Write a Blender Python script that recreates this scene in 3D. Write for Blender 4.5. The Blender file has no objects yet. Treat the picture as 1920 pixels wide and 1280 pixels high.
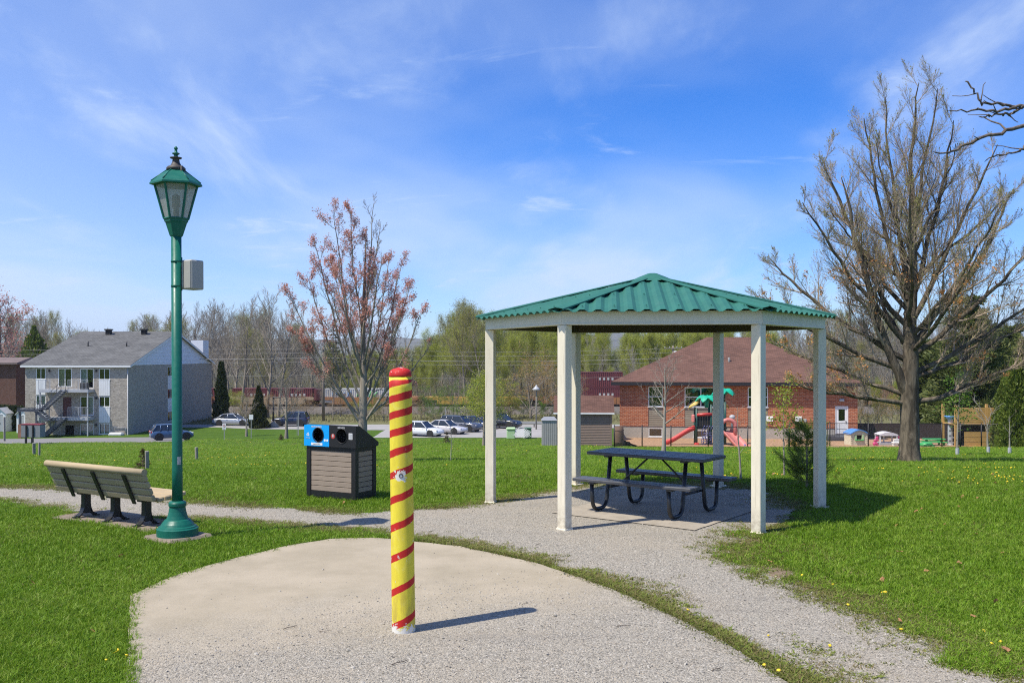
import bpy, math, random
import numpy as np
from mathutils import Vector, Matrix

R = math.radians
SC = bpy.context.scene
COL = SC.collection
rnd = random.Random(7)

# ------------------------------------------------------------------ camera, sky, sun, exposure
F = 1750.0          # focal length in pixels of the 1920 px wide photograph
EYE = 2.1           # eye height above the gravel
HOR = 667.0         # horizon row
cd = bpy.data.cameras.new('camera')
cam = bpy.data.objects.new('camera', cd)
COL.objects.link(cam)
cam.location = (0, 0, EYE)
cam.rotation_euler = (R(90), 0, 0)
cd.sensor_width = 36.0
cd.lens = F / 1920 * 36
cd.shift_y = (HOR - 640) / 1920
cd.clip_start = 0.05
cd.clip_end = 9000
SC.camera = cam

SUN_EL = R(60)
SUN_AZ = math.atan2(-0.86, -0.51)           # clockwise from +Y
sun_dir = Vector((math.sin(SUN_AZ) * math.cos(SUN_EL), math.cos(SUN_AZ) * math.cos(SUN_EL), math.sin(SUN_EL)))
ld = bpy.data.lights.new('sun', 'SUN')
ld.energy = 5.0
ld.angle = R(0.53)
ld.color = (1.0, 0.94, 0.83)
sun = bpy.data.objects.new('sun', ld)
sun.rotation_euler = sun_dir.to_track_quat('Z', 'Y').to_euler()
sun.location = (-30, -20, 60)
COL.objects.link(sun)

world = bpy.data.worlds.new('World')
SC.world = world
world.use_nodes = True
wn = world.node_tree.nodes
wl = world.node_tree.links
wn.clear()


def wnode(t, **kw):
    n = wn.new(t)
    for k, v in kw.items():
        setattr(n, k, v)
    return n


def wmath(op, a, b=None, c=None):
    n = wn.new('ShaderNodeMath')
    n.operation = op
    for i, v in enumerate((a, b, c)):
        if v is None:
            continue
        if isinstance(v, (int, float)):
            n.inputs[i].default_value = v
        else:
            wl.new(v, n.inputs[i])
    return n.outputs[0]


w_out = wnode('ShaderNodeOutputWorld')
w_bg = wnode('ShaderNodeBackground')
sky = wnode('ShaderNodeTexSky')
sky.sky_type = 'NISHITA'
sky.sun_disc = False
sky.sun_elevation = SUN_EL
sky.sun_rotation = SUN_AZ % (2 * math.pi)
sky.altitude = 0.0
sky.air_density = 0.9
sky.dust_density = 0.15
sky.ozone_density = 4.0
w_bg.inputs['Strength'].default_value = 0.106
tc = wnode('ShaderNodeTexCoord')
sep = wnode('ShaderNodeSeparateXYZ')
wl.new(tc.outputs['Generated'], sep.inputs[0])
zc = wmath('MAXIMUM', sep.outputs['Z'], 0.0)
zz = wmath('ADD', zc, 0.16)
px_ = wmath('DIVIDE', sep.outputs['X'], zz)
py_ = wmath('DIVIDE', sep.outputs['Y'], zz)
comb = wnode('ShaderNodeCombineXYZ')
wl.new(px_, comb.inputs[0])
wl.new(py_, comb.inputs[1])


def wnoise(scale, rot, stretch, detail, rough, dist, off):
    m = wnode('ShaderNodeMapping')
    m.inputs['Location'].default_value = off
    m.inputs['Rotation'].default_value = (0, 0, R(rot))
    m.inputs['Scale'].default_value = stretch
    wl.new(comb.outputs[0], m.inputs['Vector'])
    n = wnode('ShaderNodeTexNoise')
    n.inputs['Scale'].default_value = scale
    n.inputs['Detail'].default_value = detail
    n.inputs['Roughness'].default_value = rough
    n.inputs['Distortion'].default_value = dist
    wl.new(m.outputs[0], n.inputs['Vector'])
    return n.outputs['Fac']


def wramp(v, lo, hi):
    mr = wnode('ShaderNodeMapRange')
    mr.interpolation_type = 'SMOOTHSTEP'
    mr.inputs['From Min'].default_value = lo
    mr.inputs['From Max'].default_value = hi
    wl.new(v, mr.inputs['Value'])
    return mr.outputs[0]


veil = wramp(wnoise(0.9, 40, (1.0, 0.6, 1), 4, 0.5, 0.4, (3.1, 1.3, 0)), 0.36, 0.80)
streak = wramp(wnoise(1.5, 48, (1.25, 0.55, 1), 9, 0.58, 0.35, (0.6, 2.2, 0)), 0.49, 0.82)
wisps = wramp(wnoise(2.4, 24, (0.8, 1.4, 1), 10, 0.64, 0.5, (7.3, 0.4, 0)), 0.57, 0.82)
low = wramp(sep.outputs['Z'], 0.34, 0.0)         # cirrus gathers towards the horizon
side = wramp(sep.outputs['X'], 0.05, -0.62)      # and towards the left
cl = wmath('ADD', wmath('MULTIPLY', veil, wmath('ADD', wmath('MULTIPLY', low, 0.45), 0.40)), wmath('MULTIPLY', streak, 0.62))
cl = wmath('ADD', cl, wmath('MULTIPLY', wisps, 0.55))
cl = wmath('ADD', cl, wmath('MULTIPLY', side, 0.36))
cl = wmath('ADD', cl, wmath('MULTIPLY', low, 0.24))
cl = wmath('MINIMUM', cl, 0.88)
sat = wnode('ShaderNodeHueSaturation')
sat.inputs['Hue'].default_value = 0.51
sat.inputs['Saturation'].default_value = 1.22
sat.inputs['Value'].default_value = 1.15
tint = wnode('ShaderNodeMix', data_type='RGBA', blend_type='MULTIPLY')
tint.inputs['Factor'].default_value = 1.0
wl.new(sky.outputs[0], tint.inputs[6])
tint.inputs[7].default_value = (0.84, 1.03, 1.28, 1)
wl.new(tint.outputs[2], sat.inputs['Color'])
wmix = wnode('ShaderNodeMix', data_type='RGBA')
wl.new(cl, wmix.inputs['Factor'])
wl.new(sat.outputs[0], wmix.inputs[6])
wmix.inputs[7].default_value = (5.2, 6.35, 8.4, 1)
wl.new(wmix.outputs[2], w_bg.inputs['Color'])
wl.new(w_bg.outputs[0], w_out.inputs['Surface'])

SC.view_settings.view_transform = 'Standard'
SC.view_settings.look = 'None'
SC.view_settings.exposure = 0.28
SC.view_settings.gamma = 1.0
SC.view_settings.use_curve_mapping = False
SC.render.engine = 'CYCLES'
SC.cycles.max_bounces = 6
SC.cycles.transparent_max_bounces = 24
SC.cycles.use_denoising = False
SC.cycles.use_adaptive_sampling = False
SC.cycles.sample_clamp_indirect = 4.0
SC.cycles.pixel_filter_type = 'BLACKMAN_HARRIS'
SC.cycles.filter_width = 1.15

# ------------------------------------------------------------------ terrain
_px = np.array([-60., 16.6, 70., 92., 3000.])
_pz = np.array([0., 0., -4.62, -6.1, -6.1])


def zt_np(x, y):
    z = np.zeros_like(y, dtype=float)
    for o, w in ((-2.0, .12), (-1.0, .22), (0, .32), (1.0, .22), (2.0, .12)):
        z = z + w * np.interp(y + o, _px, _pz)
    return z


def zt(x, y):
    return float(zt_np(np.array([x]), np.array([y]))[0])


def at(px, py):
    """ground point seen at a pixel of the photograph"""
    u = (px - 960) / F
    v = (py - HOR) / F
    d = np.arange(2.5, 300, 0.02)
    f = EYE - v * d - zt_np(u * d, d)
    i = int(np.argmax(f < 0))
    dd = d[i - 1] + (d[i] - d[i - 1]) * f[i - 1] / (f[i - 1] - f[i]) if i > 0 else 300.
    return Vector((u * dd, dd, zt(u * dd, dd)))


def atd(px, d):
    x = (px - 960) / F * d
    return Vector((x, d, zt(x, d)))


def zpx(py, d):
    return EYE - (py - HOR) / F * d


# ------------------------------------------------------------------ materials
def new_mat(name):
    m = bpy.data.materials.new(name)
    m.use_nodes = True
    nt = m.node_tree
    nt.nodes.clear()
    out = nt.nodes.new('ShaderNodeOutputMaterial')
    return m, nt, out


class NT:
    def __init__(s, nt):
        s.nt = nt

    def n(s, t, ins=None, **kw):
        nd = s.nt.nodes.new(t)
        for k, v in kw.items():
            setattr(nd, k, v)
        for k, v in (ins or {}).items():
            s.set(nd.inputs[k], v)
        return nd

    def set(s, sock, v):
        if isinstance(v, bpy.types.NodeSocket):
            s.nt.links.new(v, sock)
        elif isinstance(v, bpy.types.Node):
            s.nt.links.new(v.outputs[0], sock)
        else:
            if sock.type == 'RGBA' and len(v) == 3:
                v = (*v, 1)
            sock.default_value = v

    def math(s, op, a, b=0.0, c=0.0):
        nd = s.nt.nodes.new('ShaderNodeMath')
        nd.operation = op
        s.set(nd.inputs[0], a)
        s.set(nd.inputs[1], b)
        s.set(nd.inputs[2], c)
        return nd.outputs[0]

    def mix(s, f, a, b, blend='MIX'):
        nd = s.nt.nodes.new('ShaderNodeMix')
        nd.data_type = 'RGBA'
        nd.blend_type = blend
        s.set(nd.inputs[0], f)
        s.set(nd.inputs[6], a)
        s.set(nd.inputs[7], b)
        return nd.outputs[2]

    def ramp(s, v, lo, hi, a=0.0, b=1.0):
        nd = s.nt.nodes.new('ShaderNodeMapRange')
        nd.interpolation_type = 'SMOOTHSTEP'
        s.set(nd.inputs['Value'], v)
        nd.inputs['From Min'].default_value = lo
        nd.inputs['From Max'].default_value = hi
        nd.inputs['To Min'].default_value = a
        nd.inputs['To Max'].default_value = b
        return nd.outputs[0]

    def noise(s, vec, scale, detail=4, rough=.55, dist=0.0):
        nd = s.n('ShaderNodeTexNoise', {'Scale': scale, 'Detail': detail, 'Roughness': rough, 'Distortion': dist})
        if vec is not None:
            s.set(nd.inputs['Vector'], vec)
        return nd.outputs['Fac']

    def voro(s, vec, scale, feature='F1', rand=1.0):
        nd = s.n('ShaderNodeTexVoronoi', {'Scale': scale, 'Randomness': rand}, feature=feature)
        if vec is not None:
            s.set(nd.inputs['Vector'], vec)
        return nd

    def bump(s, h, strength=.4, dist=.01, normal=None):
        nd = s.n('ShaderNodeBump', {'Strength': strength, 'Distance': dist, 'Height': h})
        if normal is not None:
            s.set(nd.inputs['Normal'], normal)
        return nd.outputs[0]


def scl(c, f):
    return tuple(min(1.0, max(0.0, x * f)) for x in c)


MATS = {}


def pmat(name, base, rough=.6, var=.12, scale=6., metal=0.0, bump=0.0, bscale=60., bdist=.004, dirt_or_dapple=None, dirt_or_dapple_amt=.0,
         coat=0.0, stretch=(1, 1, 1), spec=.5, splash=None):
    """painted / plain surface with mottling, fine relief and grime, or dappled light painted in"""
    m, nt, out = new_mat(name)
    t = NT(nt)
    co = t.n('ShaderNodeTexCoord').outputs['Object']
    mp = t.n('ShaderNodeMapping', {'Vector': co, 'Scale': stretch}).outputs[0]
    f1 = t.noise(mp, scale, 5, .6)
    f2 = t.noise(mp, scale * 7.3, 3, .6)
    ff = t.math('ADD', t.math('MULTIPLY', f1, .6), t.math('MULTIPLY', f2, .4))
    col = t.mix(t.ramp(ff, .3, .7), scl(base, 1 - var), scl(base, 1 + var))
    if dirt_or_dapple is not None:
        g = t.noise(mp, scale * 1.7, 8, .7, .6)
        col = t.mix(t.ramp(g, .55, .8, 0, dirt_or_dapple_amt), col, dirt_or_dapple)
    if splash is not None:      # soil splashed up from the ground
        zz = t.n('ShaderNodeSeparateXYZ', {0: co}).outputs[2]
        sp_ = t.math('MULTIPLY', t.ramp(zz, .42, .0), t.ramp(t.noise(co, 14, 5, .65), .32, .66))
        st_ = t.ramp(t.noise(t.n('ShaderNodeMapping', {'Vector': co, 'Scale': (1, 1, .06)}).outputs[0], 34, 3, .6), .56, .72, 0, .45)
        col = t.mix(t.math('MAXIMUM', sp_, st_), col, splash)
    b = t.n('ShaderNodeBsdfPrincipled', {'Base Color': col, 'Metallic': metal, 'Coat Weight': coat, 'Coat Roughness': .08,
                                         'Specular IOR Level': spec})
    b.inputs['Roughness'].default_value = rough
    t.set(b.inputs['Roughness'], t.ramp(f2, .2, .8, max(.02, rough - .08), min(1, rough + .1)))
    if bump > 0:
        t.set(b.inputs['Normal'], t.bump(t.noise(mp, bscale, 4, .6), bump, bdist))
    nt.links.new(b.outputs[0], out.inputs[0])
    MATS[name] = m
    return m


def leaf_mat(name, cols, trans=.35, rough=.55):
    """leaf colours picked per leaf by position, light let through"""
    m, nt, out = new_mat(name)
    t = NT(nt)
    geo = t.n('ShaderNodeNewGeometry')
    co = t.n('ShaderNodeTexCoord').outputs['Object']
    oi = t.n('ShaderNodeObjectInfo')
    f = t.math('ADD', t.math('MULTIPLY', t.noise(co, .9, 3), .55), t.math('MULTIPLY', geo.outputs['Random Per Island'], .5))
    f = t.math('ADD', f, t.math('MULTIPLY', oi.outputs['Random'], .12))
    cr = t.n('ShaderNodeValToRGB', {'Fac': t.math('SUBTRACT', f, .08)})
    e = cr.color_ramp.elements
    while len(e) < len(cols):
        e.new(.5)
    for i, c in enumerate(cols):
        e[i].position = i / max(1, len(cols) - 1)
        e[i].color = (*c, 1)
    d = t.n('ShaderNodeBsdfPrincipled', {'Base Color': cr.outputs[0], 'Roughness': rough, 'Specular IOR Level': .25})
    tr = t.n('ShaderNodeBsdfTranslucent', {'Color': cr.outputs[0]})
    mx = t.n('ShaderNodeMixShader', {0: trans})
    nt.links.new(d.outputs[0], mx.inputs[1])
    nt.links.new(tr.outputs[0], mx.inputs[2])
    nt.links.new(mx.outputs[0], out.inputs[0])
    MATS[name] = m
    return m


def brick_mat(name, c1, c2, mortar, w=.215, h=.075, mort=.01, bump=.5, bias=0.0, dark=None):
    m, nt, out = new_mat(name)
    t = NT(nt)
    co = t.n('ShaderNodeTexCoord').outputs['Object']
    s = t.n('ShaderNodeSeparateXYZ', {0: co})
    c = t.n('ShaderNodeCombineXYZ', {0: t.math('ADD', s.outputs[0], s.outputs[1]), 1: s.outputs[2], 2: 0.0})
    b = t.n('ShaderNodeTexBrick', {'Vector': c.outputs[0], 'Color1': c1, 'Color2': c2, 'Mortar': mortar, 'Scale': 1.0,
                                   'Mortar Size': mort, 'Mortar Smooth': .1, 'Bias': bias, 'Brick Width': w, 'Row Height': h})
    n1 = t.noise(co, 1.1, 5, .6)
    cell = t.n('ShaderNodeTexWhiteNoise', {'Vector': t.n('ShaderNodeVectorMath', {0: c.outputs[0], 1: (w / 2, h, 1)}, operation='SNAP').outputs[0]})
    col = t.mix(t.ramp(cell.outputs[0], .3, 1, 0, .45), b.outputs[0], dark or scl(c2, .55))
    col = t.mix(t.ramp(n1, .3, .75, 0, .3), col, scl(c1, .75))
    p = t.n('ShaderNodeBsdfPrincipled', {'Base Color': col, 'Roughness': .85, 'Specular IOR Level': .25})
    inv = t.math('SUBTRACT', 1.0, b.outputs['Fac'])
    t.set(p.inputs['Normal'], t.bump(t.math('ADD', inv, t.math('MULTIPLY', t.noise(co, 60, 3), .3)), bump, .012))
    nt.links.new(p.outputs[0], out.inputs[0])
    MATS[name] = m
    return m


def shingle_mat(name, c1, c2, w=.33, h=.15):
    m, nt, out = new_mat(name)
    t = NT(nt)
    co = t.n('ShaderNodeTexCoord').outputs['Object']
    s = t.n('ShaderNodeSeparateXYZ', {0: co})
    c = t.n('ShaderNodeCombineXYZ', {0: t.math('ADD', s.outputs[0], t.math('MULTIPLY', s.outputs[1], .02)), 1: t.math('MULTIPLY', s.outputs[2], 2.2), 2: 0.0})
    b = t.n('ShaderNodeTexBrick', {'Vector': c.outputs[0], 'Color1': c1, 'Color2': c2, 'Mortar': scl(c2, .45), 'Scale': 1.0,
                                   'Mortar Size': .012, 'Mortar Smooth': .3, 'Bias': 0.0, 'Brick Width': w, 'Row Height': h})
    cell = t.n('ShaderNodeTexWhiteNoise', {'Vector': t.n('ShaderNodeVectorMath', {0: c.outputs[0], 1: (w, h, 1)}, operation='SNAP').outputs[0]})
    col = t.mix(t.math('MULTIPLY', cell.outputs[0], .5), b.outputs[0], scl(c2, .6))
    col = t.mix(t.ramp(t.noise(co, .5, 4), .35, .75, 0, .35), col, scl(c1, 1.25))
    p = t.n('ShaderNodeBsdfPrincipled', {'Base Color': col, 'Roughness': .95, 'Specular IOR Level': .15})
    t.set(p.inputs['Normal'], t.bump(t.math('SUBTRACT', 1.0, b.outputs['Fac']), .5, .015))
    nt.links.new(p.outputs[0], out.inputs[0])
    MATS[name] = m
    return m


def glass_mat(name, tint=(.75, .8, .8), refl=.28):
    m, nt, out = new_mat(name)
    t = NT(nt)
    fr = t.n('ShaderNodeFresnel', {'IOR': 1.5})
    fac = t.math('ADD', t.math('MULTIPLY', fr.outputs[0], .85), refl * .4)
    tr = t.n('ShaderNodeBsdfTransparent', {'Color': tint})
    gl = t.n('ShaderNodeBsdfGlossy', {'Roughness': .03, 'Color': (.9, .9, .9)})
    mx = t.n('ShaderNodeMixShader', {0: fac})
    nt.links.new(tr.outputs[0], mx.inputs[1])
    nt.links.new(gl.outputs[0], mx.inputs[2])
    nt.links.new(mx.outputs[0], out.inputs[0])
    MATS[name] = m
    return m


def bark_mat(name, c1, c2, scale=14., stretch=(1, 1, .22), bump=.8):
    m, nt, out = new_mat(name)
    t = NT(nt)
    co = t.n('ShaderNodeTexCoord').outputs['Object']
    mp = t.n('ShaderNodeMapping', {'Vector': co, 'Scale': stretch}).outputs[0]
    v = t.noise(mp, scale, 6, .65, .8)
    w = t.noise(co, 2.3, 4)
    col = t.mix(t.ramp(v, .35, .68), c2, c1)
    col = t.mix(t.ramp(w, .5, .8, 0, .35), col, (.16, .155, .13))
    p = t.n('ShaderNodeBsdfPrincipled', {'Base Color': col, 'Roughness': .95, 'Specular IOR Level': .15})
    if bump:
        t.set(p.inputs['Normal'], t.bump(v, bump, .03))
    nt.links.new(p.outputs[0], out.inputs[0])
    MATS[name] = m
    return m


# ------------------------------------------------------------------ objects and meshes
def tag(o, label=None, cat=None, group=None, kind=None):
    if label:
        o['label'] = label
    if cat:
        o['category'] = cat
    if group:
        o['group'] = group
    if kind:
        o['kind'] = kind
    return o


def empty(name, loc=(0, 0, 0), rz=0.0, label=None, cat=None, group=None):
    o = bpy.data.objects.new(name, None)
    o.empty_display_size = .2
    o.location = loc
    o.rotation_euler = (0, 0, rz)
    COL.objects.link(o)
    return tag(o, label, cat, group)


def link_mesh(me, name, mat=None, parent=None, loc=None):
    o = bpy.data.objects.new(name, me)
    if mat is not None and len(me.materials) == 0:
        for m_ in (mat if isinstance(mat, (list, tuple)) else [mat]):
            me.materials.append(m_)
    if parent is not None:
        o.parent = parent
    if loc is not None:
        o.location = loc
    COL.objects.link(o)
    return o


def np_mesh(name, verts, quads=None, tris=None, smooth=False):
    me = bpy.data.meshes.new(name)
    verts = np.asarray(verts, dtype=np.float32)
    nq = 0 if quads is None else len(quads)
    nt_ = 0 if tris is None else len(tris)
    me.vertices.add(len(verts))
    me.vertices.foreach_set('co', verts.ravel())
    loops = []
    if nq:
        loops.append(np.asarray(quads, dtype=np.int32).ravel())
    if nt_:
        loops.append(np.asarray(tris, dtype=np.int32).ravel())
    lo = np.concatenate(loops)
    me.loops.add(len(lo))
    me.loops.foreach_set('vertex_index', lo)
    me.polygons.add(nq + nt_)
    st = np.concatenate([np.arange(nq, dtype=np.int32) * 4, nq * 4 + np.arange(nt_, dtype=np.int32) * 3])
    me.polygons.foreach_set('loop_start', st)
    if smooth:
        me.polygons.foreach_set('use_smooth', np.ones(nq + nt_, dtype=bool))
    me.update(calc_edges=True)
    return me


class MB:
    """collects shapes; build() links them as ONE mesh object"""

    def __init__(s):
        s.v = []
        s.f = []
        s.mi = []
        s.cur = 0
        s.sm = []

    def add(s, vs, fs, smooth=False, M=None):
        o = len(s.v)
        for p in vs:
            p = Vector(p)
            s.v.append(M @ p if M is not None else p)
        for f in fs:
            s.f.append([i + o for i in f])
            s.mi.append(s.cur)
            s.sm.append(smooth)
        return s

    def box(s, c, size, M=None, rz=0.0, bev=0.0):
        x, y, z = size[0] / 2, size[1] / 2, size[2] / 2
        T = Matrix.Translation(c) @ Matrix.Rotation(rz, 4, 'Z')
        if M is not None:
            T = M @ T
        if bev > 0:
            b = min(bev, x * .9, y * .9, z * .9)
            vs, idx = [], {}
            for sx in (-1, 1):
                for sy in (-1, 1):
                    for sz in (-1, 1):
                        for k, (dx, dy, dz) in enumerate(((0, b, b), (b, 0, b), (b, b, 0))):
                            idx[(sx, sy, sz, k)] = len(vs)
                            vs.append((sx * (x - dx), sy * (y - dy), sz * (z - dz)))
            fs = []
            for a in range(3):
                for sg in (-1, 1):
                    q = []
                    for p, r_ in ((-1, -1), (1, -1), (1, 1), (-1, 1)):
                        k = [0, 0, 0]
                        k[a] = sg
                        k[(a + 1) % 3] = p
                        k[(a + 2) % 3] = r_
                        q.append(idx[(*k, a)])
                    fs.append(q if sg > 0 else q[::-1])
            for a in range(3):
                b_, c_ = (a + 1) % 3, (a + 2) % 3
                for p in (-1, 1):
                    for r_ in (-1, 1):
                        k1 = [0, 0, 0]
                        k1[b_] = p
                        k1[c_] = r_
                        k2 = list(k1)
                        k1[a] = -1
                        k2[a] = 1
                        q = [idx[(*k1, b_)], idx[(*k2, b_)], idx[(*k2, c_)], idx[(*k1, c_)]]
                        fs.append(q if p * r_ > 0 else q[::-1])
            for sx in (-1, 1):
                for sy in (-1, 1):
                    for sz in (-1, 1):
                        q = [idx[(sx, sy, sz, k)] for k in range(3)]
                        fs.append(q if sx * sy * sz > 0 else q[::-1])
            return s.add(vs, fs, M=T)
        vs = [(i * x, j * y, k * z) for i in (-1, 1) for j in (-1, 1) for k in (-1, 1)]
        fs = [(0, 1, 3, 2), (4, 6, 7, 5), (0, 4, 5, 1), (2, 3, 7, 6), (0, 2, 6, 4), (1, 5, 7, 3)]
        return s.add(vs, fs, M=T)

    def span(s, a, b, M=None, bev=0.0):
        """box from corner a to corner b"""
        c = [(a[i] + b[i]) / 2 for i in range(3)]
        return s.box(c, [abs(b[i] - a[i]) for i in range(3)], M=M, bev=bev)

    def quad(s, a, b, c, d):
        return s.add([a, b, c, d], [(0, 1, 2, 3)])

    def prism(s, poly, h0, h1, M=None):
        """polygon in xy pulled from h0 to h1"""
        n = len(poly)
        vs = [(p[0], p[1], h0) for p in poly] + [(p[0], p[1], h1) for p in poly]
        fs = [tuple(range(n - 1, -1, -1)), tuple(range(n, 2 * n))]
        fs += [(i, (i + 1) % n, n + (i + 1) % n, n + i) for i in range(n)]
        return s.add(vs, fs, M=M)

    def tube(s, pts, rad, n=10, caps=True, smooth=True, M=None):
        pts = [Vector(p) for p in pts]
        if isinstance(rad, (int, float)):
            rad = [rad] * len(pts)
        vs = []
        prev = None
        for i, p in enumerate(pts):
            if i == 0:
                d = pts[1] - p
            elif i == len(pts) - 1:
                d = p - pts[i - 1]
            else:
                d = (pts[i + 1] - p).normalized() + (p - pts[i - 1]).normalized()
            d.normalize()
            if prev is None:
                a = d.cross(Vector((0, 0, 1)) if abs(d.z) < .9 else Vector((1, 0, 0))).normalized()
            else:
                a = (prev - d * prev.dot(d)).normalized()
            prev = a
            b = d.cross(a)
            for k in range(n):
                t = 2 * math.pi * k / n
                vs.append(p + (a * math.cos(t) + b * math.sin(t)) * rad[i])
        fs = []
        for i in range(len(pts) - 1):
            for k in range(n):
                k2 = (k + 1) % n
                fs.append((i * n + k, i * n + k2, (i + 1) * n + k2, (i + 1) * n + k))
        s.add(vs, fs, smooth=smooth, M=M)
        if caps:
            o = len(s.v) - len(vs)
            s.f.append([o + k for k in range(n)][::-1])
            s.f.append([o + (len(pts) - 1) * n + k for k in range(n)])
            s.mi += [s.cur] * 2
            s.sm += [False] * 2
        return s

    def lathe(s, prof, n=24, smooth=True, M=None, phase=0.0, capb=True, capt=True):
        vs = []
        for r, z in prof:
            for k in range(n):
                t = 2 * math.pi * k / n + phase
                vs.append((r * math.cos(t), r * math.sin(t), z))
        fs = []
        for i in range(len(prof) - 1):
            for k in range(n):
                k2 = (k + 1) % n
                fs.append((i * n + k, i * n + k2, (i + 1) * n + k2, (i + 1) * n + k))
        s.add(vs, fs, smooth=smooth, M=M)
        o = len(s.v) - len(vs)
        if capb:
            s.f.append([o + k for k in range(n)][::-1])
            s.mi.append(s.cur)
            s.sm.append(False)
        if capt:
            s.f.append([o + (len(prof) - 1) * n + k for k in range(n)])
            s.mi.append(s.cur)
            s.sm.append(False)
        return s

    def mesh(s, name):
        me = bpy.data.meshes.new(name)
        me.from_pydata([tuple(p) for p in s.v], [], s.f)
        me.polygons.foreach_set('material_index', s.mi)
        me.polygons.foreach_set('use_smooth', s.sm)
        me.update()
        return me

    def build(s, name, mat=None, parent=None, loc=None, label=None, cat=None, group=None, kind=None):
        o = link_mesh(s.mesh(name), name, mat, parent, loc)
        return tag(o, label, cat, group, kind)


def kids(o):
    return [c for c in bpy.data.objects if c.parent == o]


def copy_tree(o, parent=None, _map=None):
    if _map is None:
        _map = {}
        for c in bpy.data.objects:
            if c.parent is not None:
                _map.setdefault(c.parent.name, []).append(c)
    c = o.copy()
    COL.objects.link(c)
    if parent is not None:
        c.parent = parent
    for ch in _map.get(o.name, []):
        copy_tree(ch, c, _map)
    return c


def text_part(name, body, size, mat, parent, loc, rot, extrude=.0015, align='CENTER'):
    cu = bpy.data.curves.new(name, 'FONT')
    cu.body = body
    cu.size = size
    cu.extrude = extrude
    cu.align_x = align
    cu.align_y = 'CENTER'
    cu.resolution_u = 3
    tmp = bpy.data.objects.new(name, cu)
    COL.objects.link(tmp)
    dg = bpy.context.evaluated_depsgraph_get()
    me = bpy.data.meshes.new_from_object(tmp.evaluated_get(dg))
    bpy.data.objects.remove(tmp)
    bpy.data.curves.remove(cu)
    me.materials.clear()
    me.materials.append(mat)
    o = bpy.data.objects.new(name, me)
    o.parent = parent
    o.location = loc
    o.rotation_euler = rot
    COL.objects.link(o)
    return o


def inside(poly, x, y):
    """numpy point in polygon"""
    r = np.zeros(len(x), dtype=bool)
    n = len(poly)
    for i in range(n):
        x1, y1 = poly[i][0], poly[i][1]
        x2, y2 = poly[(i + 1) % n][0], poly[(i + 1) % n][1]
        c = ((y1 > y) != (y2 > y)) & (x < (x2 - x1) * (y - y1) / (y2 - y1 + 1e-12) + x1)
        r ^= c
    return r


def seg_dist(pl, x, y, closed=False):
    d = np.full(len(x), 1e9)
    n = len(pl)
    for i in range(n if closed else n - 1):
        ax, ay = pl[i][0], pl[i][1]
        bx, by = pl[(i + 1) % n][0], pl[(i + 1) % n][1]
        L = (bx - ax) ** 2 + (by - ay) ** 2 + 1e-12
        t = np.clip(((x - ax) * (bx - ax) + (y - ay) * (by - ay)) / L, 0, 1)
        d = np.minimum(d, np.hypot(x - ax - t * (bx - ax), y - ay - t * (by - ay)))
    return d


_rg = np.random.default_rng(5)
_lat = _rg.random((64, 64))


def vnoise(x, y, s):
    """smooth value noise for scatter masks"""
    x = x * s
    y = y * s
    xi = np.floor(x).astype(int)
    yi = np.floor(y).astype(int)
    fx = x - xi
    fy = y - yi
    fx = fx * fx * (3 - 2 * fx)
    fy = fy * fy * (3 - 2 * fy)
    g = lambda i, j: _lat[i % 64, j % 64]
    return (g(xi, yi) * (1 - fx) + g(xi + 1, yi) * fx) * (1 - fy) + (g(xi, yi + 1) * (1 - fx) + g(xi + 1, yi + 1) * fx) * fy


def sheet(name, poly, lift, mat, label=None, kind='structure', step=0.0, jitter=0.0, parent=None):
    """flat sheet following the ground, its outline finely cut and slightly uneven"""
    import bmesh
    out = []
    n = len(poly)
    for i in range(n):
        a = Vector((poly[i][0], poly[i][1]))
        b = Vector((poly[(i + 1) % n][0], poly[(i + 1) % n][1]))
        k = max(1, int((b - a).length / step)) if step > 0 else 1
        for j in range(k):
            p = a.lerp(b, j / k)
            if jitter:
                p = p + Vector((rnd.uniform(-jitter, jitter), rnd.uniform(-jitter, jitter)))
            out.append(p)
    bm = bmesh.new()
    f = bm.faces.new([bm.verts.new((p.x, p.y, 0)) for p in out])
    bmesh.ops.triangulate(bm, faces=[f])
    ys = [v.co.y for v in bm.verts]
    y = 15.0
    cuts = []
    while y < max(ys) and y < 100:
        cuts.append(y)
        y += .5 if y < 20 else 4.0
    for cy in cuts:
        if cy > min(ys):
            bmesh.ops.bisect_plane(bm, geom=bm.verts[:] + bm.edges[:] + bm.faces[:], plane_co=(0, cy, 0), plane_no=(0, 1, 0))
    for v in bm.verts:
        v.co.z = zt(v.co.x, v.co.y) + lift
    bmesh.ops.recalc_face_normals(bm, faces=bm.faces)
    for f in bm.faces:
        if f.normal.z < 0:
            f.normal_flip()
    me = bpy.data.meshes.new(name)
    bm.to_mesh(me)
    bm.free()
    o = link_mesh(me, name, mat, parent)
    return tag(o, label, kind=kind)
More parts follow.
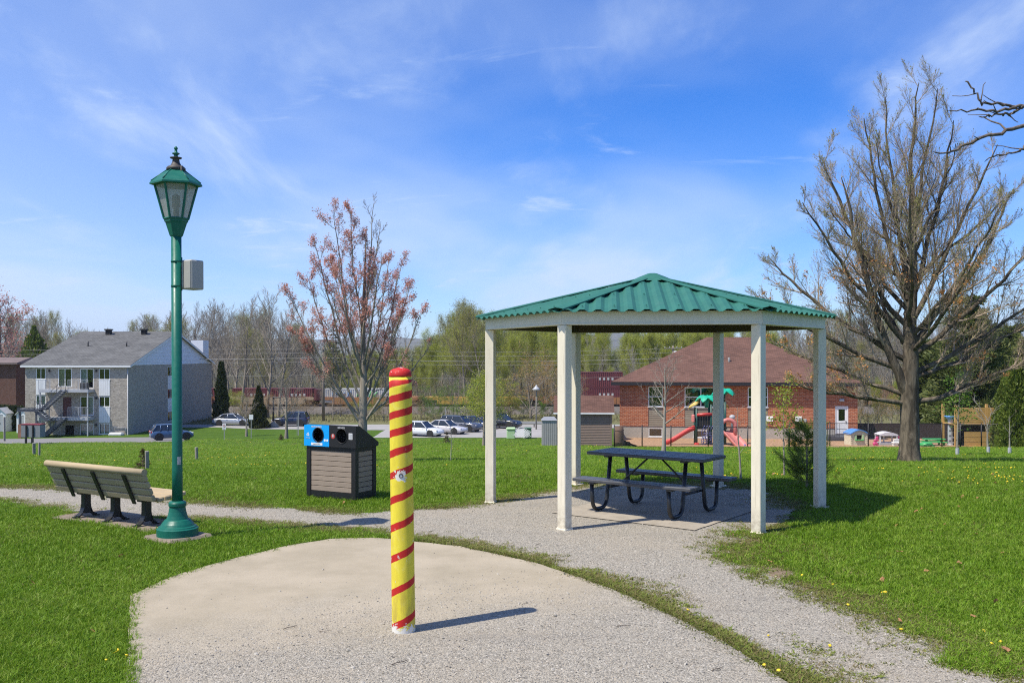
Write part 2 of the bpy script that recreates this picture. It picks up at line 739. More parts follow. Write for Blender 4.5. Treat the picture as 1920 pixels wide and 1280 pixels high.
# ------------------------------------------------------------------ ground materials
def ground_mat():
    m, nt, out = new_mat('lawn_ground')
    t = NT(nt)
    co = t.n('ShaderNodeTexCoord').outputs['Object']
    s = t.n('ShaderNodeSeparateXYZ', {0: co})
    n1 = t.noise(co, .35, 5, .6)
    n2 = t.noise(co, 3.1, 5, .65)
    n3 = t.noise(co, 38, 4, .7)
    g = t.mix(t.ramp(n1, .3, .7), (.055, .115, .010), (.085, .155, .016))
    g = t.mix(t.ramp(n2, .35, .7), g, (.042, .085, .010))
    g = t.mix(t.ramp(n3, .5, .72, 0, .75), g, (.165, .225, .040))
    g = t.mix(t.ramp(t.noise(co, 90, 2), .55, .7, 0, .6), g, (.03, .05, .012))
    dn = t.math('ADD', s.outputs[1], t.math('MULTIPLY', t.math('SUBTRACT', n1, .5), 12))
    rough = t.mix(t.ramp(n2, .35, .65), (.20, .17, .085), (.075, .105, .03))
    rough = t.mix(t.ramp(n3, .4, .7, 0, .6), rough, (.24, .20, .12))
    g = t.mix(t.ramp(dn, 108, 114), g, rough)
    wood = t.mix(t.ramp(n2, .3, .7), (.09, .07, .05), (.05, .06, .025))
    g = t.mix(t.ramp(dn, 148, 158), g, wood)
    p = t.n('ShaderNodeBsdfPrincipled', {'Base Color': g, 'Roughness': .95, 'Specular IOR Level': .1})
    h = t.math('ADD', t.math('MULTIPLY', n3, .6), n2)
    t.set(p.inputs['Normal'], t.bump(h, .9, .05))
    nt.links.new(p.outputs[0], out.inputs[0])
    return m


def gravel_mat(name, tan=.35, slab=False):
    m, nt, out = new_mat(name)
    t = NT(nt)
    co = t.n('ShaderNodeTexCoord').outputs['Object']
    s = t.n('ShaderNodeSeparateXYZ', {0: co})
    wob = t.noise(co, 9, 3)
    v1 = t.voro(co, 78)
    v2 = t.voro(co, 170)
    r1 = t.n('ShaderNodeSeparateColor', {0: v1.outputs['Color']}).outputs[0]
    r2 = t.n('ShaderNodeSeparateColor', {0: v2.outputs['Color']}).outputs[1]
    cr = t.n('ShaderNodeValToRGB', {'Fac': r1})
    e = cr.color_ramp.elements
    cols = [(0, (.07, .063, .051)), (.2, (.18, .164, .135)), (.5, (.325, .295, .240)), (.78, (.46, .42, .345)), (.93, (.39, .315, .225)), (1, (.68, .64, .56))]
    while len(e) < len(cols):
        e.new(.5)
    for i, (p_, c_) in enumerate(cols):
        e[i].position = p_
        e[i].color = (*c_, 1)
    fine = t.mix(r2, (.18, .164, .135), (.49, .45, .37))
    col = t.mix(t.ramp(wob, .35, .65, .25, .6), cr.outputs[0], fine)
    low = t.noise(co, .55, 5, .65, .6)
    sand = t.mix(r2, (.34, .285, .21), (.46, .39, .29))
    col = t.mix(t.ramp(low, .42, .72, 0, tan), col, sand)
    tracks = t.noise(t.n('ShaderNodeMapping', {'Vector': co, 'Rotation': (0, 0, R(32)), 'Scale': (.25, 2.6, 1)}).outputs[0], 1.3, 4, .6)
    col = t.mix(t.ramp(tracks, .52, .7, 0, .28), col, (.22, .20, .17))
    h = t.math('ADD', t.math('MULTIPLY', v1.outputs['Distance'], -1.0), t.math('MULTIPLY', v2.outputs['Distance'], -.5))
    bstr = .75
    if slab:
        # worn concrete shows where the loose gravel thins out (away from the near middle)
        conc = t.mix(t.ramp(t.noise(co, 1.3, 6, .65), .3, .7), (.32, .27, .185), (.42, .355, .255))
        conc = t.mix(t.ramp(t.noise(co, 45, 4, .7), .45, .75, 0, .6), conc, (.30, .27, .22))
        conc = t.mix(t.ramp(t.noise(co, 140, 2, .7), .62, .72, 0, .8), conc, (.14, .13, .12))
        conc = t.mix(t.ramp(t.noise(co, .5, 4, .6, .4), .55, .7, 0, .3), conc, (.47, .42, .335))
        edge = t.math('SUBTRACT', s.outputs[1], t.math('MULTIPLY', s.outputs[0], .42))
        edge = t.math('ADD', edge, t.math('MULTIPLY', t.math('SUBTRACT', t.noise(co, .9, 6, .7, .5), .5), 2.6))
        edge = t.math('ADD', edge, t.math('MULTIPLY', t.math('SUBTRACT', t.noise(co, 14, 3, .7), .5), .9))
        f = t.ramp(edge, 6.7, 9.0, 0, .92)
        col = t.mix(f, col, conc)
        hc = t.math('MULTIPLY', t.noise(co, 120, 4, .7), .35)
        h = t.math('ADD', t.math('MULTIPLY', h, t.math('SUBTRACT', 1.0, f)), t.math('MULTIPLY', hc, f))
    p = t.n('ShaderNodeBsdfPrincipled', {'Base Color': col, 'Roughness': .9, 'Specular IOR Level': .25})
    t.set(p.inputs['Normal'], t.bump(h, bstr, .012))
    nt.links.new(p.outputs[0], out.inputs[0])
    return m


M_ground = ground_mat()
M_gravel = gravel_mat('gravel')
M_slab = gravel_mat('slab', .5, True)
M_conc = pmat('concrete', (.33, .285, .22), .9, .18, 3, bump=.5, bscale=90, bdist=.006, dirt_or_dapple=(.22, .19, .15), dirt_or_dapple_amt=.6)
M_darkpad = pmat('old_concrete', (.225, .18, .135), .92, .25, 4, bump=.6, bscale=70, bdist=.008, dirt_or_dapple=(.12, .11, .08), dirt_or_dapple_amt=.6)
M_asphalt = pmat('asphalt', (.20, .19, .18), .9, .15, .6, bump=.2, bscale=40)
M_road = pmat('road_dust', (.31, .295, .275), .92, .12, .3, bump=.2, bscale=40)
M_mulch = pmat('mulch', (.40, .24, .13), .95, .3, 5, bump=.8, bscale=30, bdist=.03, dirt_or_dapple=(.2, .13, .07), dirt_or_dapple_amt=.6)
M_ballast = pmat('ballast', (.125, .108, .09), .95, .3, 3, bump=.8, bscale=14, bdist=.06, dirt_or_dapple=(.13, .10, .08), dirt_or_dapple_amt=.6)

# ------------------------------------------------------------------ ground, paths, roads
xs = np.array([-3200, -1200, -500, -260] + list(range(-160, 161, 8)) + [260, 500, 1200, 3200], dtype=float)
ys = np.concatenate([np.array([-80., -30., 0., 4., 8., 11., 13., 14.]), np.arange(15, 22, .5), np.arange(22, 100, 2.), np.array([104., 110., 120., 135., 150., 170, 200, 260, 400, 700, 1200, 2200, 4200])])
gx, gy = np.meshgrid(xs, ys)
gz = zt_np(gx.ravel(), gy.ravel())
V = np.stack([gx.ravel(), gy.ravel(), gz], 1)
nx, ny = len(xs), len(ys)
i, j = np.meshgrid(np.arange(nx - 1), np.arange(ny - 1))
a = (j * nx + i).ravel()
tag(link_mesh(np_mesh('ground', V, np.stack([a, a + 1, a + 1 + nx, a + nx], 1), smooth=True), 'ground', M_ground),
    'green lawn running down from the gravel to the buildings', kind='structure')

SLAB_PX = [(245, 1120), (320, 1085), (385, 1065), (450, 1047), (540, 1026), (620, 1013), (700, 1011), (735, 1013), (785, 1019), (860, 1027), (930, 1042),
           (1000, 1057), (1070, 1080), (1140, 1105), (1210, 1135), (1280, 1168), (1340, 1198), (1400, 1235), (1470, 1280), (1560, 1345), (1680, 1450),
           (900, 1500), (228, 1480), (238, 1300), (242, 1200)]
SLAB = [at(*p) for p in SLAB_PX]
GRAV_PX = [(-300, 903), (0, 912), (100, 913), (185, 922), (300, 935), (345, 941), (450, 946), (560, 953), (690, 962), (760, 955), (830, 950), (900, 943),
           (985, 928), (1045, 918), (1078, 909), (1200, 905), (1320, 906), (1400, 914), (1460, 930), (1492, 950), (1480, 972), (1435, 992), (1405, 1008), (1388, 1030),
           (1400, 1055), (1450, 1080), (1550, 1115), (1640, 1142), (1720, 1168), (1800, 1202), (1880, 1240), (1940, 1265), (2100, 1330), (2250, 1450),
           (1760, 1450), (1650, 1370), (1560, 1303), (1500, 1262), (1420, 1222), (1350, 1185), (1290, 1157), (1220, 1125), (1150, 1097), (1080, 1072), (1010, 1050),
           (940, 1035), (870, 1022), (790, 1010), (735, 1003), (700, 997), (640, 995), (570, 990), (500, 985), (420, 978), (345, 972),
           (280, 970), (130, 958), (60, 948), (0, 938), (-300, 925)]
GRAV = [at(*p) for p in GRAV_PX]
sheet('gravel_path', GRAV, .006, M_gravel, 'grey gravel path sweeping past the shelter', step=.12, jitter=.035)
SOIL = [at(*q_) for q_ in ((1400, 1003), (1372, 1030), (1392, 1072), (1448, 1100), (1548, 1136), (1640, 1164), (1720, 1192), (1800, 1226), (1880, 1266), (1960, 1300), (1980, 1262), (1880, 1228), (1800, 1190), (1720, 1154), (1640, 1126), (1550, 1096), (1470, 1062), (1420, 1038), (1412, 1018), (1440, 1003))]
M_soil = pmat('bare_soil', (.20, .145, .09), .95, .45, 9, bump=.9, bscale=60, bdist=.014, dirt_or_dapple=(.36, .32, .25), dirt_or_dapple_amt=.95)
sheet('bare_soil', SOIL, .004, M_soil, 'strip of bare brown soil where gravel meets the right lawn', step=.14, jitter=.018)
sheet('slab', SLAB, .022, M_slab, 'round worn concrete slab strewn with gravel', step=.15, jitter=.012)

# pad of the picnic table
TBL = Vector((1.925, 12.57, 0))
TRZ = R(-37)
ca, sa = math.cos(TRZ), math.sin(TRZ)
loc2w = lambda o, c, s_, x, y: (o.x + c * x - s_ * y, o.y + s_ * x + c * y)
PAD = [loc2w(TBL, ca, sa, x, y) for x, y in ((-1.05, -.95), (1.05, -.95), (1.05, .98), (-1.05, .98))]
sheet('table_pad', PAD, .016, M_conc, 'square concrete pad under the picnic table', step=.2, jitter=.008)

BEN = Vector((-5.03, 11.84, 0))
BRZ = R(-31)
cb, sb = math.cos(BRZ), math.sin(BRZ)
BPAD = [loc2w(BEN, cb, sb, x, y) for x, y in ((-.98, -.28), (1.02, -.28), (1.02, .42), (-.98, .42))]
sheet('bench_pad', BPAD, .012, M_darkpad, 'dark concrete strip under the bench', step=.15, jitter=.015)

# driveway, road, car park, play yard, railway bed
DRIVE = [at(*q_) for q_ in ((-250, 834), (60, 831), (150, 829.5), (280, 829), (345, 827), (350, 821), (300, 819.5), (240, 820), (130, 821), (0, 823), (-250, 826))]
sheet('driveway', DRIVE, .02, M_asphalt, 'grey asphalt drive in front of the apartment block', step=2, jitter=.05)
PARK = [Vector((x, y, 0)) for x, y in ((-14, 93.5), (8.0, 93.5), (8.0, 106), (14, 106), (14, 111.5), (-120, 111.5), (-120, 108), (-34, 107), (-29, 104.5), (-14, 103))]
sheet('road', PARK, .02, M_road, 'pale road and parking lot below the lawn', step=3, jitter=.05)
YARD = [Vector((x, y, 0)) for x, y in ((8.2, 61), (24.6, 59.4), (30.5, 60.5), (31, 70.5), (8.2, 73))]
zyard = lambda d: -3.77 - .036 * (d - 60)          # the yard is levelled, flatter than the lawn
o = sheet('play_yard', YARD, .02, M_mulch, 'orange wood mulch of the fenced play yard', step=.8, jitter=.12)
for v_ in o.data.vertices:
    v_.co.z = zyard(v_.co.y) + .02
BED = [Vector((x, y, 0)) for x, y in ((-160, 132), (150, 132), (150, 147), (-160, 147))]
o = MB()
for k in range(20):
    x0, x1 = -160 + k * 16, -160 + (k + 1) * 16
    o.add([(x0, 131, -6.15), (x1, 131, -6.15), (x1, 134.5, -5.35), (x0, 134.5, -5.35), (x1, 146, -5.35), (x0, 146, -5.35), (x1, 150, -6.15), (x0, 150, -6.15)],
          [(0, 1, 2, 3), (3, 2, 4, 5), (5, 4, 6, 7)])
o.build('railway_bed', M_ballast, kind='structure', label='stony railway bed behind the road')

# hills on the horizon
M_hill = pmat('hill_woods', (.105, .105, .085), .95, .35, .012, bump=0)
hv, hq = [], []
NXH = 170
for iy, (yy, amp) in enumerate(((1500, -.15), (1900, .45), (2400, 1.0), (2900, .6))):
    for ix in range(NXH):
        x = -2600 + 5200 * ix / (NXH - 1)
        u = x / yy
        h = 46 + 17 * math.sin(u * 7.3 + 1.9) + 10 * math.sin(u * 17 + .4) + 5 * math.sin(u * 43 + iy)
        h += float(vnoise(np.array([x]), np.array([yy]), .02)[0]) * 9
        hv.append((x, yy, -8 + max(0, h) * amp))
for iy in range(3):
    for ix in range(NXH - 1):
        q = iy * NXH + ix
        hq.append((q, q + 1, q + 1 + NXH, q + NXH))
tag(link_mesh(np_mesh('hills', hv, hq, smooth=True), 'hills', M_hill), 'low blue wooded hills on the horizon', kind='structure')
# ------------------------------------------------------------------ picnic shelter
M_cream = pmat('cream_paint', (.74, .675, .525), .5, .06, 2.5, bump=.05, bscale=45, bdist=.002, dirt_or_dapple=(.36, .30, .20), dirt_or_dapple_amt=.5, stretch=(1, 1, .3))
M_post = pmat('post_paint', (.74, .675, .525), .5, .06, 2.5, bump=.05, bscale=45, bdist=.002, dirt_or_dapple=(.36, .30, .20), dirt_or_dapple_amt=.5, stretch=(1, 1, .3), splash=(.46, .40, .30))
M_groof = pmat('green_steel', (.032, .145, .108), .55, .12, 2.0, dirt_or_dapple=(.085, .175, .14), dirt_or_dapple_amt=.5, spec=.28, bump=.05)
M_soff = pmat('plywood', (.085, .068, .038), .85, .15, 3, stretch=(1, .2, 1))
GC = Vector((1.975, 13.135, 0))
GRZ = -0.1006
GR = 2.292
gz_ = empty('picnic_shelter', GC, GRZ, 'open six-sided shelter with cream posts and green corrugated roof', 'shelter')


def hexp(r, k):
    return Vector((r * math.cos(R(60 * k)), r * math.sin(R(60 * k)), 0))


prot = {0: 15, 1: 45, 2: 45, 3: 75, 4: 45, 5: 45}
for k in range(6):
    p = hexp(GR, k)
    b = MB()
    b.box((0, 0, 1.235), (.128, .128, 2.47), rz=R(prot[k]) - GRZ, bev=.008)
    po = b.build('post', M_post, gz_, p)
    b = MB()
    pw_ = .2 if k in (0, 1, 2) else .15
    b.box((0, 0, .012), (pw_, pw_, .02), rz=R(prot[k]) - GRZ, bev=.004)
    for sx in (-1, 1):
        for sy in (-1, 1):
            q = Matrix.Rotation(R(prot[k]) - GRZ, 4, 'Z') @ Vector((sx * (pw_ / 2 - .018), sy * (pw_ / 2 - .018), .026))
            b.lathe([(.01, q.z - .006), (.01, q.z + .008)], 6, M=Matrix.Translation((q.x, q.y, 0)))
    b.build('base_plate', M_cream, po)
RO, RI = GR + .075, GR - .075
for k in range(6):
    a0, a1 = hexp(RO, k), hexp(RO, k + 1)
    i0, i1 = hexp(RI, k), hexp(RI, k + 1)
    g = (a1 - a0).normalized() * .0012
    b = MB()
    b.prism([(a0 + g)[:2], (a1 - g)[:2], (i1 - g)[:2], (i0 + g)[:2]], 2.472, 2.635)
    b.prism([(a0 + (a1 - a0) * .02 + (i0 - a0) * -.07)[:2], (a1 + (a0 - a1) * .02 + (i1 - a1) * -.07)[:2], (a1 - g)[:2], (a0 + g)[:2]], 2.474, 2.492)
    b.build('beam', M_cream, gz_)
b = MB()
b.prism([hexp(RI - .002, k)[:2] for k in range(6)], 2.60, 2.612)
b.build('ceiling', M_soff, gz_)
for k in range(6):  # added strips whose dark colour puts shade on the beams' inner faces
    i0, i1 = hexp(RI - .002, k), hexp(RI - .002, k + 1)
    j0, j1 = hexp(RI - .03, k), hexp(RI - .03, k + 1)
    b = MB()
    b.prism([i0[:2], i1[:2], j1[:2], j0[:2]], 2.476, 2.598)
    b.build('shade_strip', M_soff, gz_)
RR = 2.475
APT = RR * math.cos(R(30))
Z0, Z1 = 2.628, 3.185
TH = math.atan2(Z1 - Z0, APT)
SL = math.hypot(Z1 - Z0, APT)
HALF = RR / 2
PITCH = 2 * HALF / 13
prof = []
x = -HALF
n_ = 0
while n_ < 13:
    prof += [(x, 0), (x + PITCH * .22, 0), (x + PITCH * .46, .030), (x + PITCH * .76, .030)]
    x += PITCH
    n_ += 1
prof.append((HALF, 0))
for k in range(6):
    mid = R(60 * k + 30)
    rad = Vector((math.cos(mid), math.sin(mid), 0))
    tan_ = Vector((-math.sin(mid), math.cos(mid), 0))
    nor = rad * math.sin(TH) + Vector((0, 0, math.cos(TH)))
    P = lambda xx, s_, l: rad * (APT - s_ * math.cos(TH)) + tan_ * xx + Vector((0, 0, Z0 + s_ * math.sin(TH))) + nor * l
    b = MB()
    for (xa, la), (xb, lb) in zip(prof[:-1], prof[1:]):
        sa_, sb_ = SL * (1 - abs(xa) / HALF), SL * (1 - abs(xb) / HALF)
        b.add([P(xa, -.03, la), P(xb, -.03, lb), P(xb, max(sb_, 0), lb), P(xa, max(sa_, 0), la)], [(0, 1, 2, 3)])
    o = b.build('roof_panel', M_groof, gz_)
    md = o.modifiers.new('thick', 'SOLIDIFY')
    md.thickness = .003
    # screws along the crests
    b = MB()
    for n_ in range(1, 12, 2):
        xx = -HALF + (n_ + .61) * PITCH
        sm = SL * (1 - abs(xx) / HALF)
        for s_ in (.12, .85, 1.6):
            if s_ < sm - .1:
                b.box(P(xx, s_, .046), (.016, .016, .012))
    tag(b.build('screw', M_groof, gz_), kind='stuff')
    # hip cap along the corner
    c0 = hexp(RR + .02, k)
    up = Vector((0, 0, 1))
    A = c0 + up * (Z0 + .05)
    B = up * (Z1 + .05)
    d = (B - A).normalized()
    side = Vector((-c0.y, c0.x, 0)).normalized()
    b = MB()
    for s_ in (-1, 1):
        w = side * s_ * .105 - up * .022 - Vector((c0.x, c0.y, 0)).normalized() * 0.0
        w2 = side * s_ * .105 - up * .040
        b.add([A, B, B + w * .5, A + w, A + w2], [(0, 1, 2, 3), (3, 2, 4)])
    o = b.build('hip_cap', M_groof, gz_)
    md = o.modifiers.new('thick', 'SOLIDIFY')
    md.thickness = .003
b = MB()
b.lathe([(.34, Z1 - .045), (.2, Z1 + .02), (.06, Z1 + .075)], 6, smooth=False)
b.build('apex_cap', M_groof, gz_)

# ------------------------------------------------------------------ picnic table
M_black = pmat('black_steel', (.014, .015, .017), .4, .2, 5, spec=.5)
M_tbl = pmat('charcoal_planks', (.062, .065, .074), .40, .3, 7, stretch=(.35, 3, 1), bump=.35, bscale=40, bdist=.004, dirt_or_dapple=(.11, .11, .115), dirt_or_dapple_amt=.6)  # paler patches paint dappled light into the plank colour
pt = empty('picnic_table', TBL + Vector((0, 0, .016)), TRZ, 'charcoal picnic table with black looped tube legs under the shelter', 'table')
pl = MB().box((0, 0, 0), (1.74, .132, .042), bev=.008).mesh('plank')
for i in range(5):
    link_mesh(pl, 'plank', M_tbl, pt, (0, (i - 2) * .139, .755))
for s_ in (-1, 1):
    for j in range(2):
        link_mesh(pl, 'seat_plank', M_tbl, pt, (0, s_ * (.50 + j * .139), .43))


def bezier_path(ctrl, rad, seg=6):
    """polyline with rounded corners"""
    out = [Vector(ctrl[0])]
    for i in range(1, len(ctrl) - 1):
        p0, p1, p2 = Vector(ctrl[i - 1]), Vector(ctrl[i]), Vector(ctrl[i + 1])
        d0, d1 = (p0 - p1), (p2 - p1)
        r = min(rad, d0.length * .48, d1.length * .48)
        a, c = p1 + d0.normalized() * r, p1 + d1.normalized() * r
        for k in range(seg + 1):
            t = k / seg
            out.append(a * (1 - t) ** 2 + p1 * 2 * t * (1 - t) + c * t * t)
    out.append(Vector(ctrl[-1]))
    return out


for fx in (-.57, .57):
    for s_ in (-1, 1):
        b = MB()
        b.tube(bezier_path([(0, s_ * .13, .735), (0, s_ * .25, .031), (0, s_ * .585, .031), (0, s_ * .62, .41)], .13), .027, 12)
        b.build('leg', M_black, pt, (fx + s_ * .045, 0, 0))
    MB().box((fx, 0, .722), (.07, .64, .022)).build('top_bracket', M_black, pt)
    MB().box((fx, -.57, .399), (.08, .26, .02)).build('seat_bracket', M_black, pt)
    MB().box((fx, .57, .399), (.08, .26, .02)).build('seat_bracket', M_black, pt)
    MB().tube([(fx, -.21, .30), (fx, .21, .30)], .018, 8).build('crossbar', M_black, pt)
    b = MB()
    b.tube([(math.copysign(.08, fx), 0, .725), (fx, 0, .30)], .013, 8)
    b.build('brace', M_black, pt)

# ------------------------------------------------------------------ park bench
M_wood = pmat('bench_lumber', (.42, .325, .195), .8, .14, 4, stretch=(.2, 1, 1), bump=.4, bscale=35, bdist=.004, dirt_or_dapple=(.20, .145, .07), dirt_or_dapple_amt=.7)
be = empty('park_bench', BEN + Vector((0, 0, .012)), BRZ, 'tan plank park bench seen from behind beside the green lamp post', 'bench')
LEN = 1.92
a0, a1 = Vector((0, -.15, .335)), Vector((0, -.30, .675))
dd = (a1 - a0)
ang = math.atan2(dd.z, -dd.y)
bw = dd.length / 4
for i in range(4):
    c = a0 + dd * ((i + .5) / 4)
    T = Matrix.Translation(c) @ Matrix.Rotation(-(math.pi / 2 - ang) * -1 if False else (math.pi / 2 - ang), 4, 'X')
    T = Matrix.Translation(c) @ Matrix.Rotation(math.atan2(-dd.y, dd.z), 4, 'X')
    MB().box((0, 0, 0), (LEN, .05, bw - .013), M=T, bev=.010).build('back_plank', M_wood, be)
b = MB()
T = Matrix.Translation(a1 + dd.normalized() * .03)
b.tube([(-LEN / 2 - .005, 0, 0), (LEN / 2 + .005, 0, 0)], .042, 14, M=T)
b.build('top_rail', M_wood, be)
for i in range(4):
    MB().box((0, .0, 0), (LEN, .096, .055), bev=.012, M=Matrix.Translation((0, -.065 + i * .108, .352 + i * .010)) @ Matrix.Rotation(R(5), 4, 'X')).build('seat_plank', M_wood, be)
for lx in (-.6, 0, .6):
    b = MB()
    back = Vector((0, -dd.z, dd.y)).normalized() * -1      # out of the back, towards the viewer
    bk = Vector((0, -dd.z, -(-dd.y))).normalized()
    for (p, q) in ((a0 - dd * .08, a1 + dd * .0),):
        T = Matrix.Translation((p + q) / 2 + Vector((lx, -.034 * math.cos(ang - math.pi / 2 + math.pi / 2 - ang) * 1.0, -.02))) @ Matrix.Rotation(math.atan2(-dd.y, dd.z), 4, 'X')
        b.box((0, 0, 0), (.062, .014, (q - p).length), M=T)
    b.build('strap', M_black, be)
    b = MB()
    b.box((lx, .0, .185), (.082, .10, .27), bev=.01)
    b.span((lx - .05, -.10, .30), (lx + .05, .34, .318))
    for s_ in (-1, 1):
        pts = [(s_ * .04, .17), (s_ * .05, .10), (s_ * .075, .04), (s_ * .125, .006)]
        for (y0, z0), (y1, z1) in zip(pts[:-1], pts[1:]):
            b.add([(lx + e * .04, y, z + o_) for e in (-1, 1) for (y, z) in ((y0, z0), (y1, z1)) for o_ in (0, .022)],
                  [(0, 1, 3, 2), (4, 6, 7, 5), (0, 4, 5, 1), (2, 3, 7, 6), (1, 5, 7, 3), (0, 2, 6, 4)])
        b.box((lx, s_ * .145, .011), (.08, .06, .014))
        b.lathe([(.012, .018), (.012, .03)], 6, M=Matrix.Translation((lx, s_ * .15, 0)))
    b.build('leg', M_black, be)

# ------------------------------------------------------------------ striped bollard
def bollard_mat():
    m, nt, out = new_mat('barber_stripes')
    t = NT(nt)
    co = t.n('ShaderNodeTexCoord').outputs['Object']
    s = t.n('ShaderNodeSeparateXYZ', {0: co})
    z = s.outputs[2]
    wob = t.math('ADD', t.math('MULTIPLY', t.math('SUBTRACT', t.noise(co, 30, 3), .5), .008), t.math('MULTIPLY', t.math('SUBTRACT', t.noise(co, 6, 2), .5), .022))
    z = t.math('ADD', z, wob)
    th = t.math('ARCTAN2', s.outputs[1], s.outputs[0])
    k = t.math('MULTIPLY', z, -.590311)
    k = t.math('ADD', k, .280538)
    k = t.math('ADD', t.math('MULTIPLY', k, z), -3.854058)
    k = t.math('ADD', t.math('MULTIPLY', k, z), 10.392564)
    # slope dk/dz
    dk = t.math('ADD', t.math('MULTIPLY', t.math('ADD', t.math('MULTIPLY', z, -1.770933), .561076), z), -3.854058)
    ph = t.math('ADD', k, t.math('MULTIPLY', t.math('ADD', th, math.pi / 2), 1 / (2 * math.pi)))
    fr = t.math('ABSOLUTE', t.math('SUBTRACT', t.math('FRACT', t.math('ADD', ph, 100.5)), .5))
    wid = t.math('DIVIDE', fr, t.math('ABSOLUTE', dk))
    red = t.math('LESS_THAN', wid, .0275)
    top = t.math('GREATER_THAN', z, 1.944)
    red = t.math('MULTIPLY', red, t.math('LESS_THAN', z, 1.921))
    red = t.math('MAXIMUM', red, top)
    n1 = t.noise(t.n('ShaderNodeMapping', {'Vector': co, 'Scale': (1, 1, .25)}).outputs[0], 22, 5, .65)
    yel = t.mix(t.ramp(n1, .35, .75, 0, .8), (.80, .66, .05), (.62, .49, .05))
    yel = t.mix(t.ramp(t.noise(co, 9, 6, .7, .7), .5, .78, 0, .5), yel, (.78, .70, .26))
    yel = t.mix(t.math('MULTIPLY', t.ramp(z, .5, .0), t.ramp(n1, .4, .65, 0, .55)), yel, (.34, .25, .08))
    rd = t.mix(t.ramp(n1, .3, .75), (.56, .022, .018), (.40, .018, .016))
    col = t.mix(red, yel, rd)
    chip = t.noise(co, 26, 5, .7, .5)
    foot = t.math('MULTIPLY', t.ramp(z, .14, .0), .30)
    cap = t.math('MULTIPLY', t.ramp(z, 1.94, 1.96), .045)
    dz = t.n('ShaderNodeVectorMath', {0: co, 1: (.0, -.088, 1.205)}, operation='DISTANCE').outputs['Value']
    hole = t.ramp(dz, .085, .010, 0, .27)
    c = t.math('ADD', chip, t.math('ADD', foot, t.math('ADD', cap, hole)))
    f = t.ramp(c, .665, .68)
    col = t.mix(f, col, (.70, .68, .62))
    f2 = t.ramp(t.math('ADD', chip, t.ramp(z, .05, .0, 0, .5)), .95, .97)
    col = t.mix(f2, col, (.12, .075, .05))
    p = t.n('ShaderNodeBsdfPrincipled', {'Base Color': col, 'Roughness': .62, 'Specular IOR Level': .3})
    t.set(p.inputs['Normal'], t.bump(t.math('ADD', t.math('MULTIPLY', f, -.6), t.math('MULTIPLY', n1, .25)), .35, .006))
    nt.links.new(p.outputs[0], out.inputs[0])
    return m


bp = at(757, 1187)
bo = empty('striped_bollard', bp, 0, 'tall yellow steel bollard with red spiral stripes on the slab', 'bollard')
bo.rotation_euler = (0, R(-.75), 0)
b = MB()
pr = [(.0885, -.01)] + [(.0885 - .003 * i / 24, 1.94 * i / 24) for i in range(25)]
b.lathe(pr, 40)
M_bol = bollard_mat()
b.build('pipe', M_bol, bo)
b = MB()
b.lathe([(.0858, 1.941), (.0856, 1.955), (.083, 1.974), (.073, 1.992), (.052, 2.004), (.024, 2.010), (.012, 2.014), (.004, 2.015)], 40)
b.build('cap', M_bol, bo)
b = MB()
T = Matrix.Translation((.005, -.0866, 1.205)) @ Matrix.Rotation(R(90), 4, 'X')
b.lathe([(.017, -.004), (.0165, .003), (.012, .0035), (.011, -.003)], 16, M=T, capb=False)
b.build('bolt_hole', pmat('hole_rust', (.05, .025, .018), .9, .3, 30), bo)

# ------------------------------------------------------------------ lamp post
M_lamp = pmat('lamp_green', (.008, .125, .085), .40, .10, 3, bump=.04, dirt_or_dapple=(.02, .16, .11), dirt_or_dapple_amt=.4, spec=.35)
M_cap = pmat('weathered_cap', (.06, .05, .045), .6, .3, 20, dirt_or_dapple=(.02, .08, .05), dirt_or_dapple_amt=.6)
M_box = pmat('grey_box', (.36, .345, .31), .5, .06, 4)


def frost_mat():
    m, nt, out = new_mat('lamp_glass')
    t = NT(nt)
    co = t.n('ShaderNodeTexCoord').outputs['Object']
    c = t.mix(t.noise(t.n('ShaderNodeMapping', {'Vector': co, 'Scale': (1, 1, .3)}).outputs[0], 9, 4), (.60, .58, .50), (.78, .77, .70))
    tr = t.n('ShaderNodeBsdfTransparent', {'Color': c})
    d = t.n('ShaderNodeBsdfPrincipled', {'Base Color': c, 'Roughness': .25, 'Specular IOR Level': .5})
    tl = t.n('ShaderNodeBsdfTranslucent', {'Color': c})
    m1 = t.n('ShaderNodeMixShader', {0: .45})
    nt.links.new(d.outputs[0], m1.inputs[1])
    nt.links.new(tl.outputs[0], m1.inputs[2])
    m2 = t.n('ShaderNodeMixShader', {0: .42})
    nt.links.new(m1.outputs[0], m2.inputs[1])
    nt.links.new(tr.outputs[0], m2.inputs[2])
    nt.links.new(m2.outputs[0], out.inputs[0])
    return m


lp = at(333, 1012) + Vector((0, 0, .005))
la = empty('lamp_post', lp, 0, 'tall green lamp post with lantern head beside the bench', 'lamp post')
la.rotation_euler = (0, R(-.25), 0)
b = MB()
b.box((0.0, 0.02, -.035), (.57, .57, .18), rz=R(52), bev=.03)
b.build('footing', M_darkpad, la)
b = MB()
b.lathe([(.225, .03), (.228, .045), (.228, .135), (.212, .145), (.206, .158), (.188, .165), (.174, .19), (.148, .222), (.140, .232), (.122, .240), (.108, .275), (.095, .325), (.088, .37),
         (.088, .375), (.098, .39), (.098, .42), (.088, .435), (.07, .445)], 64, smooth=False)
b.build('base', M_lamp, la)
b = MB()
b.lathe([(.06, .44), (.0575, .8), (.057, 3.46)], 28)
b.build('pole', M_lamp, la)
ph0 = -R(90) - R(11) + R(0)
b = MB()
b.lathe([(.058, 3.45), (.072, 3.465), (.075, 3.475), (.118, 3.615), (.128, 3.62), (.132, 3.65), (.118, 3.66)], 6, smooth=False, phase=ph0)
b.build('collar', M_lamp, la)
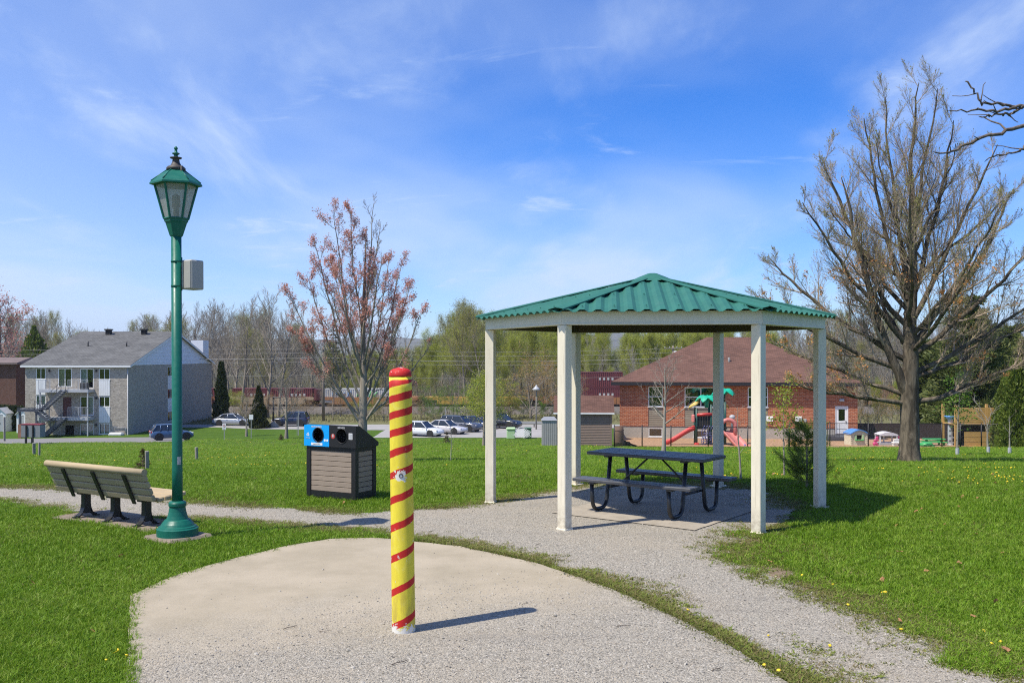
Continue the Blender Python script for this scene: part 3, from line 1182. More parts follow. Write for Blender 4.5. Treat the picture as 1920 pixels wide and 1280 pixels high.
rb, rt, zb, zt_ = .130, .232, 3.655, 4.045
cage = MB()
for k in range(6):
    t_ = ph0 + k * math.pi / 3
    p, q = Vector((rb * math.cos(t_), rb * math.sin(t_), zb)), Vector((rt * math.cos(t_), rt * math.sin(t_), zt_))
    cage.tube([p, q], .0135, 6, smooth=False)
    t2 = t_ + math.pi / 3
    p2, q2 = Vector((rb * math.cos(t2), rb * math.sin(t2), zb)), Vector((rt * math.cos(t2), rt * math.sin(t2), zt_))
    cage.tube([p, p2], .012, 6, smooth=False)
    cage.tube([q, q2], .012, 6, smooth=False)
cage.build('lantern_frame', M_lamp, la)
M_frost = frost_mat()
for k in range(6):
    t_, t2 = ph0 + k * math.pi / 3, ph0 + (k + 1) * math.pi / 3
    f_ = .955
    b = MB()
    vs = [(rb * f_ * math.cos(t_), rb * f_ * math.sin(t_), zb + .005), (rb * f_ * math.cos(t2), rb * f_ * math.sin(t2), zb + .005),
          (rt * f_ * math.cos(t2), rt * f_ * math.sin(t2), zt_), (rt * f_ * math.cos(t_), rt * f_ * math.sin(t_), zt_)]
    b.add(vs, [(0, 1, 2, 3)])
    b.build('pane', M_frost, la)
b = MB()
b.lathe([(.03, 3.66), (.03, 3.78), (.045, 3.79), (.045, 3.92), (.02, 3.93)], 14)
b.build('bulb_holder', pmat('bulb', (.38, .36, .32), .5, .1, 8), la)
b = MB()
b.lathe([(.245, 4.03), (.285, 4.038), (.285, 4.055), (.268, 4.075), (.16, 4.165), (.10, 4.205)], 6, smooth=False, phase=ph0)
for k in range(6):
    t_ = ph0 + k * math.pi / 3
    b.tube([(.27 * math.cos(t_), .27 * math.sin(t_), 4.077), (.1 * math.cos(t_), .1 * math.sin(t_), 4.208)], .007, 5)
b.build('lantern_roof', M_lamp, la)
b = MB()
b.lathe([(.085, 4.2), (.105, 4.212), (.105, 4.235), (.09, 4.25), (.06, 4.265), (.042, 4.30), (.036, 4.34), (.062, 4.345), (.068, 4.355), (.03, 4.36)], 20)
b.build('vent_cap', M_cap, la)
b = MB()
b.lathe([(.03, 4.358), (.022, 4.37), (.022, 4.385), (.04, 4.395), (.042, 4.405), (.018, 4.415), (.014, 4.445), (.022, 4.455), (.022, 4.465), (.006, 4.485)], 16)
b.build('finial', M_lamp, la)
b = MB()
b.box((.085, -.06, 4.225), (.03, .03, .05), bev=.004)
b.tube([(.085, -.07, 4.24), (.092, -.085, 4.18), (.09, -.08, 4.15)], .009, 6)
b.build('photocell', M_cap, la)
b = MB()
b.box((.165, .055, 3.02), (.17, .19, .335), rz=R(-28), bev=.012)
b.build('junction_box', M_box, la)
b = MB()
T = Matrix.Translation((.165, .055, 3.02)) @ Matrix.Rotation(R(-28), 4, 'Z')
b.box((-.05, -.1, 0), (.022, .012, .29), M=T, bev=.003)
b.box((.02, -.098, 0), (.1, .006, .31), M=T, bev=.002)
b.build('box_door', M_box, la)
b = MB()
b.box((-.01, .11, 3.02), (.14, .1, .3), bev=.012, rz=R(-10))
b.build('rear_box', M_box, la)
b = MB()
b.tube([(.05, .02, 2.84), (.05, .02, 3.22)], .012, 8)
for z in (2.88, 3.16):
    b.lathe([(.061, z), (.061, z + .025)], 24)
b.build('bracket', M_lamp, la)
b = MB()
for a_ in (10, 22, 34):
    pass
pts = [(.0588 * math.cos(R(a_)), .0588 * math.sin(R(a_))) for a_ in (-70, -60, -50, -40, -30)]
for (x0, y0), (x1, y1) in zip(pts[:-1], pts[1:]):
    b.add([(x0, y0, .86), (x1, y1, .86), (x1, y1, .95), (x0, y0, .95)], [(0, 1, 2, 3)])
b.build('sticker', pmat('sticker', (.45, .42, .40), .5, .5, 60, dirt_or_dapple=(.5, .25, .05), dirt_or_dapple_amt=.8), la)

# ------------------------------------------------------------------ litter and recycling bin
M_bblack = pmat('bin_black', (.010, .010, .011), .5, .2, 8)
M_bplank = pmat('bin_plank', (.30, .235, .18), .8, .12, 6, stretch=(.3, .3, 3), bump=.3, bscale=50, bdist=.003)
M_blue = pmat('bin_blue', (.0, .33, .80), .35, .04, 3)
M_white = pmat('white_print', (.78, .78, .76), .5, .04, 6)
M_redp = pmat('red_print', (.45, .05, .04), .5, .1, 6)
M_greyp = pmat('grey_print', (.18, .18, .18), .5, .1, 6)
bi = empty('recycling_bin', Vector((-2.528, 13.83, 0)), R(-28), 'black twin bin with brown plank sides and blue recycling panel', 'bin')
W2, D2, HB = .45, .25, .775
b = MB()
for sx in (-1, 1):
    for sy in (-1, 1):
        b.span((sx * W2, sy * D2, .03), (sx * (W2 - .075), sy * (D2 - .075), HB))
for sy in (-1, 1):
    b.span((-W2 + .076, sy * (D2 - .004), .03), (W2 - .076, sy * (D2 - .06), .12))
    b.span((-W2 + .076, sy * (D2 - .004), HB - .06), (W2 - .076, sy * (D2 - .06), HB))
for sx in (-1, 1):
    b.span((sx * (W2 - .004), -D2 + .076, .03), (sx * (W2 - .06), D2 - .076, .12))
    b.span((sx * (W2 - .004), -D2 + .076, HB - .06), (sx * (W2 - .06), D2 - .076, HB))
b.span((-W2 + .07, -D2 + .07, .1), (W2 - .07, D2 - .07, HB - .01))
b.build('frame', M_bblack, bi)
nP = 8
hp = (HB - .06 - .12) / nP
for i in range(nP):
    z = .12 + hp * (i + .5)
    for sy in (-1, 1):
        MB().box((0, sy * (D2 - .025), z), (2 * W2 - .154, .024, hp - .007), bev=.003, M=Matrix.Rotation(0, 4, 'X')).build('plank', M_bplank, bi)
    for sx in (-1, 1):
        MB().box((sx * (W2 - .025), 0, z), (.024, 2 * D2 - .154, hp - .007), bev=.003).build('side_plank', M_bplank, bi)
# lid: upright front with two round mouths, sloping down to the back
OV = .025
zf0, zf1 = HB + .002, HB + .315
yf, yb = -D2 - OV, D2 + OV
b = MB()
xl, xr = -W2 - OV, W2 + OV
prf = [(yf + .012, zf0), (yb, zf0), (yb, zf0 + .05), (yf + .09, zf1), (yf + .012, zf1)]
th_ = .012
for sx, x0 in ((-1, xl), (1, xr)):
    x1 = x0 - sx * th_
    n = len(prf)
    vs = [(x0, y, z) for y, z in prf] + [(x1, y, z) for y, z in prf]
    fs = [tuple(range(n)), tuple(range(2 * n - 1, n - 1, -1))] + [(i, (i + 1) % n, n + (i + 1) % n, n + i) for i in range(n)]
    b.add(vs, fs)
for (y0, z0), (y1, z1) in ((prf[1], prf[2]), (prf[2], prf[3]), (prf[3], prf[4])):
    dy, dz = y1 - y0, z1 - z0
    L = math.hypot(dy, dz)
    ny_, nz_ = -dz / L * -1, -dy / L
    b.add([(xl + th_, y0, z0), (xr - th_, y0, z0), (xr - th_, y1, z1), (xl + th_, y1, z1),
           (xl + th_, y0 - ny_ * .012, z0 - nz_ * .0 - .012), (xr - th_, y0 - ny_ * .012, z0 - .012), (xr - th_, y1 - ny_ * .012, z1 - .012), (xl + th_, y1 - ny_ * .012, z1 - .012)],
          [(0, 1, 2, 3), (7, 6, 5, 4), (0, 4, 5, 1), (2, 6, 7, 3)])
b.span((xl + .02, yf + .15, zf0), (xr - .02, yf + .155, zf1 - .07))
b.build('lid', M_bblack, bi)


def mouth_plate(x0, x1, cx, cz, r, n=40):
    """rectangular plate with a round hole, a rim and thickness"""
    b = MB()
    z0, z1 = zf0, zf1
    y0, y1 = yf, yf + .011
    outer = []
    for k in range(n):
        t_ = 2 * math.pi * k / n
        dx, dz = math.cos(t_), math.sin(t_)
        sc = 1e9
        if dx > 1e-9:
            sc = min(sc, (x1 - cx) / dx)
        if dx < -1e-9:
            sc = min(sc, (x0 - cx) / dx)
        if dz > 1e-9:
            sc = min(sc, (z1 - cz) / dz)
        if dz < -1e-9:
            sc = min(sc, (z0 - cz) / dz)
        outer.append((cx + dx * sc, cz + dz * sc))
    inner = [(cx + r * math.cos(2 * math.pi * k / n), cz + r * 1.05 * math.sin(2 * math.pi * k / n)) for k in range(n)]
    # corners
    vs = [(p[0], y0, p[1]) for p in outer] + [(p[0], y0, p[1]) for p in inner] + [(p[0], y1, p[1]) for p in outer] + [(p[0], y1, p[1]) for p in inner]
    fs = []
    for k in range(n):
        k2 = (k + 1) % n
        fs += [(k, k2, n + k2, n + k), (n + k, n + k2, 3 * n + k2, 3 * n + k), (k2, k, 2 * n + k, 2 * n + k2)]
    b.add(vs, fs)
    for cxn, czn in ((x0, z0), (x1, z0), (x1, z1), (x0, z1)):   # fill the plate's corners
        q = sorted(outer, key=lambda p: (p[0] - cxn) ** 2 + (p[1] - czn) ** 2)[:2]
        b.add([(cxn, y0, czn), (q[0][0], y0, q[0][1]), (q[1][0], y0, q[1][1])], [(0, 1, 2)])
    return b


xm = -.005
cz = (zf0 + zf1) / 2 + .01
pb = mouth_plate(xl, xm - .004, -.21, cz, .098).build('recycling_panel', M_blue, bi)
pk = mouth_plate(xm + .004, xr, .225, cz, .098).build('litter_panel', M_bblack, bi)
for cx_, par in ((-.21, pb), (.225, pk)):
    rim = MB()
    rim.tube([(cx_ + .1 * math.cos(t_ * math.pi / 16), yf - .003, cz + .105 * math.sin(t_ * math.pi / 16)) for t_ in range(33)], .006, 6, caps=False)
    rim.build('rim', M_bblack, par)
RX = (R(90), 0, 0)
text_part('lettering', 'RECYCLABLES', .030, M_white, pb, (-.24, yf - .002, zf1 - .028), RX)
text_part('lettering', 'RECYCLABLE', .013, M_white, pb, (-.40, yf - .002, cz - .05), RX)
tri = MB()
for k in range(3):
    T = Matrix.Translation((-.40, yf - .002, cz + .002)) @ Matrix.Rotation(-2 * math.pi * k / 3, 4, 'Y')
    tri.add([(-.012, 0, .018), (.006, 0, .03), (.02, 0, .006), (.011, 0, .001), (.003, 0, .016), (-.006, 0, .010), (.026, 0, .010), (.006, 0, -.006)],
            [(0, 1, 4, 5), (1, 2, 3, 4), (6, 7, 3)], M=T)
tri.build('recycling_symbol', M_white, pb)
st = MB().box((-.235, yf - .002, zf0 + .032), (.21, .003, .036)).build('sticker', M_white, pb)
text_part('lettering', 'merci de trier', .022, M_greyp, pb, (-.235, yf - .004, zf0 + .032), RX)
em = MB()
for dx in (-.022, .022):
    em.lathe([(.018, 0), (.018, .002)], 16, M=Matrix.Translation((-.062 + dx, yf - .001, cz - .075)) @ Matrix.Rotation(R(90), 4, 'X'))
em.build('round_emblems', M_white, pb)
text_part('lettering', 'DÉCHETS', .030, M_white, pk, (.215, yf - .002, zf1 - .030), RX)
MB().lathe([(.036, 0), (.036, .002)], 24, M=Matrix.Translation((.065, yf - .001, cz - .01)) @ Matrix.Rotation(R(90), 4, 'X')).build('red_sticker', M_redp, pk)
fk = MB()
for dx in (-.01, 0, .01):
    fk.box((.065 + dx, yf - .0045, cz), (.005, .002, .04))
fk.box((.065, yf - .0045, cz - .015), (.025, .0025, .005))
fk.build('symbol', M_white, pk)
MB().box((.385, yf - .002, cz), (.065, .003, .09)).build('label_sheet', M_white, pk)
for k in range(5):
    MB().box((.385, yf - .0045, cz + .03 - k * .015), (.05, .002, .006)).build('printed_line', M_greyp, pk)
# ------------------------------------------------------------------ buildings
M_brick_g = brick_mat('grey_brick', (.50, .44, .36), (.31, .27, .22), (.46, .42, .36), w=.25, h=.09, mort=.012, dark=(.15, .13, .11))
M_brick_r = brick_mat('red_brick', (.44, .138, .060), (.31, .092, .044), (.56, .33, .22), w=.30, h=.105, mort=.014, dark=(.17, .055, .038))
M_brick_d = brick_mat('dark_brick', (.17, .075, .05), (.12, .055, .04), (.16, .12, .10))
M_sh_grey = shingle_mat('grey_shingles', (.165, .165, .16), (.11, .11, .108))
M_sh_brown = shingle_mat('brown_shingles', (.18, .098, .075), (.125, .070, .055))
M_vinyl = pmat('white_vinyl', (.74, .76, .79), .5, .04, 3)
M_trim = pmat('white_trim', (.76, .76, .74), .45, .05, 3)
M_tan = pmat('taupe_siding', (.235, .20, .145), .7, .08, 3)
M_brown_s = pmat('brown_siding', (.23, .165, .125), .7, .08, 3)
M_darktrim = pmat('dark_fascia', (.02, .018, .02), .5, .1, 3)
M_found = pmat('foundation', (.42, .38, .32), .9, .12, 2, bump=.2, dirt_or_dapple=(.25, .21, .17), dirt_or_dapple_amt=.5)
M_steel = pmat('grey_steel', (.065, .072, .085), .5, .12, 4)
M_lgrey = pmat('light_grey', (.42, .43, .44), .5, .08, 4)
M_dark = pmat('dark_room', (.012, .012, .013), .8, .2, 2)
M_curt = pmat('curtain', (.50, .53, .52), .8, .12, 3, stretch=(14, 14, .4))
M_blind = pmat('yellow_blind', (.52, .50, .33), .8, .1, 3)
M_glass = glass_mat('window_glass')
M_galv0 = pmat('vent_grey', (.20, .20, .20), .6, .1, 4)
M_rdoor = pmat('maroon_door', (.10, .03, .028), .5, .1, 4)


def wall_mb(w, h, ops, depth=.14, x0=0.0, z0=0.0):
    """wall in the xz plane facing -y with openings (xa, za, xb, zb) and their reveals"""
    b = MB()
    X = sorted({x0, w} | {o[0] for o in ops} | {o[2] for o in ops})
    Z = sorted({z0, h} | {o[1] for o in ops} | {o[3] for o in ops})
    X = [x for x in X if x0 <= x <= w]
    Z = [z for z in Z if z0 <= z <= h]
    for xa, xb in zip(X[:-1], X[1:]):
        for za, zb_ in zip(Z[:-1], Z[1:]):
            cx, cz_ = (xa + xb) / 2, (za + zb_) / 2
            if any(o[0] < cx < o[2] and o[1] < cz_ < o[3] for o in ops):
                continue
            b.quad((xa, 0, za), (xb, 0, za), (xb, 0, zb_), (xa, 0, zb_))
    for xa, za, xb, zb_ in ops:
        d = depth
        b.quad((xa, 0, za), (xa, d, za), (xb, d, za), (xb, 0, za))
        b.quad((xa, d, zb_), (xa, 0, zb_), (xb, 0, zb_), (xb, d, zb_))
        b.quad((xa, d, za), (xa, 0, za), (xa, 0, zb_), (xa, d, zb_))
        b.quad((xb, 0, za), (xb, d, za), (xb, d, zb_), (xb, 0, zb_))
    return b


def place(o, M):
    o.matrix_local = M
    return o


def window(par, M, xa, za, xb, zb_, mull=(.5,), trans=(), fw=.06, curtain=None, cfrac=(0, 1), name='window', sill=True, mat=None, dep=.05):
    """frame set in an opening, with glass panes, a dark room and perhaps a curtain behind"""
    mat = mat or M_trim
    b = MB()
    y0, y1 = dep - .045, dep + .04
    e = .004
    b.span((xa + e, y0, za + e), (xa + fw, y1, zb_ - e))
    b.span((xb - fw, y0, za + e), (xb - e, y1, zb_ - e))
    b.span((xa + fw, y0, za + e), (xb - fw, y1, za + fw))
    b.span((xa + fw, y0, zb_ - fw), (xb - fw, y1, zb_ - e))
    xsn = [xa + fw] + [xa + (xb - xa) * m for m in mull] + [xb - fw]
    zsn = [za + fw] + [za + (zb_ - za) * m for m in trans] + [zb_ - fw]
    for x in xsn[1:-1]:
        b.span((x - fw * .45, y0 + .012, za + fw), (x + fw * .45, y1 - .004, zb_ - fw))
    for z in zsn[1:-1]:
        b.span((xa + fw, y0 + .008, z - fw * .45), (xb - fw, y1 - .008, z + fw * .45))
    if sill:
        b.span((xa - .04, -.05, za - .05), (xb + .04, .03, za - .002))
    fr = b.build(name, mat, par)
    fr.matrix_local = M
    for x0, x1 in zip(xsn[:-1], xsn[1:]):
        for z0, z1 in zip(zsn[:-1], zsn[1:]):
            MB().quad((x0, dep, z0), (x1, dep, z0), (x1, dep, z1), (x0, dep, z1)).build('pane', M_glass, fr)
    r = MB()
    r.quad((xa, dep + .6, za), (xb, dep + .6, za), (xb, dep + .6, zb_), (xa, dep + .6, zb_))
    r.quad((xa, dep + .05, za), (xa, dep + .6, za), (xa, dep + .6, zb_), (xa, dep + .05, zb_))
    r.quad((xb, dep + .6, za), (xb, dep + .05, za), (xb, dep + .05, zb_), (xb, dep + .6, zb_))
    r.quad((xa, dep + .6, zb_), (xb, dep + .6, zb_), (xb, dep + .05, zb_), (xa, dep + .05, zb_))
    r.quad((xa, dep + .05, za), (xb, dep + .05, za), (xb, dep + .6, za), (xa, dep + .6, za))
    r.build('dark_room', M_dark, fr)
    if curtain is not None:
        c = MB()
        u0, u1 = xa + (xb - xa) * cfrac[0], xa + (xb - xa) * cfrac[1]
        n = max(4, int((u1 - u0) / .07))
        for i in range(n):
            p, q = u0 + (u1 - u0) * i / n, u0 + (u1 - u0) * (i + 1) / n
            c.quad((p, dep + .10 + .03 * (i % 2), za), (q, dep + .10 + .03 * ((i + 1) % 2), za), (q, dep + .10 + .03 * ((i + 1) % 2), zb_), (p, dep + .10 + .03 * (i % 2), zb_))
        c.build('curtain', curtain, fr)
    return fr


def lap_panel(par, M, xa, za, xb, zb_, mat, lap=.13, name='siding', vertical=False, proud=.02):
    b = MB()
    if vertical:
        n = max(2, int((xb - xa) / lap))
        for i in range(n):
            p, q = xa + (xb - xa) * i / n, xa + (xb - xa) * (i + 1) / n
            b.span((p + .006, -proud, za), (q - .006, .03, zb_))
        b.span((xa, -.004, za), (xb, .028, zb_))
    else:
        n = max(2, int((zb_ - za) / lap))
        for i in range(n):
            p, q = za + (zb_ - za) * i / n, za + (zb_ - za) * (i + 1) / n
            b.add([(xa, -proud, p), (xb, -proud, p), (xb, -.004, q), (xa, -.004, q), (xa, .02, p), (xb, .02, p)], [(0, 1, 2, 3), (4, 5, 1, 0)])
    o = b.build(name, mat, par)
    o.matrix_local = M
    return o


# ---- grey brick apartment block on the left
AX0, AX1, AY0, AY1 = -50.6, -39.9, 97.0, 124.0
AZ = -6.3
AE = zpx(684.5, 97.0) - AZ          # eave height
ap_ = empty('apartment_block', (AX0, AY0, AZ), 0, 'three-storey grey brick apartment block with outside stairs and grey shingle roof', 'building')
fx = lambda px: (px - 960) / F * AY0 - AX0
fz = lambda py: zpx(py, AY0) - AZ
I4 = Matrix.Identity(4)
AW = AX1 - AX0
wins = [(67.5, 690, 85.5, 710.5), (67.5, 741, 85.5, 760), (67.5, 789.5, 85.5, 808), (185.5, 691, 206, 711.5), (185.5, 743, 206, 762.5), (185.5, 793.5, 206, 813.5)]
doors = [(109, 690.5, 134.5, 725), (150.5, 691, 175.5, 727.5), (150.5, 743, 175.5, 778.5), (150.5, 793.5, 175.5, 816.5)]
mdoor = (118, 744, 134, 780)
bdoor = (122, 797, 139, 817)
op = lambda r: (fx(r[0]), fz(r[3]), fx(r[2]), fz(r[1]))
ops = [op(r) for r in wins + doors + [mdoor, bdoor]]
panels = [(67.5, 710.5, 85.5, 741), (67.5, 760, 85.5, 789.5), (185.5, 711.5, 206, 743), (185.5, 762.5, 206, 793.5)]
fw_ = wall_mb(AW, AE, ops, z0=-.6)
fw_.build('front_wall', M_brick_g, ap_)
curt = [None, M_curt, None, None, None, M_curt]
for r, c in zip(wins, curt):
    window(ap_, I4, *op(r), curtain=c, sill=True)
cs = [(M_blind, (0, .48)), (M_curt, (.02, .5)), (M_curt, (.62, .98)), (M_curt, (.1, .9))]
for r, (c, cf) in zip(doors, cs):
    window(ap_, I4, *op(r), curtain=c, cfrac=cf, name='sliding_door', fw=.07, sill=False)
for r in panels:
    a = op(r)
    lap_panel(ap_, I4, a[0], a[1] + .06, a[2], a[3] - .004, M_trim, .22, 'white_panel', True, .035)
a = op(mdoor)
MB().span((a[0] + .01, .05, a[1]), (a[2] - .01, .1, a[3] - .01)).build('door', M_rdoor, ap_)
a = op(bdoor)
MB().span((a[0] + .01, .3, a[1]), (a[2] - .01, .35, a[3] - .01)).build('basement_door', M_dark, ap_)
# side wall facing the lawn
AD = AY1 - AY0
S4 = Matrix.Translation((AW, 0, 0)) @ Matrix.Rotation(R(90), 4, 'Z')
sy = lambda px: AX1 * F / (px - 960) - AY0
sz = lambda py, px: zpx(py, AX1 * F / (px - 960)) - AZ
sx0, sx1 = sy(314.5), sy(324.5)
hz = [AE - .35 - 1.15, AE - .35]
sops = []
for k in range(3):
    top = AE - .25 - 2.62 * k
    sops.append((sx0, top - 1.15, sx1, top))
b = wall_mb(AD, AE - .02, sops, z0=-1.2)
b.build('side_wall', M_brick_g, ap_).matrix_local = S4
for k, o_ in enumerate(sops):
    window(ap_, S4, *o_, sill=False)
    if k < 2:
        lap_panel(ap_, S4, o_[0], o_[1] - 1.47, o_[2], o_[1] - .005, M_trim, .2, 'white_panel', True, .03)
MB().span((0, -.03, -1.5), (.12, AD, AE - .1)).build('rear_wall', M_brick_g, ap_).location = (0, .16, 0)
# gable, roof
ridge_y, ridge_z = AD / 2, AE + 3.75
OVH = .30
b = MB()
b.add([(0, 0, AE - .02), (AD, 0, AE - .02), (AD / 2, 0, ridge_z - .12)], [(0, 1, 2)])
n = 22
for i in range(n):
    z0, z1 = AE + (ridge_z - .15 - AE) * i / n, AE + (ridge_z - .15 - AE) * (i + 1) / n
    f0 = (z0 - AE) / (ridge_z - AE)
    b.add([(AD / 2 * f0 + .1, -.035, z0), (AD - AD / 2 * f0 - .1, -.035, z0), (AD - AD / 2 * f0 - .25, -.008, z1), (AD / 2 * f0 + .25, -.008, z1)], [(0, 1, 2, 3)])
b.build('gable_siding', M_vinyl, ap_).matrix_local = S4
b = MB()
ye0, ye1 = -OVH, AD + OVH
ze = AE - (ridge_z - AE) * OVH / (AD / 2)
xl, xr = -.35, AW + .38
for ya, za, yb_, zb_ in ((ye0, ze + .1, ridge_y, ridge_z + .1), (ye1, ze + .1, ridge_y, ridge_z + .1)):
    s_ = 1 if ya < yb_ else -1
    b.add([(xl, ya, za), (xr, ya, za), (xr, yb_, zb_), (xl, yb_, zb_), (xl, ya, za - .09), (xr, ya, za - .09), (xr, yb_, zb_ - .09), (xl, yb_, zb_ - .09)],
          [(0, 1, 2, 3), (7, 6, 5, 4), (0, 4, 5, 1), (1, 5, 6, 2), (0, 3, 7, 4)])
rf = b.build('roof', M_sh_grey, ap_)
b = MB()
b.span((xl, ye0 - .04, ze - .13), (xr, ye0 + .02, ze + .06))
b.span((xl, ye0 + .02, ze - .11), (xr, .0, ze - .09))
for ya, yb_ in ((ye0, ridge_y), (ye1, ridge_y)):
    b.add([(xr + .01, ya, ze - .14), (xr + .01, ya, ze + .07), (xr + .01, yb_, ridge_z + .07), (xr + .01, yb_, ridge_z - .14),
           (xr - .05, ya, ze - .14), (xr - .05, ya, ze + .07), (xr - .05, yb_, ridge_z + .07), (xr - .05, yb_, ridge_z - .14)],
          [(0, 1, 2, 3), (7, 6, 5, 4), (0, 3, 7, 4), (1, 5, 6, 2)])
b.build('eave_trim', M_trim, rf)
rz_at = lambda y: AE + (ridge_z - AE) * y / (AD / 2) + .1
for px in (199, 266):
    x = (px - 960) / F * 108.5 - AX0
    y = 12.2
    b = MB()
    b.box((x, y, rz_at(y) + .22), (.55, .55, .5))
    b.box((x, y, rz_at(y) + .55), (.75, .75, .14))
    b.build('roof_vent', M_dark, rf)
for px in (157.5, 230.5):
    x = (px - 960) / F * 103 - AX0
    y = 7.0
    MB().tube([(x, y, rz_at(y) - .1), (x, y, rz_at(y) + .55)], .07, 8).build('vent_pipe', M_darktrim, rf)
CH1 = zpx(638, AY0 + AD * .93) - AZ
CH0 = zpx(674, AY0 + AD * .93) - AZ
b = MB()
b.box((AW - .95, AD * .93, (CH0 + CH1) / 2), (1.6, 2.2, CH1 - CH0))
for i in range(6):
    b.box((AW - .14, AD * .93 - .9 + i * .36, (CH0 + CH1) / 2), (.04, .25, CH1 - CH0 - .04))
b.build('chimney_box', M_vinyl, rf)
b = MB()
b.tube([(AW - .02, -.06, AE - .3), (AW - .02, -.06, .2), (AW + .25, -.2, .05)], .05, 8)
b.tube([(fx(214), -.05, .95), (fx(236), -.05, .95), (fx(236), -.05, .4)], .04, 6)
b.build('downspout', M_lgrey, ap_)


def railing(par, x0, x1, y, z, h=1.05, step=.13, name='railing', mat=None):
    b = MB()
    b.span((x0, y - .02, z + h - .04), (x1, y + .02, z + h))
    b.span((x0, y - .015, z + .08), (x1, y + .015, z + .11))
    n = int((x1 - x0) / step)
    for i in range(n + 1):
        x = x0 + (x1 - x0) * i / n
        w = .022 if i % 8 == 0 else .010
        b.span((x - w, y - w, z), (x + w, y + w, z + h - .04))
    return b.build(name, mat or M_lgrey, par)


# balconies and stairs
for zt0, zb0, pxa, pxb in ((729.5, 734.5, 86, 177), (780.5, 786.5, 86, 177)):
    z = fz(zb0)
    bal = MB().span((fx(pxa), -1.5, z), (fx(pxb), -.005, fz(zt0))).build('balcony', M_lgrey, ap_)
    railing(bal, fx(pxa), fx(pxa + 22) if zt0 < 740 else fx(pxa + 20), -1.46, fz(zt0))
    railing(bal, fx(140), fx(pxb), -1.46, fz(zt0))
    b = MB()
    for px in (88, 176):
        b.span((fx(px) - .05, -1.45, z - (2.55 if zb0 < 740 else 2.0)), (fx(px) + .05, -1.35, z))
    b.build('post', M_lgrey, bal)


def flight(par, xa, za, xb, zb_, y, w=1.0, n=9):
    """steel stair flight from (xa,za) up to (xb,zb)"""
    b = MB()
    L = math.hypot(xb - xa, zb_ - za)
    an = math.atan2(zb_ - za, xb - xa)
    for yy in (y, y - w):
        M = Matrix.Translation(((xa + xb) / 2, yy, (za + zb_) / 2)) @ Matrix.Rotation(-an, 4, 'Y')
        b.box((0, 0, 0), (L + .2, .05, .26), M=M)
        M2 = Matrix.Translation(((xa + xb) / 2, yy, (za + zb_) / 2 + .95)) @ Matrix.Rotation(-an, 4, 'Y')
        b.box((0, 0, 0), (L, .035, .035), M=M2)
        for i in range(5):
            t = i / 4
            x, z = xa + (xb - xa) * t, za + (zb_ - za) * t
            b.span((x - .015, yy - .015, z), (x + .015, yy + .015, z + .95))
    o = b.build('stair_flight', M_steel, par)
    tr = MB().box((0, 0, 0), (.26, w - .06, .04)).mesh('tread')
    for i in range(n):
        t = (i + .5) / n
        link_mesh(tr, 'tread', M_lgrey, o, (xa + (xb - xa) * t, y - w / 2, za + (zb_ - za) * t + .05))
    return o


st_ = empty('stairs', (0, 0, 0))
st_.parent = ap_
flight(st_, fx(103), fz(763), fx(137), fz(731), -1.6)
flight(st_, fx(122), fz(783), fx(99), fz(765), -2.75, n=6)
flight(st_, fx(98), fz(818), fx(138), fz(783), -1.6, n=11)
b = MB()
b.span((fx(68), -3.8, fz(766)), (fx(106), -1.55, fz(763.5)))
for i in range(14):
    x0, x1 = fx(68 + i * 2.4), fx(68 + (i + 1) * 2.4)
    b.add([(x0, -3.82, fz(767)), (x0 + .05, -3.82, fz(767)), (x1, -3.82, fz(760.5)), (x1 - .05, -3.82, fz(760.5))], [(0, 1, 2, 3)])
b.span((fx(68), -3.86, fz(767.5)), (fx(106), -3.80, fz(766)))
b.span((fx(68), -3.86, fz(760.5)), (fx(106), -3.80, fz(759.8)))
for px in (72, 102):
    b.span((fx(px) - .08, -3.75, -.2), (fx(px) + .08, -3.6, fz(766)))
b.build('landing', M_steel, st_)
b = MB()
b.box((fx(167), -1.0, fz(724.5)), (.75, .5, .9), bev=.06)
b.build('grill', M_dark, ap_)
for k, (px, py) in enumerate(((93, 695), (181, 695), (181, 746), (181, 796))):
    MB().box((fx(px), -.08, fz(py)), (.16, .16, .22), bev=.03).build('wall_light', M_dark, ap_)
b = MB()
b.box((fx(222), -.5, .25), (1.5, .7, .5), bev=.15)
tag(b.build('tarp_bundle', M_lgrey, None, (AX0, AY0, AZ), 'grey tarp covered bundle at the foot of the brick wall', 'tarp'))

# ---- dark brick house at the far left edge
d = 112
dx1 = (30 - 960) / F * d
dh = empty('dark_brick_house', (dx1 - 12, d, -6.2), 0, 'dark red brick house cut by the left edge of the photograph', 'building')
zt1 = zpx(683, d) + 6.2
wall_mb(12, zt1, [(8.6, 1.2, 9.9, 2.4)], z0=-.3).build('wall', M_brick_d, dh)
window(dh, I4, 8.6, 1.2, 9.9, 2.4)
b = MB()
b.add([(12, 0, -.3), (12, 9, -.3), (12, 9, zt1), (12, 0, zt1)], [(0, 1, 2, 3)])
b.build('side_wall', M_brick_d, dh)
b = MB()
b.span((-.5, -.5, zt1), (12.4, 9.5, zt1 + .22))
b.add([(-.5, -.5, zt1 + .22), (12.4, -.5, zt1 + .22), (12.0, 3.5, zt1 + .85), (-.1, 3.5, zt1 + .85), (12.4, 9.5, zt1 + .22), (-.5, 9.5, zt1 + .22)], [(0, 1, 2, 3), (3, 2, 4, 5), (1, 4, 2), (0, 3, 5)])
b.build('roof', pmat('flat_roof', (.16, .12, .11), .9, .2, 1), dh)

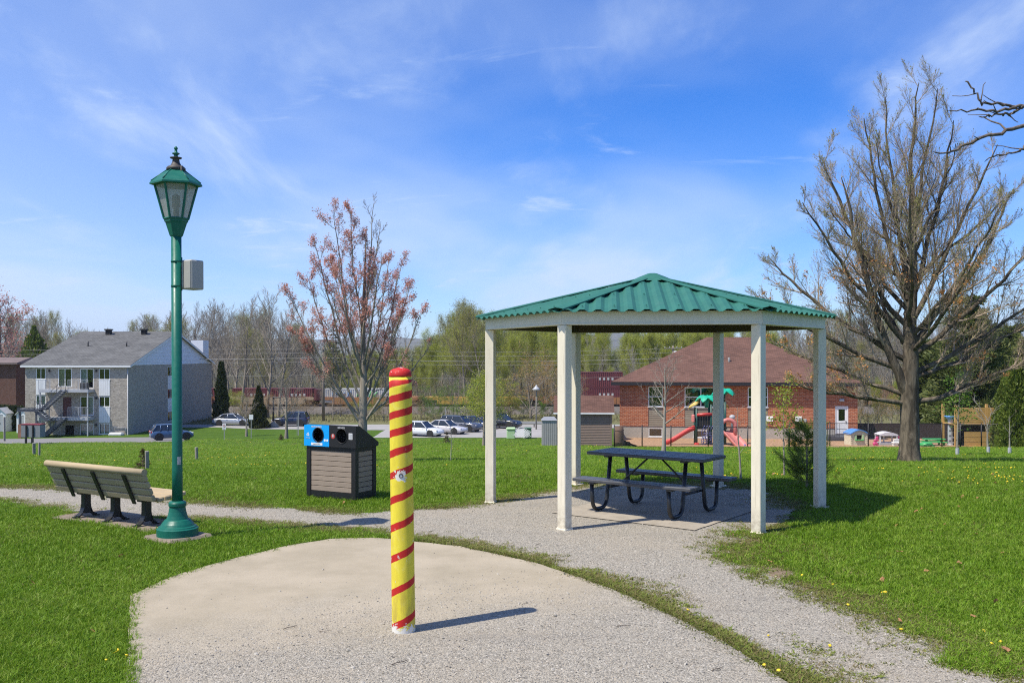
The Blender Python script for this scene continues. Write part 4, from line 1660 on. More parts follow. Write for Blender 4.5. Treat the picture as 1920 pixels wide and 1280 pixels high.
# ---- white garden sheds beside the block
def small_shed(px0, px1, pyt, pyb, d, label, open_=False):
    x0, x1 = (px0 - 960) / F * d, (px1 - 960) / F * d
    zb0 = zt(0, d)
    w = x1 - x0
    h = zpx(pyt, d) - zb0
    o = empty('garden_shed', ((x0 + x1) / 2, d, zb0), 0, label, 'shed')
    b = wall_mb(w / 2, h * .78, [(-w * .28, 0, w * .28, h * .70)], depth=.06, x0=-w / 2)
    b.quad((w / 2, 0, 0), (w / 2, 1.8, 0), (w / 2, 1.8, h * .78), (w / 2, 0, h * .78))
    b.quad((-w / 2, 1.8, 0), (-w / 2, 0, 0), (-w / 2, 0, h * .78), (-w / 2, 1.8, h * .78))
    b.add([(-w / 2, 0, h * .78), (w / 2, 0, h * .78), (0, 0, h * .96)], [(0, 1, 2)])
    b.build('wall', M_vinyl, o)
    b = MB()
    for s_ in (-1, 1):
        b.add([(s_ * (w / 2 + .12), -.12, h * .75), (0, -.12, h), (0, 1.9, h), (s_ * (w / 2 + .12), 1.9, h * .75),
               (s_ * (w / 2 + .12), -.12, h * .71), (0, -.12, h * .96), (0, 1.9, h * .96), (s_ * (w / 2 + .12), 1.9, h * .71)], [(0, 1, 2, 3), (0, 4, 5, 1), (7, 6, 5, 4), (0, 3, 7, 4)])
    b.build('roof', M_lgrey, o)
    dr = MB().span((-w * .26, .02, .02), (w * .26, .05, h * .69)).build('door', M_lgrey, o)
    b = MB()
    b.span((-.012, .008, .04), (.012, .02, h * .67))
    b.box((w * .05, .0, h * .35), (.03, .04, .1))
    b.build('handle', M_steel, dr)


small_shed(31, 49, 765, 800, 99.5, 'small white garden shed with grey doors against the grey brick block')
small_shed(-12, 10.5, 764, 797, 101, 'white shed wall cut by the left edge in front of the dark hedge')

# ---- red brick day care house
HL = Vector((202 / F * 71.5, 71.5, 0))
HR = Vector((648 / F * 68.6, 68.6, 0))
HZ = -4.75
HW = (HR - HL).length
hrz = math.atan2(HR.y - HL.y, HR.x - HL.x)
ho = empty('brick_house', (HL.x, HL.y, HZ), hrz, 'red brick bungalow with brown hip roof behind the play yard', 'building')


def hx(px):
    u = (px - 960) / F
    dx, dy = HR.x - HL.x, HR.y - HL.y
    t = (u * HL.y - HL.x) / (dx - u * dy)
    return t * HW


def hz_(px, py):
    t = hx(px) / HW
    y = HL.y + (HR.y - HL.y) * t
    return zpx(py, y) - HZ


hop = lambda r: (hx(r[0]), hz_((r[0] + r[2]) / 2, r[3]), hx(r[2]), hz_((r[0] + r[2]) / 2, r[1]))
HE = hz_(1300, 716) + .05
HF = hz_(1300, 800)
w1 = hop((1215.5, 724.5, 1243, 762))
w2 = hop((1283.5, 725.5, 1345, 763))
w3 = hop((1402, 725.5, 1440, 763))
dr_ = hop((1566, 760.8, 1590.8, 813))
sid = [(w1[0], HF, w1[2], w1[1]), (w2[0], HF, w2[2], w2[1]), (w3[0], HF, w3[2], w3[1])]
wall_mb(HW, HE, [w1, w2, w3, dr_] + [(s_[0], s_[1], s_[2], s_[3]) for s_ in sid], z0=HF).build('front_wall', M_brick_r, ho)
bw1 = hop((1216, 802, 1242, 818.5))
bw2 = hop((1300, 806, 1326, 820))
dlow = (dr_[0], -.3, dr_[2], HF)
fo = wall_mb(HW - .03, HF, [bw1, bw2, (dr_[0], dr_[1], dr_[2], HF)], x0=.03, z0=-.8).build('foundation', M_found, ho)
fo.location = (0, .03, 0)
window(ho, I4, *w1, mull=(), trans=(.5,), fw=.07)
window(ho, I4, *w2, mull=(.5,), trans=(.5,), fw=.07)
window(ho, I4, *w3, mull=(.5,), trans=(.5,), fw=.07)
window(ho, Matrix.Translation((0, .03, 0)), *bw1, mull=(), name='basement_window')
window(ho, Matrix.Translation((0, .03, 0)), *bw2, mull=(), name='basement_window')
for s_ in sid:
    lap_panel(ho, Matrix.Translation((0, .05, 0)), s_[0], s_[1], s_[2], s_[3] - .06, M_tan, .15)
b = MB()
dxa, dxb, dza, dzb = dr_[0], dr_[2], dr_[1], dr_[3]
wd = dxb - dxa
b.span((dxa + .01, .02, dza), (dxa + .09, .1, dzb - .01))
b.span((dxb - .09, .02, dza), (dxb - .01, .1, dzb - .01))
b.span((dxa + .09, .02, dzb - .1), (dxb - .09, .1, dzb - .01))
b.build('door_frame', M_trim, ho)
b = MB()
b.span((dxa + .1, .05, dza + .01), (dxb - .1, .09, dza + .95))
b.span((dxa + .1, .05, dza + .95), (dxa + .24, .09, dzb - .11))
b.span((dxb - .24, .05, dza + .95), (dxb - .1, .09, dzb - .11))
b.span((dxa + .24, .05, dzb - .24), (dxb - .24, .09, dzb - .11))
dd_ = b.build('door', M_trim, ho)
MB().quad((dxa + .24, .07, dza + .95), (dxb - .24, .07, dza + .95), (dxb - .24, .07, dzb - .24), (dxa + .24, .07, dzb - .24)).build('pane', M_glass, dd_)
MB().span((dxa + .02, .5, dza), (dxb - .02, .52, dzb)).build('dark_room', M_dark, dd_)
MB().box((dxb - .17, .03, dza + .9), (.05, .06, .14), bev=.01).build('handle', M_steel, dd_)
MB().box((hx(1578), -.1, hz_(1578, 750)), (.34, .18, .2), bev=.04).build('wall_light', M_lgrey, ho)
for pxa, pxb in ((1437, 1449.5), (1491, 1503.5)):
    a = hop((pxa, 780, pxb, 789.5))
    b = MB()
    b.span((a[0], -.05, a[1]), (a[2], .02, a[3]))
    for k in range(4):
        z = a[1] + (a[3] - a[1]) * (k + .5) / 4
        b.add([(a[0] + .03, -.09, z - .03), (a[2] - .03, -.09, z - .03), (a[2] - .03, -.05, z + .03), (a[0] + .03, -.05, z + .03)], [(0, 1, 2, 3)])
    b.build('wall_vent', M_trim, ho)
MB().box((hx(1509), -.12, hz_(1509, 788)), (.25, .22, .3), bev=.08).build('gas_meter', M_lgrey, ho)
HD = 13.6
b = MB()
b.quad((HW, 0, -.8), (HW, HD, -.8), (HW, HD, HE), (HW, 0, HE))
b.quad((0, HD, -.8), (0, 0, -.8), (0, 0, HE), (0, HD, HE))
b.build('side_wall', M_brick_r, ho)
OH = .62
EZ = HE - .04
run = HD / 2 + OH
RZ = EZ + run * math.tan(R(25.3))
x0, x1, y0, y1 = -OH, HW + OH, -OH, HD + OH
b = MB()
b.add([(x0, y0, EZ), (x1, y0, EZ), (x1, y1, EZ), (x0, y1, EZ), (x0 + run, HD / 2, RZ), (x1 - run, HD / 2, RZ)], [(0, 1, 5, 4), (1, 2, 5), (2, 3, 4, 5), (3, 0, 4)])
hr_ = b.build('roof', M_sh_brown, ho)
b = MB()
b.span((x0 + .01, y0 + .01, EZ - .26), (x1 - .01, y0 + .05, EZ - .012))
b.span((x0 + .01, y0 + .05, EZ - .26), (x0 + .05, y1 - .01, EZ - .012))
b.span((x1 - .05, y0 + .05, EZ - .26), (x1 - .01, y1 - .01, EZ - .012))
b.quad((x0 + .05, y0 + .05, EZ - .25), (x1 - .05, y0 + .05, EZ - .25), (x1 - .05, -.001, EZ - .25), (x0 + .05, -.001, EZ - .25))
b.build('fascia', M_darktrim, hr_)
MB().tube([(hx(1371), 2.6, EZ + 1.2), (hx(1371), 2.6, EZ + 1.85)], .09, 8).build('vent_pipe', M_galv0, hr_)
# grey stoop before the door
b = MB()
z1 = hz_(1578, 815)
b.span((dxa - .9, -1.9, z1 - .1), (dxb + .5, -.01, z1))
for k in range(5):
    b.span((dxa - .88, -1.92, k * z1 / 5 + .01), (dxb + .48, -1.88, (k + 1) * z1 / 5 - .015))
b.span((dxa - .86, -1.87, -.3), (dxb + .46, -.02, z1 - .1))
b.build('stoop', M_steel, ho)
railing(ho, dxa - .85, dxa - .02, -1.85, z1, 1.0, .15, 'railing', M_darktrim)

# ---- brown sided shed and grey resin shed
d = 68.0
sx0_, sx1_ = (1043 - 960) / F * d, (1146 - 960) / F * d
sbz = zt(0, d) - .1
sh = empty('brown_shed', (sx0_, d, sbz), R(-4), 'brown sided garden shed with shingle roof beside the brick house', 'shed')
sw, shh = sx1_ - sx0_, zpx(772, d) - sbz
b = MB()
n = 22
for i in range(n):
    z0, z1 = shh * i / n, shh * (i + 1) / n
    b.add([(0, -.03, z0), (sw, -.03, z0), (sw, -.004, z1), (0, -.004, z1)], [(0, 1, 2, 3)])
    b.add([(sw + .03, 0, z0), (sw + .03, 3, z0), (sw + .004, 3, z1), (sw + .004, 0, z1)], [(0, 1, 2, 3)])
b.quad((0, .01, 0), (sw, .01, 0), (sw, .01, shh), (0, .01, shh))
b.quad((sw - .01, 0, 0), (sw - .01, 3, 0), (sw - .01, 3, shh), (sw - .01, 0, shh))
b.add([(sw, 0, shh), (sw, 3, shh), (sw, 1.5, shh + 1.05)], [(0, 1, 2)])
b.quad((0, 3, 0), (0, 0, 0), (0, 0, shh), (0, 3, shh))
b.build('wall', M_brown_s, sh)
b = MB()
for ya, yb_ in ((-.25, 1.5), (3.25, 1.5)):
    b.add([(-.2, ya, shh - .05), (sw + .2, ya, shh - .05), (sw + .2, yb_, shh + 1.15), (-.2, yb_, shh + 1.15), (-.2, ya, shh - .12), (sw + .2, ya, shh - .12), (sw + .2, yb_, shh + 1.07), (-.2, yb_, shh + 1.07)],
          [(0, 1, 2, 3), (7, 6, 5, 4), (1, 5, 6, 2), (0, 3, 7, 4)])
rf = b.build('roof', M_sh_brown, sh)
MB().span((-.2, -.28, shh - .14), (sw + .2, -.24, shh - .03)).build('eave_trim', M_trim, rf)
MB().span((sw - .08, -.05, 0), (sw + .04, -.031, shh)).build('corner_trim', M_brown_s, sh)
d = 66.5
gx0, gx1 = (1016.5 - 960) / F * d, (1044 - 960) / F * d
gbz = zt(0, d)
gs = empty('resin_shed', (gx0, d, gbz), 0, 'small grey ribbed resin shed left of the brown shed', 'shed')
gw, gh = gx1 - gx0, zpx(788, d) - gbz
b = MB()
for i in range(7):
    b.span((gw * i / 7 + .012, -.02, 0), (gw * (i + 1) / 7 - .012, .05, gh))
b.span((0, 0, 0), (gw, 1.2, gh - .01))
b.build('wall', pmat('resin_grey', (.33, .32, .30), .6, .06, 3), gs)
b = MB()
b.add([(-.05, -.08, gh), (gw + .05, -.08, gh), (gw + .05, 1.3, gh), (-.05, 1.3, gh), (gw * .15, .5, gh + .25), (gw * .85, .5, gh + .25)], [(0, 1, 5, 4), (1, 2, 5), (2, 3, 4, 5), (3, 0, 4), (3, 2, 1, 0)])
b.build('roof', pmat('resin_roof', (.24, .25, .27), .6, .08, 3), gs)
# ------------------------------------------------------------------ play yard
M_fence = pmat('fence_black', (.022, .020, .02), .5, .2, 5)
M_wire = pmat('fence_wire', (.05, .047, .045), .5, .1, 5)
M_privacy = pmat('brown_screen', (.060, .036, .032), .8, .12, 2)


def chain_fence(pts, tops, label, d):
    """posts at pixel columns, top rail, woven wire"""
    z0s = [zt(0, d)] * len(pts)
    o = empty('chain_link_fence', ((pts[0] - 960) / F * d, d, z0s[0]), 0, label, 'fence')
    X = [(p - 960) / F * d - o.location.x for p in pts]
    H = [zpx(t, d) - z0s[0] for t in tops]
    for x, h in zip(X, H):
        b = MB()
        b.tube([(x, 0, -.1), (x, 0, h + .03)], .038, 8)
        b.lathe([(.044, h + .03), (.03, h + .07), (.005, h + .09)], 8, M=Matrix.Translation((x, 0, 0)))
        b.build('post', M_fence, o)
    for (xa, ha), (xb, hb) in zip(zip(X[:-1], H[:-1]), zip(X[1:], H[1:])):
        MB().tube([(xa, 0, ha - .02), (xb, 0, hb - .02)], .022, 6).build('top_rail', M_fence, o)
    x0, x1, h = X[0], X[-1], min(H) - .03
    vs, fs = [], []
    st_ = .085
    r_ = .0032
    n_ = int((x1 - x0 + h) / st_)
    for s_ in (-1, 1):
        for k in range(n_):
            if s_ > 0:
                xa, za = x0 - h + k * st_, .03
            else:
                xa, za = x0 + k * st_, .03
            xb, zb_ = xa + s_ * h, h
            t0, t1 = 0.0, 1.0
            dx = xb - xa
            for lim, sg in ((x0, 1), (x1, -1)):
                fa, fb = (xa - lim) * sg, (xb - lim) * sg
                if fa < 0 and fb < 0:
                    t0, t1 = 1, 0
                elif fa < 0:
                    t0 = max(t0, fa / (fa - fb))
                elif fb < 0:
                    t1 = min(t1, fa / (fa - fb))
            if t1 <= t0:
                continue
            A = (xa + dx * t0, za + (zb_ - za) * t0)
            B = (xa + dx * t1, za + (zb_ - za) * t1)
            o_ = len(vs)
            for (x, z) in (A, B):
                vs += [(x - r_, -.004 * s_ - r_, z), (x + r_, -.004 * s_ - r_, z), (x, -.004 * s_ + r_, z)]
            fs += [(o_, o_ + 1, o_ + 4, o_ + 3), (o_ + 1, o_ + 2, o_ + 5, o_ + 4), (o_ + 2, o_, o_ + 3, o_ + 5)]
    tag(link_mesh(np_mesh('woven_wire', vs, fs), 'woven_wire', M_wire, o), kind='stuff')
    return o


chain_fence([1152, 1204, 1258, 1328, 1402, 1479], [798.5, 798.5, 799, 799.5, 799.5, 799.5], 'low black chain link fence in front of the climbing frame and slides', 59.8)
chain_fence([1480, 1556, 1628, 1700, 1766, 1800], [792, 792.5, 793, 793, 793.5, 793.5], 'taller black chain link fence running behind the big bare tree trunk', 60.2)
chain_fence([1801, 1840, 1882, 1930, 1990], [795, 795, 795, 795, 795], 'chain link fence in front of the wooden play fort', 58.6)

d = 73.0
pf = empty('privacy_fence', ((1604 - 960) / F * d, d, zt(0, d)), 0, 'dark brown board fence behind the toy house and pavilion', 'fence')
x1 = (1795 - 1604) / F * d
ph_ = zpx(793.5, d) - zt(0, d)
nb = 40
bd = MB().span((0, 0, .03), (x1 / nb - .012, .02, ph_)).mesh('board')
for i in range(nb):
    link_mesh(bd, 'board', M_privacy, pf, (x1 * i / nb, rnd.uniform(-.004, .004), rnd.uniform(-.01, .01)))
for i in range(5):
    x = x1 * i / 4
    MB().span((x - .05, .025, -.1), (x + .05, .12, ph_ + .05)).build('post', M_privacy, pf)
for z in (.3, ph_ - .25):
    MB().span((0, .0215, z), (x1, .06, z + .09)).build('rail', M_privacy, pf)

# climbing frame
M_pgreen = pmat('post_green', (.012, .06, .045), .4, .1, 4)
M_pleaf = pmat('leaf_plastic', (.01, .40, .24), .4, .08, 4)
M_pred = pmat('red_plastic', (.55, .045, .04), .4, .08, 4)
M_ppink = pmat('faded_red_plastic', (.62, .20, .17), .45, .12, 4)
M_pyel = pmat('yellow_plastic', (.72, .50, .13), .45, .1, 4)
M_ppur = pmat('purple_plastic', (.10, .06, .35), .45, .1, 4)
M_pblk = pmat('black_plastic', (.012, .012, .014), .6, .1, 4)
M_pbar = pmat('violet_bars', (.12, .13, .30), .45, .1, 4)
d = 63.0
pgz = zyard(d)
pg = empty('climbing_frame', ((1330 - 960) / F * d, d, pgz), 0, 'climbing frame with green palm leaf roofs and red slides in the play yard', 'playground equipment')
gx_ = lambda px: (px - 1330) / F * d
gzz = lambda py: zpx(py, d) - pgz
for px, top, yo in ((1302.6, 764, -.6), (1306, 764, .6), (1330, 757, -.6), (1333, 757, .6), (1356, 752, -.6), (1361, 752, .6)):
    MB().tube([(gx_(px), yo, -.1), (gx_(px), yo, gzz(top))], .075, 10).build('post', M_pgreen, pg)
MB().span((gx_(1302), -.6, gzz(803)), (gx_(1360), .6, gzz(800.5))).build('deck', M_pblk, pg)
b = MB()
b.tube([(gx_(1303), -.62, gzz(776.5)), (gx_(1331), -.62, gzz(775))], .10, 8)
b.build('red_bar', M_pred, pg)
b = MB()
for i in range(5):
    b.span((gx_(1305 + i * 4.6), -.6, gzz(800)), (gx_(1305 + i * 4.6 + 4.2), -.56, gzz(778.5)))
b.build('panel', M_pblk, pg)
b = MB()
b.box((gx_(1297), -.5, gzz(783)), (.16, .5, .5), bev=.05)
b.build('bubble_panel', M_ppink, pg)


def slide(px0, py0, px1, py1, mat, w=.5, name='slide', yo=-.3, dy=0.0):
    p0, p1 = Vector((gx_(px0), yo, gzz(py0))), Vector((gx_(px1), yo + dy, gzz(py1)))
    b = MB()
    n = 12
    P = []
    for i in range(n + 1):
        t = i / n
        x = p0.x + (p1.x - p0.x) * t
        s_ = t * t * (3 - 2 * t)
        P.append(Vector((x, p0.y + (p1.y - p0.y) * t, p0.z + (p1.z - p0.z) * (.45 * t + .55 * s_))))
    dirn = (p1 - p0)
    dirn.z = 0
    sd = Vector((-dirn.y, dirn.x, 0)).normalized() * w / 2
    vs = []
    for p in P:
        vs += [p - sd + Vector((0, 0, .22)), p - sd * .92, p + sd * .92, p + sd + Vector((0, 0, .22)), p + sd * 1.08 + Vector((0, 0, .2)), p + sd - Vector((0, 0, .05)), p - sd - Vector((0, 0, .05)), p - sd * 1.08 + Vector((0, 0, .2))]
    fs = []
    for i in range(n):
        for k in range(8):
            k2 = (k + 1) % 8
            fs.append((i * 8 + k, i * 8 + k2, (i + 1) * 8 + k2, (i + 1) * 8 + k))
    fs += [tuple(range(8))[::-1], tuple(n * 8 + k for k in range(8))]
    b.add(vs, fs, smooth=True)
    return b.build(name, mat, pg)


slide(1302, 803, 1246, 831, M_pred, .55)
slide(1356, 806, 1383, 836.5, M_ppink, .95, dy=-1.6, yo=-.5)
b = MB()
for i in range(6):
    t = i / 5
    b.lathe([(.02, -.22), (.16, -.16), (.22, 0), (.16, .16), (.02, .22)], 10, M=Matrix.Translation((gx_(1371 + 17 * t), -.2 - 1.2 * t, gzz(822 + 12 * t))))
b.build('bump_climber', M_ppur, pg)
b = MB()
c = Vector((gx_(1361), -.7, gzz(800)))
pts = [(c.x - .48, c.y, c.z - .7), (c.x - .48, c.y, c.z + .1)] + [(c.x - .48 * math.cos(R(a_)), c.y, c.z + .1 + .42 * math.sin(R(a_))) for a_ in range(20, 180, 20)] + [(c.x + .48, c.y, c.z + .1), (c.x + .48, c.y, c.z - .7)]
b.tube(pts, .14, 10)
b.build('arch', M_ppink, pg)
# leaf roofs
def palm(px, py, sc, n, mat, seed, name='palm_leaf'):
    rr = random.Random(seed)
    c = Vector((gx_(px), 0, gzz(py)))
    for k in range(n):
        a = 2 * math.pi * k / n + rr.uniform(-.2, .2)
        b = MB()
        m = 7
        vs = []
        for i in range(m):
            t = i / (m - 1)
            r = sc * t
            z = .16 * sc * math.sin(t * 2.6) * 2 - t * t * .5 * sc
            w = sc * .36 * math.sin(math.pi * min(1, t * .85 + .12)) * (1 + .25 * (i % 2))
            p = c + Vector((math.cos(a) * r, math.sin(a) * r, z))
            s_ = Vector((-math.sin(a), math.cos(a), 0)) * w
            vs += [p - s_ - Vector((0, 0, w * .4)), p, p + s_ - Vector((0, 0, w * .4)), p - s_ - Vector((0, 0, w * .4 + .05)), p - Vector((0, 0, .06)), p + s_ - Vector((0, 0, w * .4 + .05))]
        fs = []
        for i in range(m - 1):
            o_, q = i * 6, (i + 1) * 6
            fs += [(o_, o_ + 1, q + 1, q), (o_ + 1, o_ + 2, q + 2, q + 1), (o_ + 4, o_ + 3, q + 3, q + 4), (o_ + 5, o_ + 4, q + 4, q + 5), (o_ + 3, o_, q, q + 3), (o_ + 2, o_ + 5, q + 5, q + 2)]
        b.add(vs, fs)
        b.build(name, mat, pg)


palm(1325, 744.5, .78, 6, M_pleaf, 1)
palm(1357, 732, .82, 6, M_pleaf, 2)
MB().tube([(gx_(1325), 0, gzz(764)), (gx_(1325), 0, gzz(743))], .14, 10).build('palm_stem', M_pleaf, pg)
MB().tube([(gx_(1357), 0, gzz(756)), (gx_(1357), 0, gzz(731))], .11, 10).build('palm_stem', M_pgreen, pg)
for px0, py0, px1, py1 in ((1291, 764, 1311, 753), (1352, 753.5, 1367, 764)):
    b = MB()
    n = 8
    vs = []
    for i in range(n + 1):
        t = i / n
        x = gx_(px0 + (px1 - px0) * t)
        z = gzz(py0 + (py1 - py0) * t) + .12 * math.sin(math.pi * t)
        w = .75 * math.sin(math.pi * min(.97, max(.03, t)))
        vs += [(x, -w, z - .10), (x, 0, z + .05), (x, w, z - .10), (x, 0, z - .12)]
    fs = []
    for i in range(n):
        for k in range(4):
            fs.append((i * 4 + k, i * 4 + (k + 1) % 4, (i + 1) * 4 + (k + 1) % 4, (i + 1) * 4 + k))
    b.add(vs, fs, smooth=True)
    b.build('yellow_roof', M_pyel, pg)
b = MB()
for k in range(4):
    x = gx_(1312 + k * 5)
    b.tube([(x + .1 * math.sin(i * .9), -.75 - .06 * i, gzz(833) + i * .17) for i in range(9)], .028, 6)
for i in range(5):
    b.tube([(gx_(1311), -.8 - .1 * i, gzz(830 - i * 5)), (gx_(1329), -.8 - .1 * i, gzz(828 - i * 5))], .026, 6)
for cx_, cz_ in ((1316, 824), (1323, 818)):
    b.tube([(gx_(cx_) + .22 * math.cos(t_ * math.pi / 8), -.85, gzz(cz_) + .22 * math.sin(t_ * math.pi / 8)) for t_ in range(17)], .024, 6, caps=False)
b.build('ladder', M_pbar, pg)
MB().box((gx_(1303), -.6, .08), (.34, .3, .22), bev=.08).build('foot', M_pred, pg)
lampy = empty('yard_light', ((1373 - 960) / F * 66, 66, zyard(66)), 0, 'short grey yard light post beside the climbing frame', 'lamp post')
b = MB()
b.tube([(0, 0, 0), (0, 0, zpx(786, 66) - zyard(66))], .09, 8)
b.build('pole', M_steel, lampy)
b = MB()
zz_ = zpx(786, 66) - zyard(66)
b.lathe([(.1, zz_), (.2, zz_ + .05), (.2, zz_ + .25), (.08, zz_ + .32)], 10)
b.build('head', M_lgrey, lampy)

# toys
M_toyc = pmat('toy_cream', (.68, .62, .45), .5, .06, 4)
M_toyb = pmat('toy_blue', (.10, .28, .62), .45, .1, 4)
M_toyg = pmat('toy_green', (.05, .36, .10), .45, .1, 4)
M_toypg = pmat('toy_palegreen', (.42, .60, .32), .5, .06, 4)
M_toyp = pmat('toy_pink', (.62, .07, .20), .45, .1, 4)
d = 62.0
tz = zyard(d)
th = empty('toy_house', ((1611 - 960) / F * d, d, tz), R(4), 'cream plastic toy house with blue arched roof in the play yard', 'toy house')
tw, thh = 33 / F * d, zpx(808, d) - tz
b = wall_mb(tw / 2, thh * .88, [(-.16, thh * .42, .18, thh * .72)], depth=.05, x0=-tw / 2)
b.quad((tw / 2, 0, 0), (tw / 2, 1.0, 0), (tw / 2, 1.0, thh * .88), (tw / 2, 0, thh * .88))
b.quad((-tw / 2, 1.0, 0), (-tw / 2, 0, 0), (-tw / 2, 0, thh * .88), (-tw / 2, 1.0, thh * .88))
b.quad((tw / 2, 1, 0), (-tw / 2, 1, 0), (-tw / 2, 1, thh * .88), (tw / 2, 1, thh * .88))
for sx in (-1, 1):
    for i in range(6):
        b.box((sx * (tw / 2 - .06), -.01, thh * (.08 + i * .145)), (.14, .05, thh * .12), bev=.015)
b.build('wall', M_toyc, th)
b = MB()
n = 10
pr_ = [(-tw / 2 - .05 + (tw + .1) * i / n, thh * .84 + .26 * math.sin(math.pi * i / n)) for i in range(n + 1)]
for (xa, za), (xb, zb_) in zip(pr_[:-1], pr_[1:]):
    b.add([(xa, -.1, za), (xb, -.1, zb_), (xb, 1.1, zb_), (xa, 1.1, za), (xa, -.1, za - .07), (xb, -.1, zb_ - .07), (xb, 1.1, zb_ - .07), (xa, 1.1, za - .07)],
          [(0, 1, 2, 3), (7, 6, 5, 4), (0, 4, 5, 1), (2, 6, 7, 3)])
b.build('roof', M_toyb, th)
b = MB()
b.prism([(x, z) for x, z in pr_] + [(tw / 2, thh * .8), (-tw / 2, thh * .8)], 0, .02, M=Matrix.Translation((0, .0, -.05)) @ Matrix.Rotation(R(90), 4, 'X'))
b.build('gable', M_toyc, th)
for sx in (-1, 1):
    MB().box((sx * .26 + .01, -.02, thh * .57), (.14, .04, thh * .34), bev=.01).build('shutter', M_toypg, th)
MB().box((.01, -.06, thh * .38), (.6, .12, .06), bev=.02).build('window_box', M_toyg, th)
MB().span((-.3, .4, .1), (.3, .42, thh * .8)).build('dark_room', M_dark, th)
tp = empty('toy_pavilion', ((1666 - 960) / F * d, d, tz), 0, 'white and pink toy pavilion with rounded roof beside the toy house', 'toy pavilion')
pw, phh = 34 / F * d, zpx(811, d) - tz
b = MB()
for sx in (-1, 0, 1):
    for sy_ in (0, .8):
        if sx == 0 and sy_ == 0:
            continue
        b.box((sx * (pw / 2 - .05), sy_, phh * .42), (.07, .07, phh * .84))
b.build('posts', M_trim, tp)
b = MB()
n = 10
pr_ = [(-pw / 2 - .02 + (pw + .04) * i / n, phh * .74 + .26 * math.sin(math.pi * (.12 + .76 * i / n))) for i in range(n + 1)]
for (xa, za), (xb, zb_) in zip(pr_[:-1], pr_[1:]):
    b.add([(xa, -.06, za), (xb, -.06, zb_), (xb, .9, zb_), (xa, .9, za), (xa, -.06, phh * .76), (xb, -.06, phh * .76), (xb, .9, phh * .76), (xa, .9, phh * .76)],
          [(0, 1, 2, 3), (7, 6, 5, 4), (0, 4, 5, 1), (2, 6, 7, 3)])
b.build('roof', pmat('toy_white', (.72, .66, .66), .5, .05, 4), tp)
for sx in (-1, 1):
    MB().box((sx * (pw / 2 + .12), .1, phh * .5), (.2, .1, phh * .42), bev=.04).build('shutter', M_toyp, tp)
MB().span((-pw / 2, -.05, .02), (pw / 2, .85, phh * .2)).build('base', M_lgrey, tp)
tag(MB().box((0, 0, .22), (.55, .4, .1), bev=.03).box((-.2, 0, .09), (.08, .3, .18)).box((.2, 0, .09), (.08, .3, .18)).box((0, -.1, .34), (.5, .06, .26), bev=.03).build(
    'toy_bench', M_trim, None, ((1681 - 960) / F * 61.3, 61.3, zyard(61.3))), 'small white toy bench in front of the toy pavilion', 'toy')
tt = empty('toy_table', ((1751 - 960) / F * d, d, tz), 0, 'low bright green toy picnic table by the wood fort', 'toy table')
MB().box((0, 0, .42), (1.35, .6, .07), bev=.02).build('table_top', M_toyg, tt)
for sy_ in (-.5, .5):
    MB().box((0, sy_, .25), (1.35, .25, .06), bev=.02).build('seat', M_toyg, tt)
for sx in (-.5, .5):
    MB().box((sx, 0, .2), (.1, .95, .1)).box((sx, -.35, .1), (.1, .08, .2)).box((sx, .35, .1), (.1, .08, .2)).box((sx, 0, .3), (.1, .2, .24)).build('leg', M_toyg, tt)
tt2 = MB()
tt2.lathe([(.42, .02), (.46, .12), (.36, .24), (.12, .30)], 14).box((-.5, 0, .14), (.26, .2, .16), bev=.06).box((.3, .35, .05), (.2, .2, .1), bev=.03).box((.3, -.35, .05), (.2, .2, .1), bev=.03)
tag(tt2.build('turtle_sandbox', M_toyg, None, ((1736 - 960) / F * 61, 61, zyard(61))), 'green turtle shaped sandbox left of the toy picnic table', 'sandbox')
bb = empty('toy_tower', ((1782 - 960) / F * d, d, tz), 0, 'pale pillar with a bright blue bowl top beside the wood fort', 'toy')
hh = zpx(785, d) - tz
b = MB()
b.lathe([(.2, 0), (.2, .05), (.17, .1), (.17, hh - .05)], 10, smooth=False)
for i in range(8):
    b.box((.1 * (-1) ** i, -.15, .2 + i * .17), (.12, .06, .07))
b.build('pillar', M_lgrey, bb)
MB().lathe([(.1, hh - .1), (.22, hh), (.36, hh + .12), (.40, hh + .2), (.3, hh + .2)], 14).build('bowl', M_toyb, bb)
ky = MB()
ky.box((0, 0, .12), (.5, .3, .14), bev=.05).box((.05, 0, .25), (.3, .22, .14), bev=.05)
for sx in (-.17, .17):
    for sy_ in (-.16, .16):
        ky.lathe([(.07, -.03), (.07, .03)], 8, M=Matrix.Translation((sx, sy_, .07)) @ Matrix.Rotation(R(90), 4, 'X'))
tag(ky.build('toy_truck', M_pyel, None, ((1487 - 960) / F * 62, 62, zyard(62) + .02)), 'yellow toy truck behind the fence left of the small pine', 'toy')
pk_ = MB()
pk_.box((0, 0, .16), (.32, .24, .2), bev=.07).box((0, 0, .36), (.2, .18, .2), bev=.07).box((.1, -.1, .05), (.1, .1, .1)).box((-.1, -.1, .05), (.1, .1, .1))
tag(pk_.build('ride_on_toy', M_toyp, None, ((1641 - 960) / F * 61.5, 61.5, zyard(61.5))), 'pink ride-on toy between toy house and pavilion', 'toy')
b = MB()
b.lathe([(.30, 0), (.34, .3), (.34, .8), (.31, 1.28), (.25, 1.3)], 12)
for z in (.25, 1.0):
    b.lathe([(.345, z), (.35, z + .03), (.345, z + .06)], 12, capb=False, capt=False)
tag(b.build('wooden_barrel', pmat('barrel', (.17, .10, .065), .8, .2, 6, stretch=(4, 4, .3)), None, ((1160 - 960) / F * 61.5, 61.5, zyard(61.5))), 'brown barrel behind the fence at the corner of the shed', 'barrel')

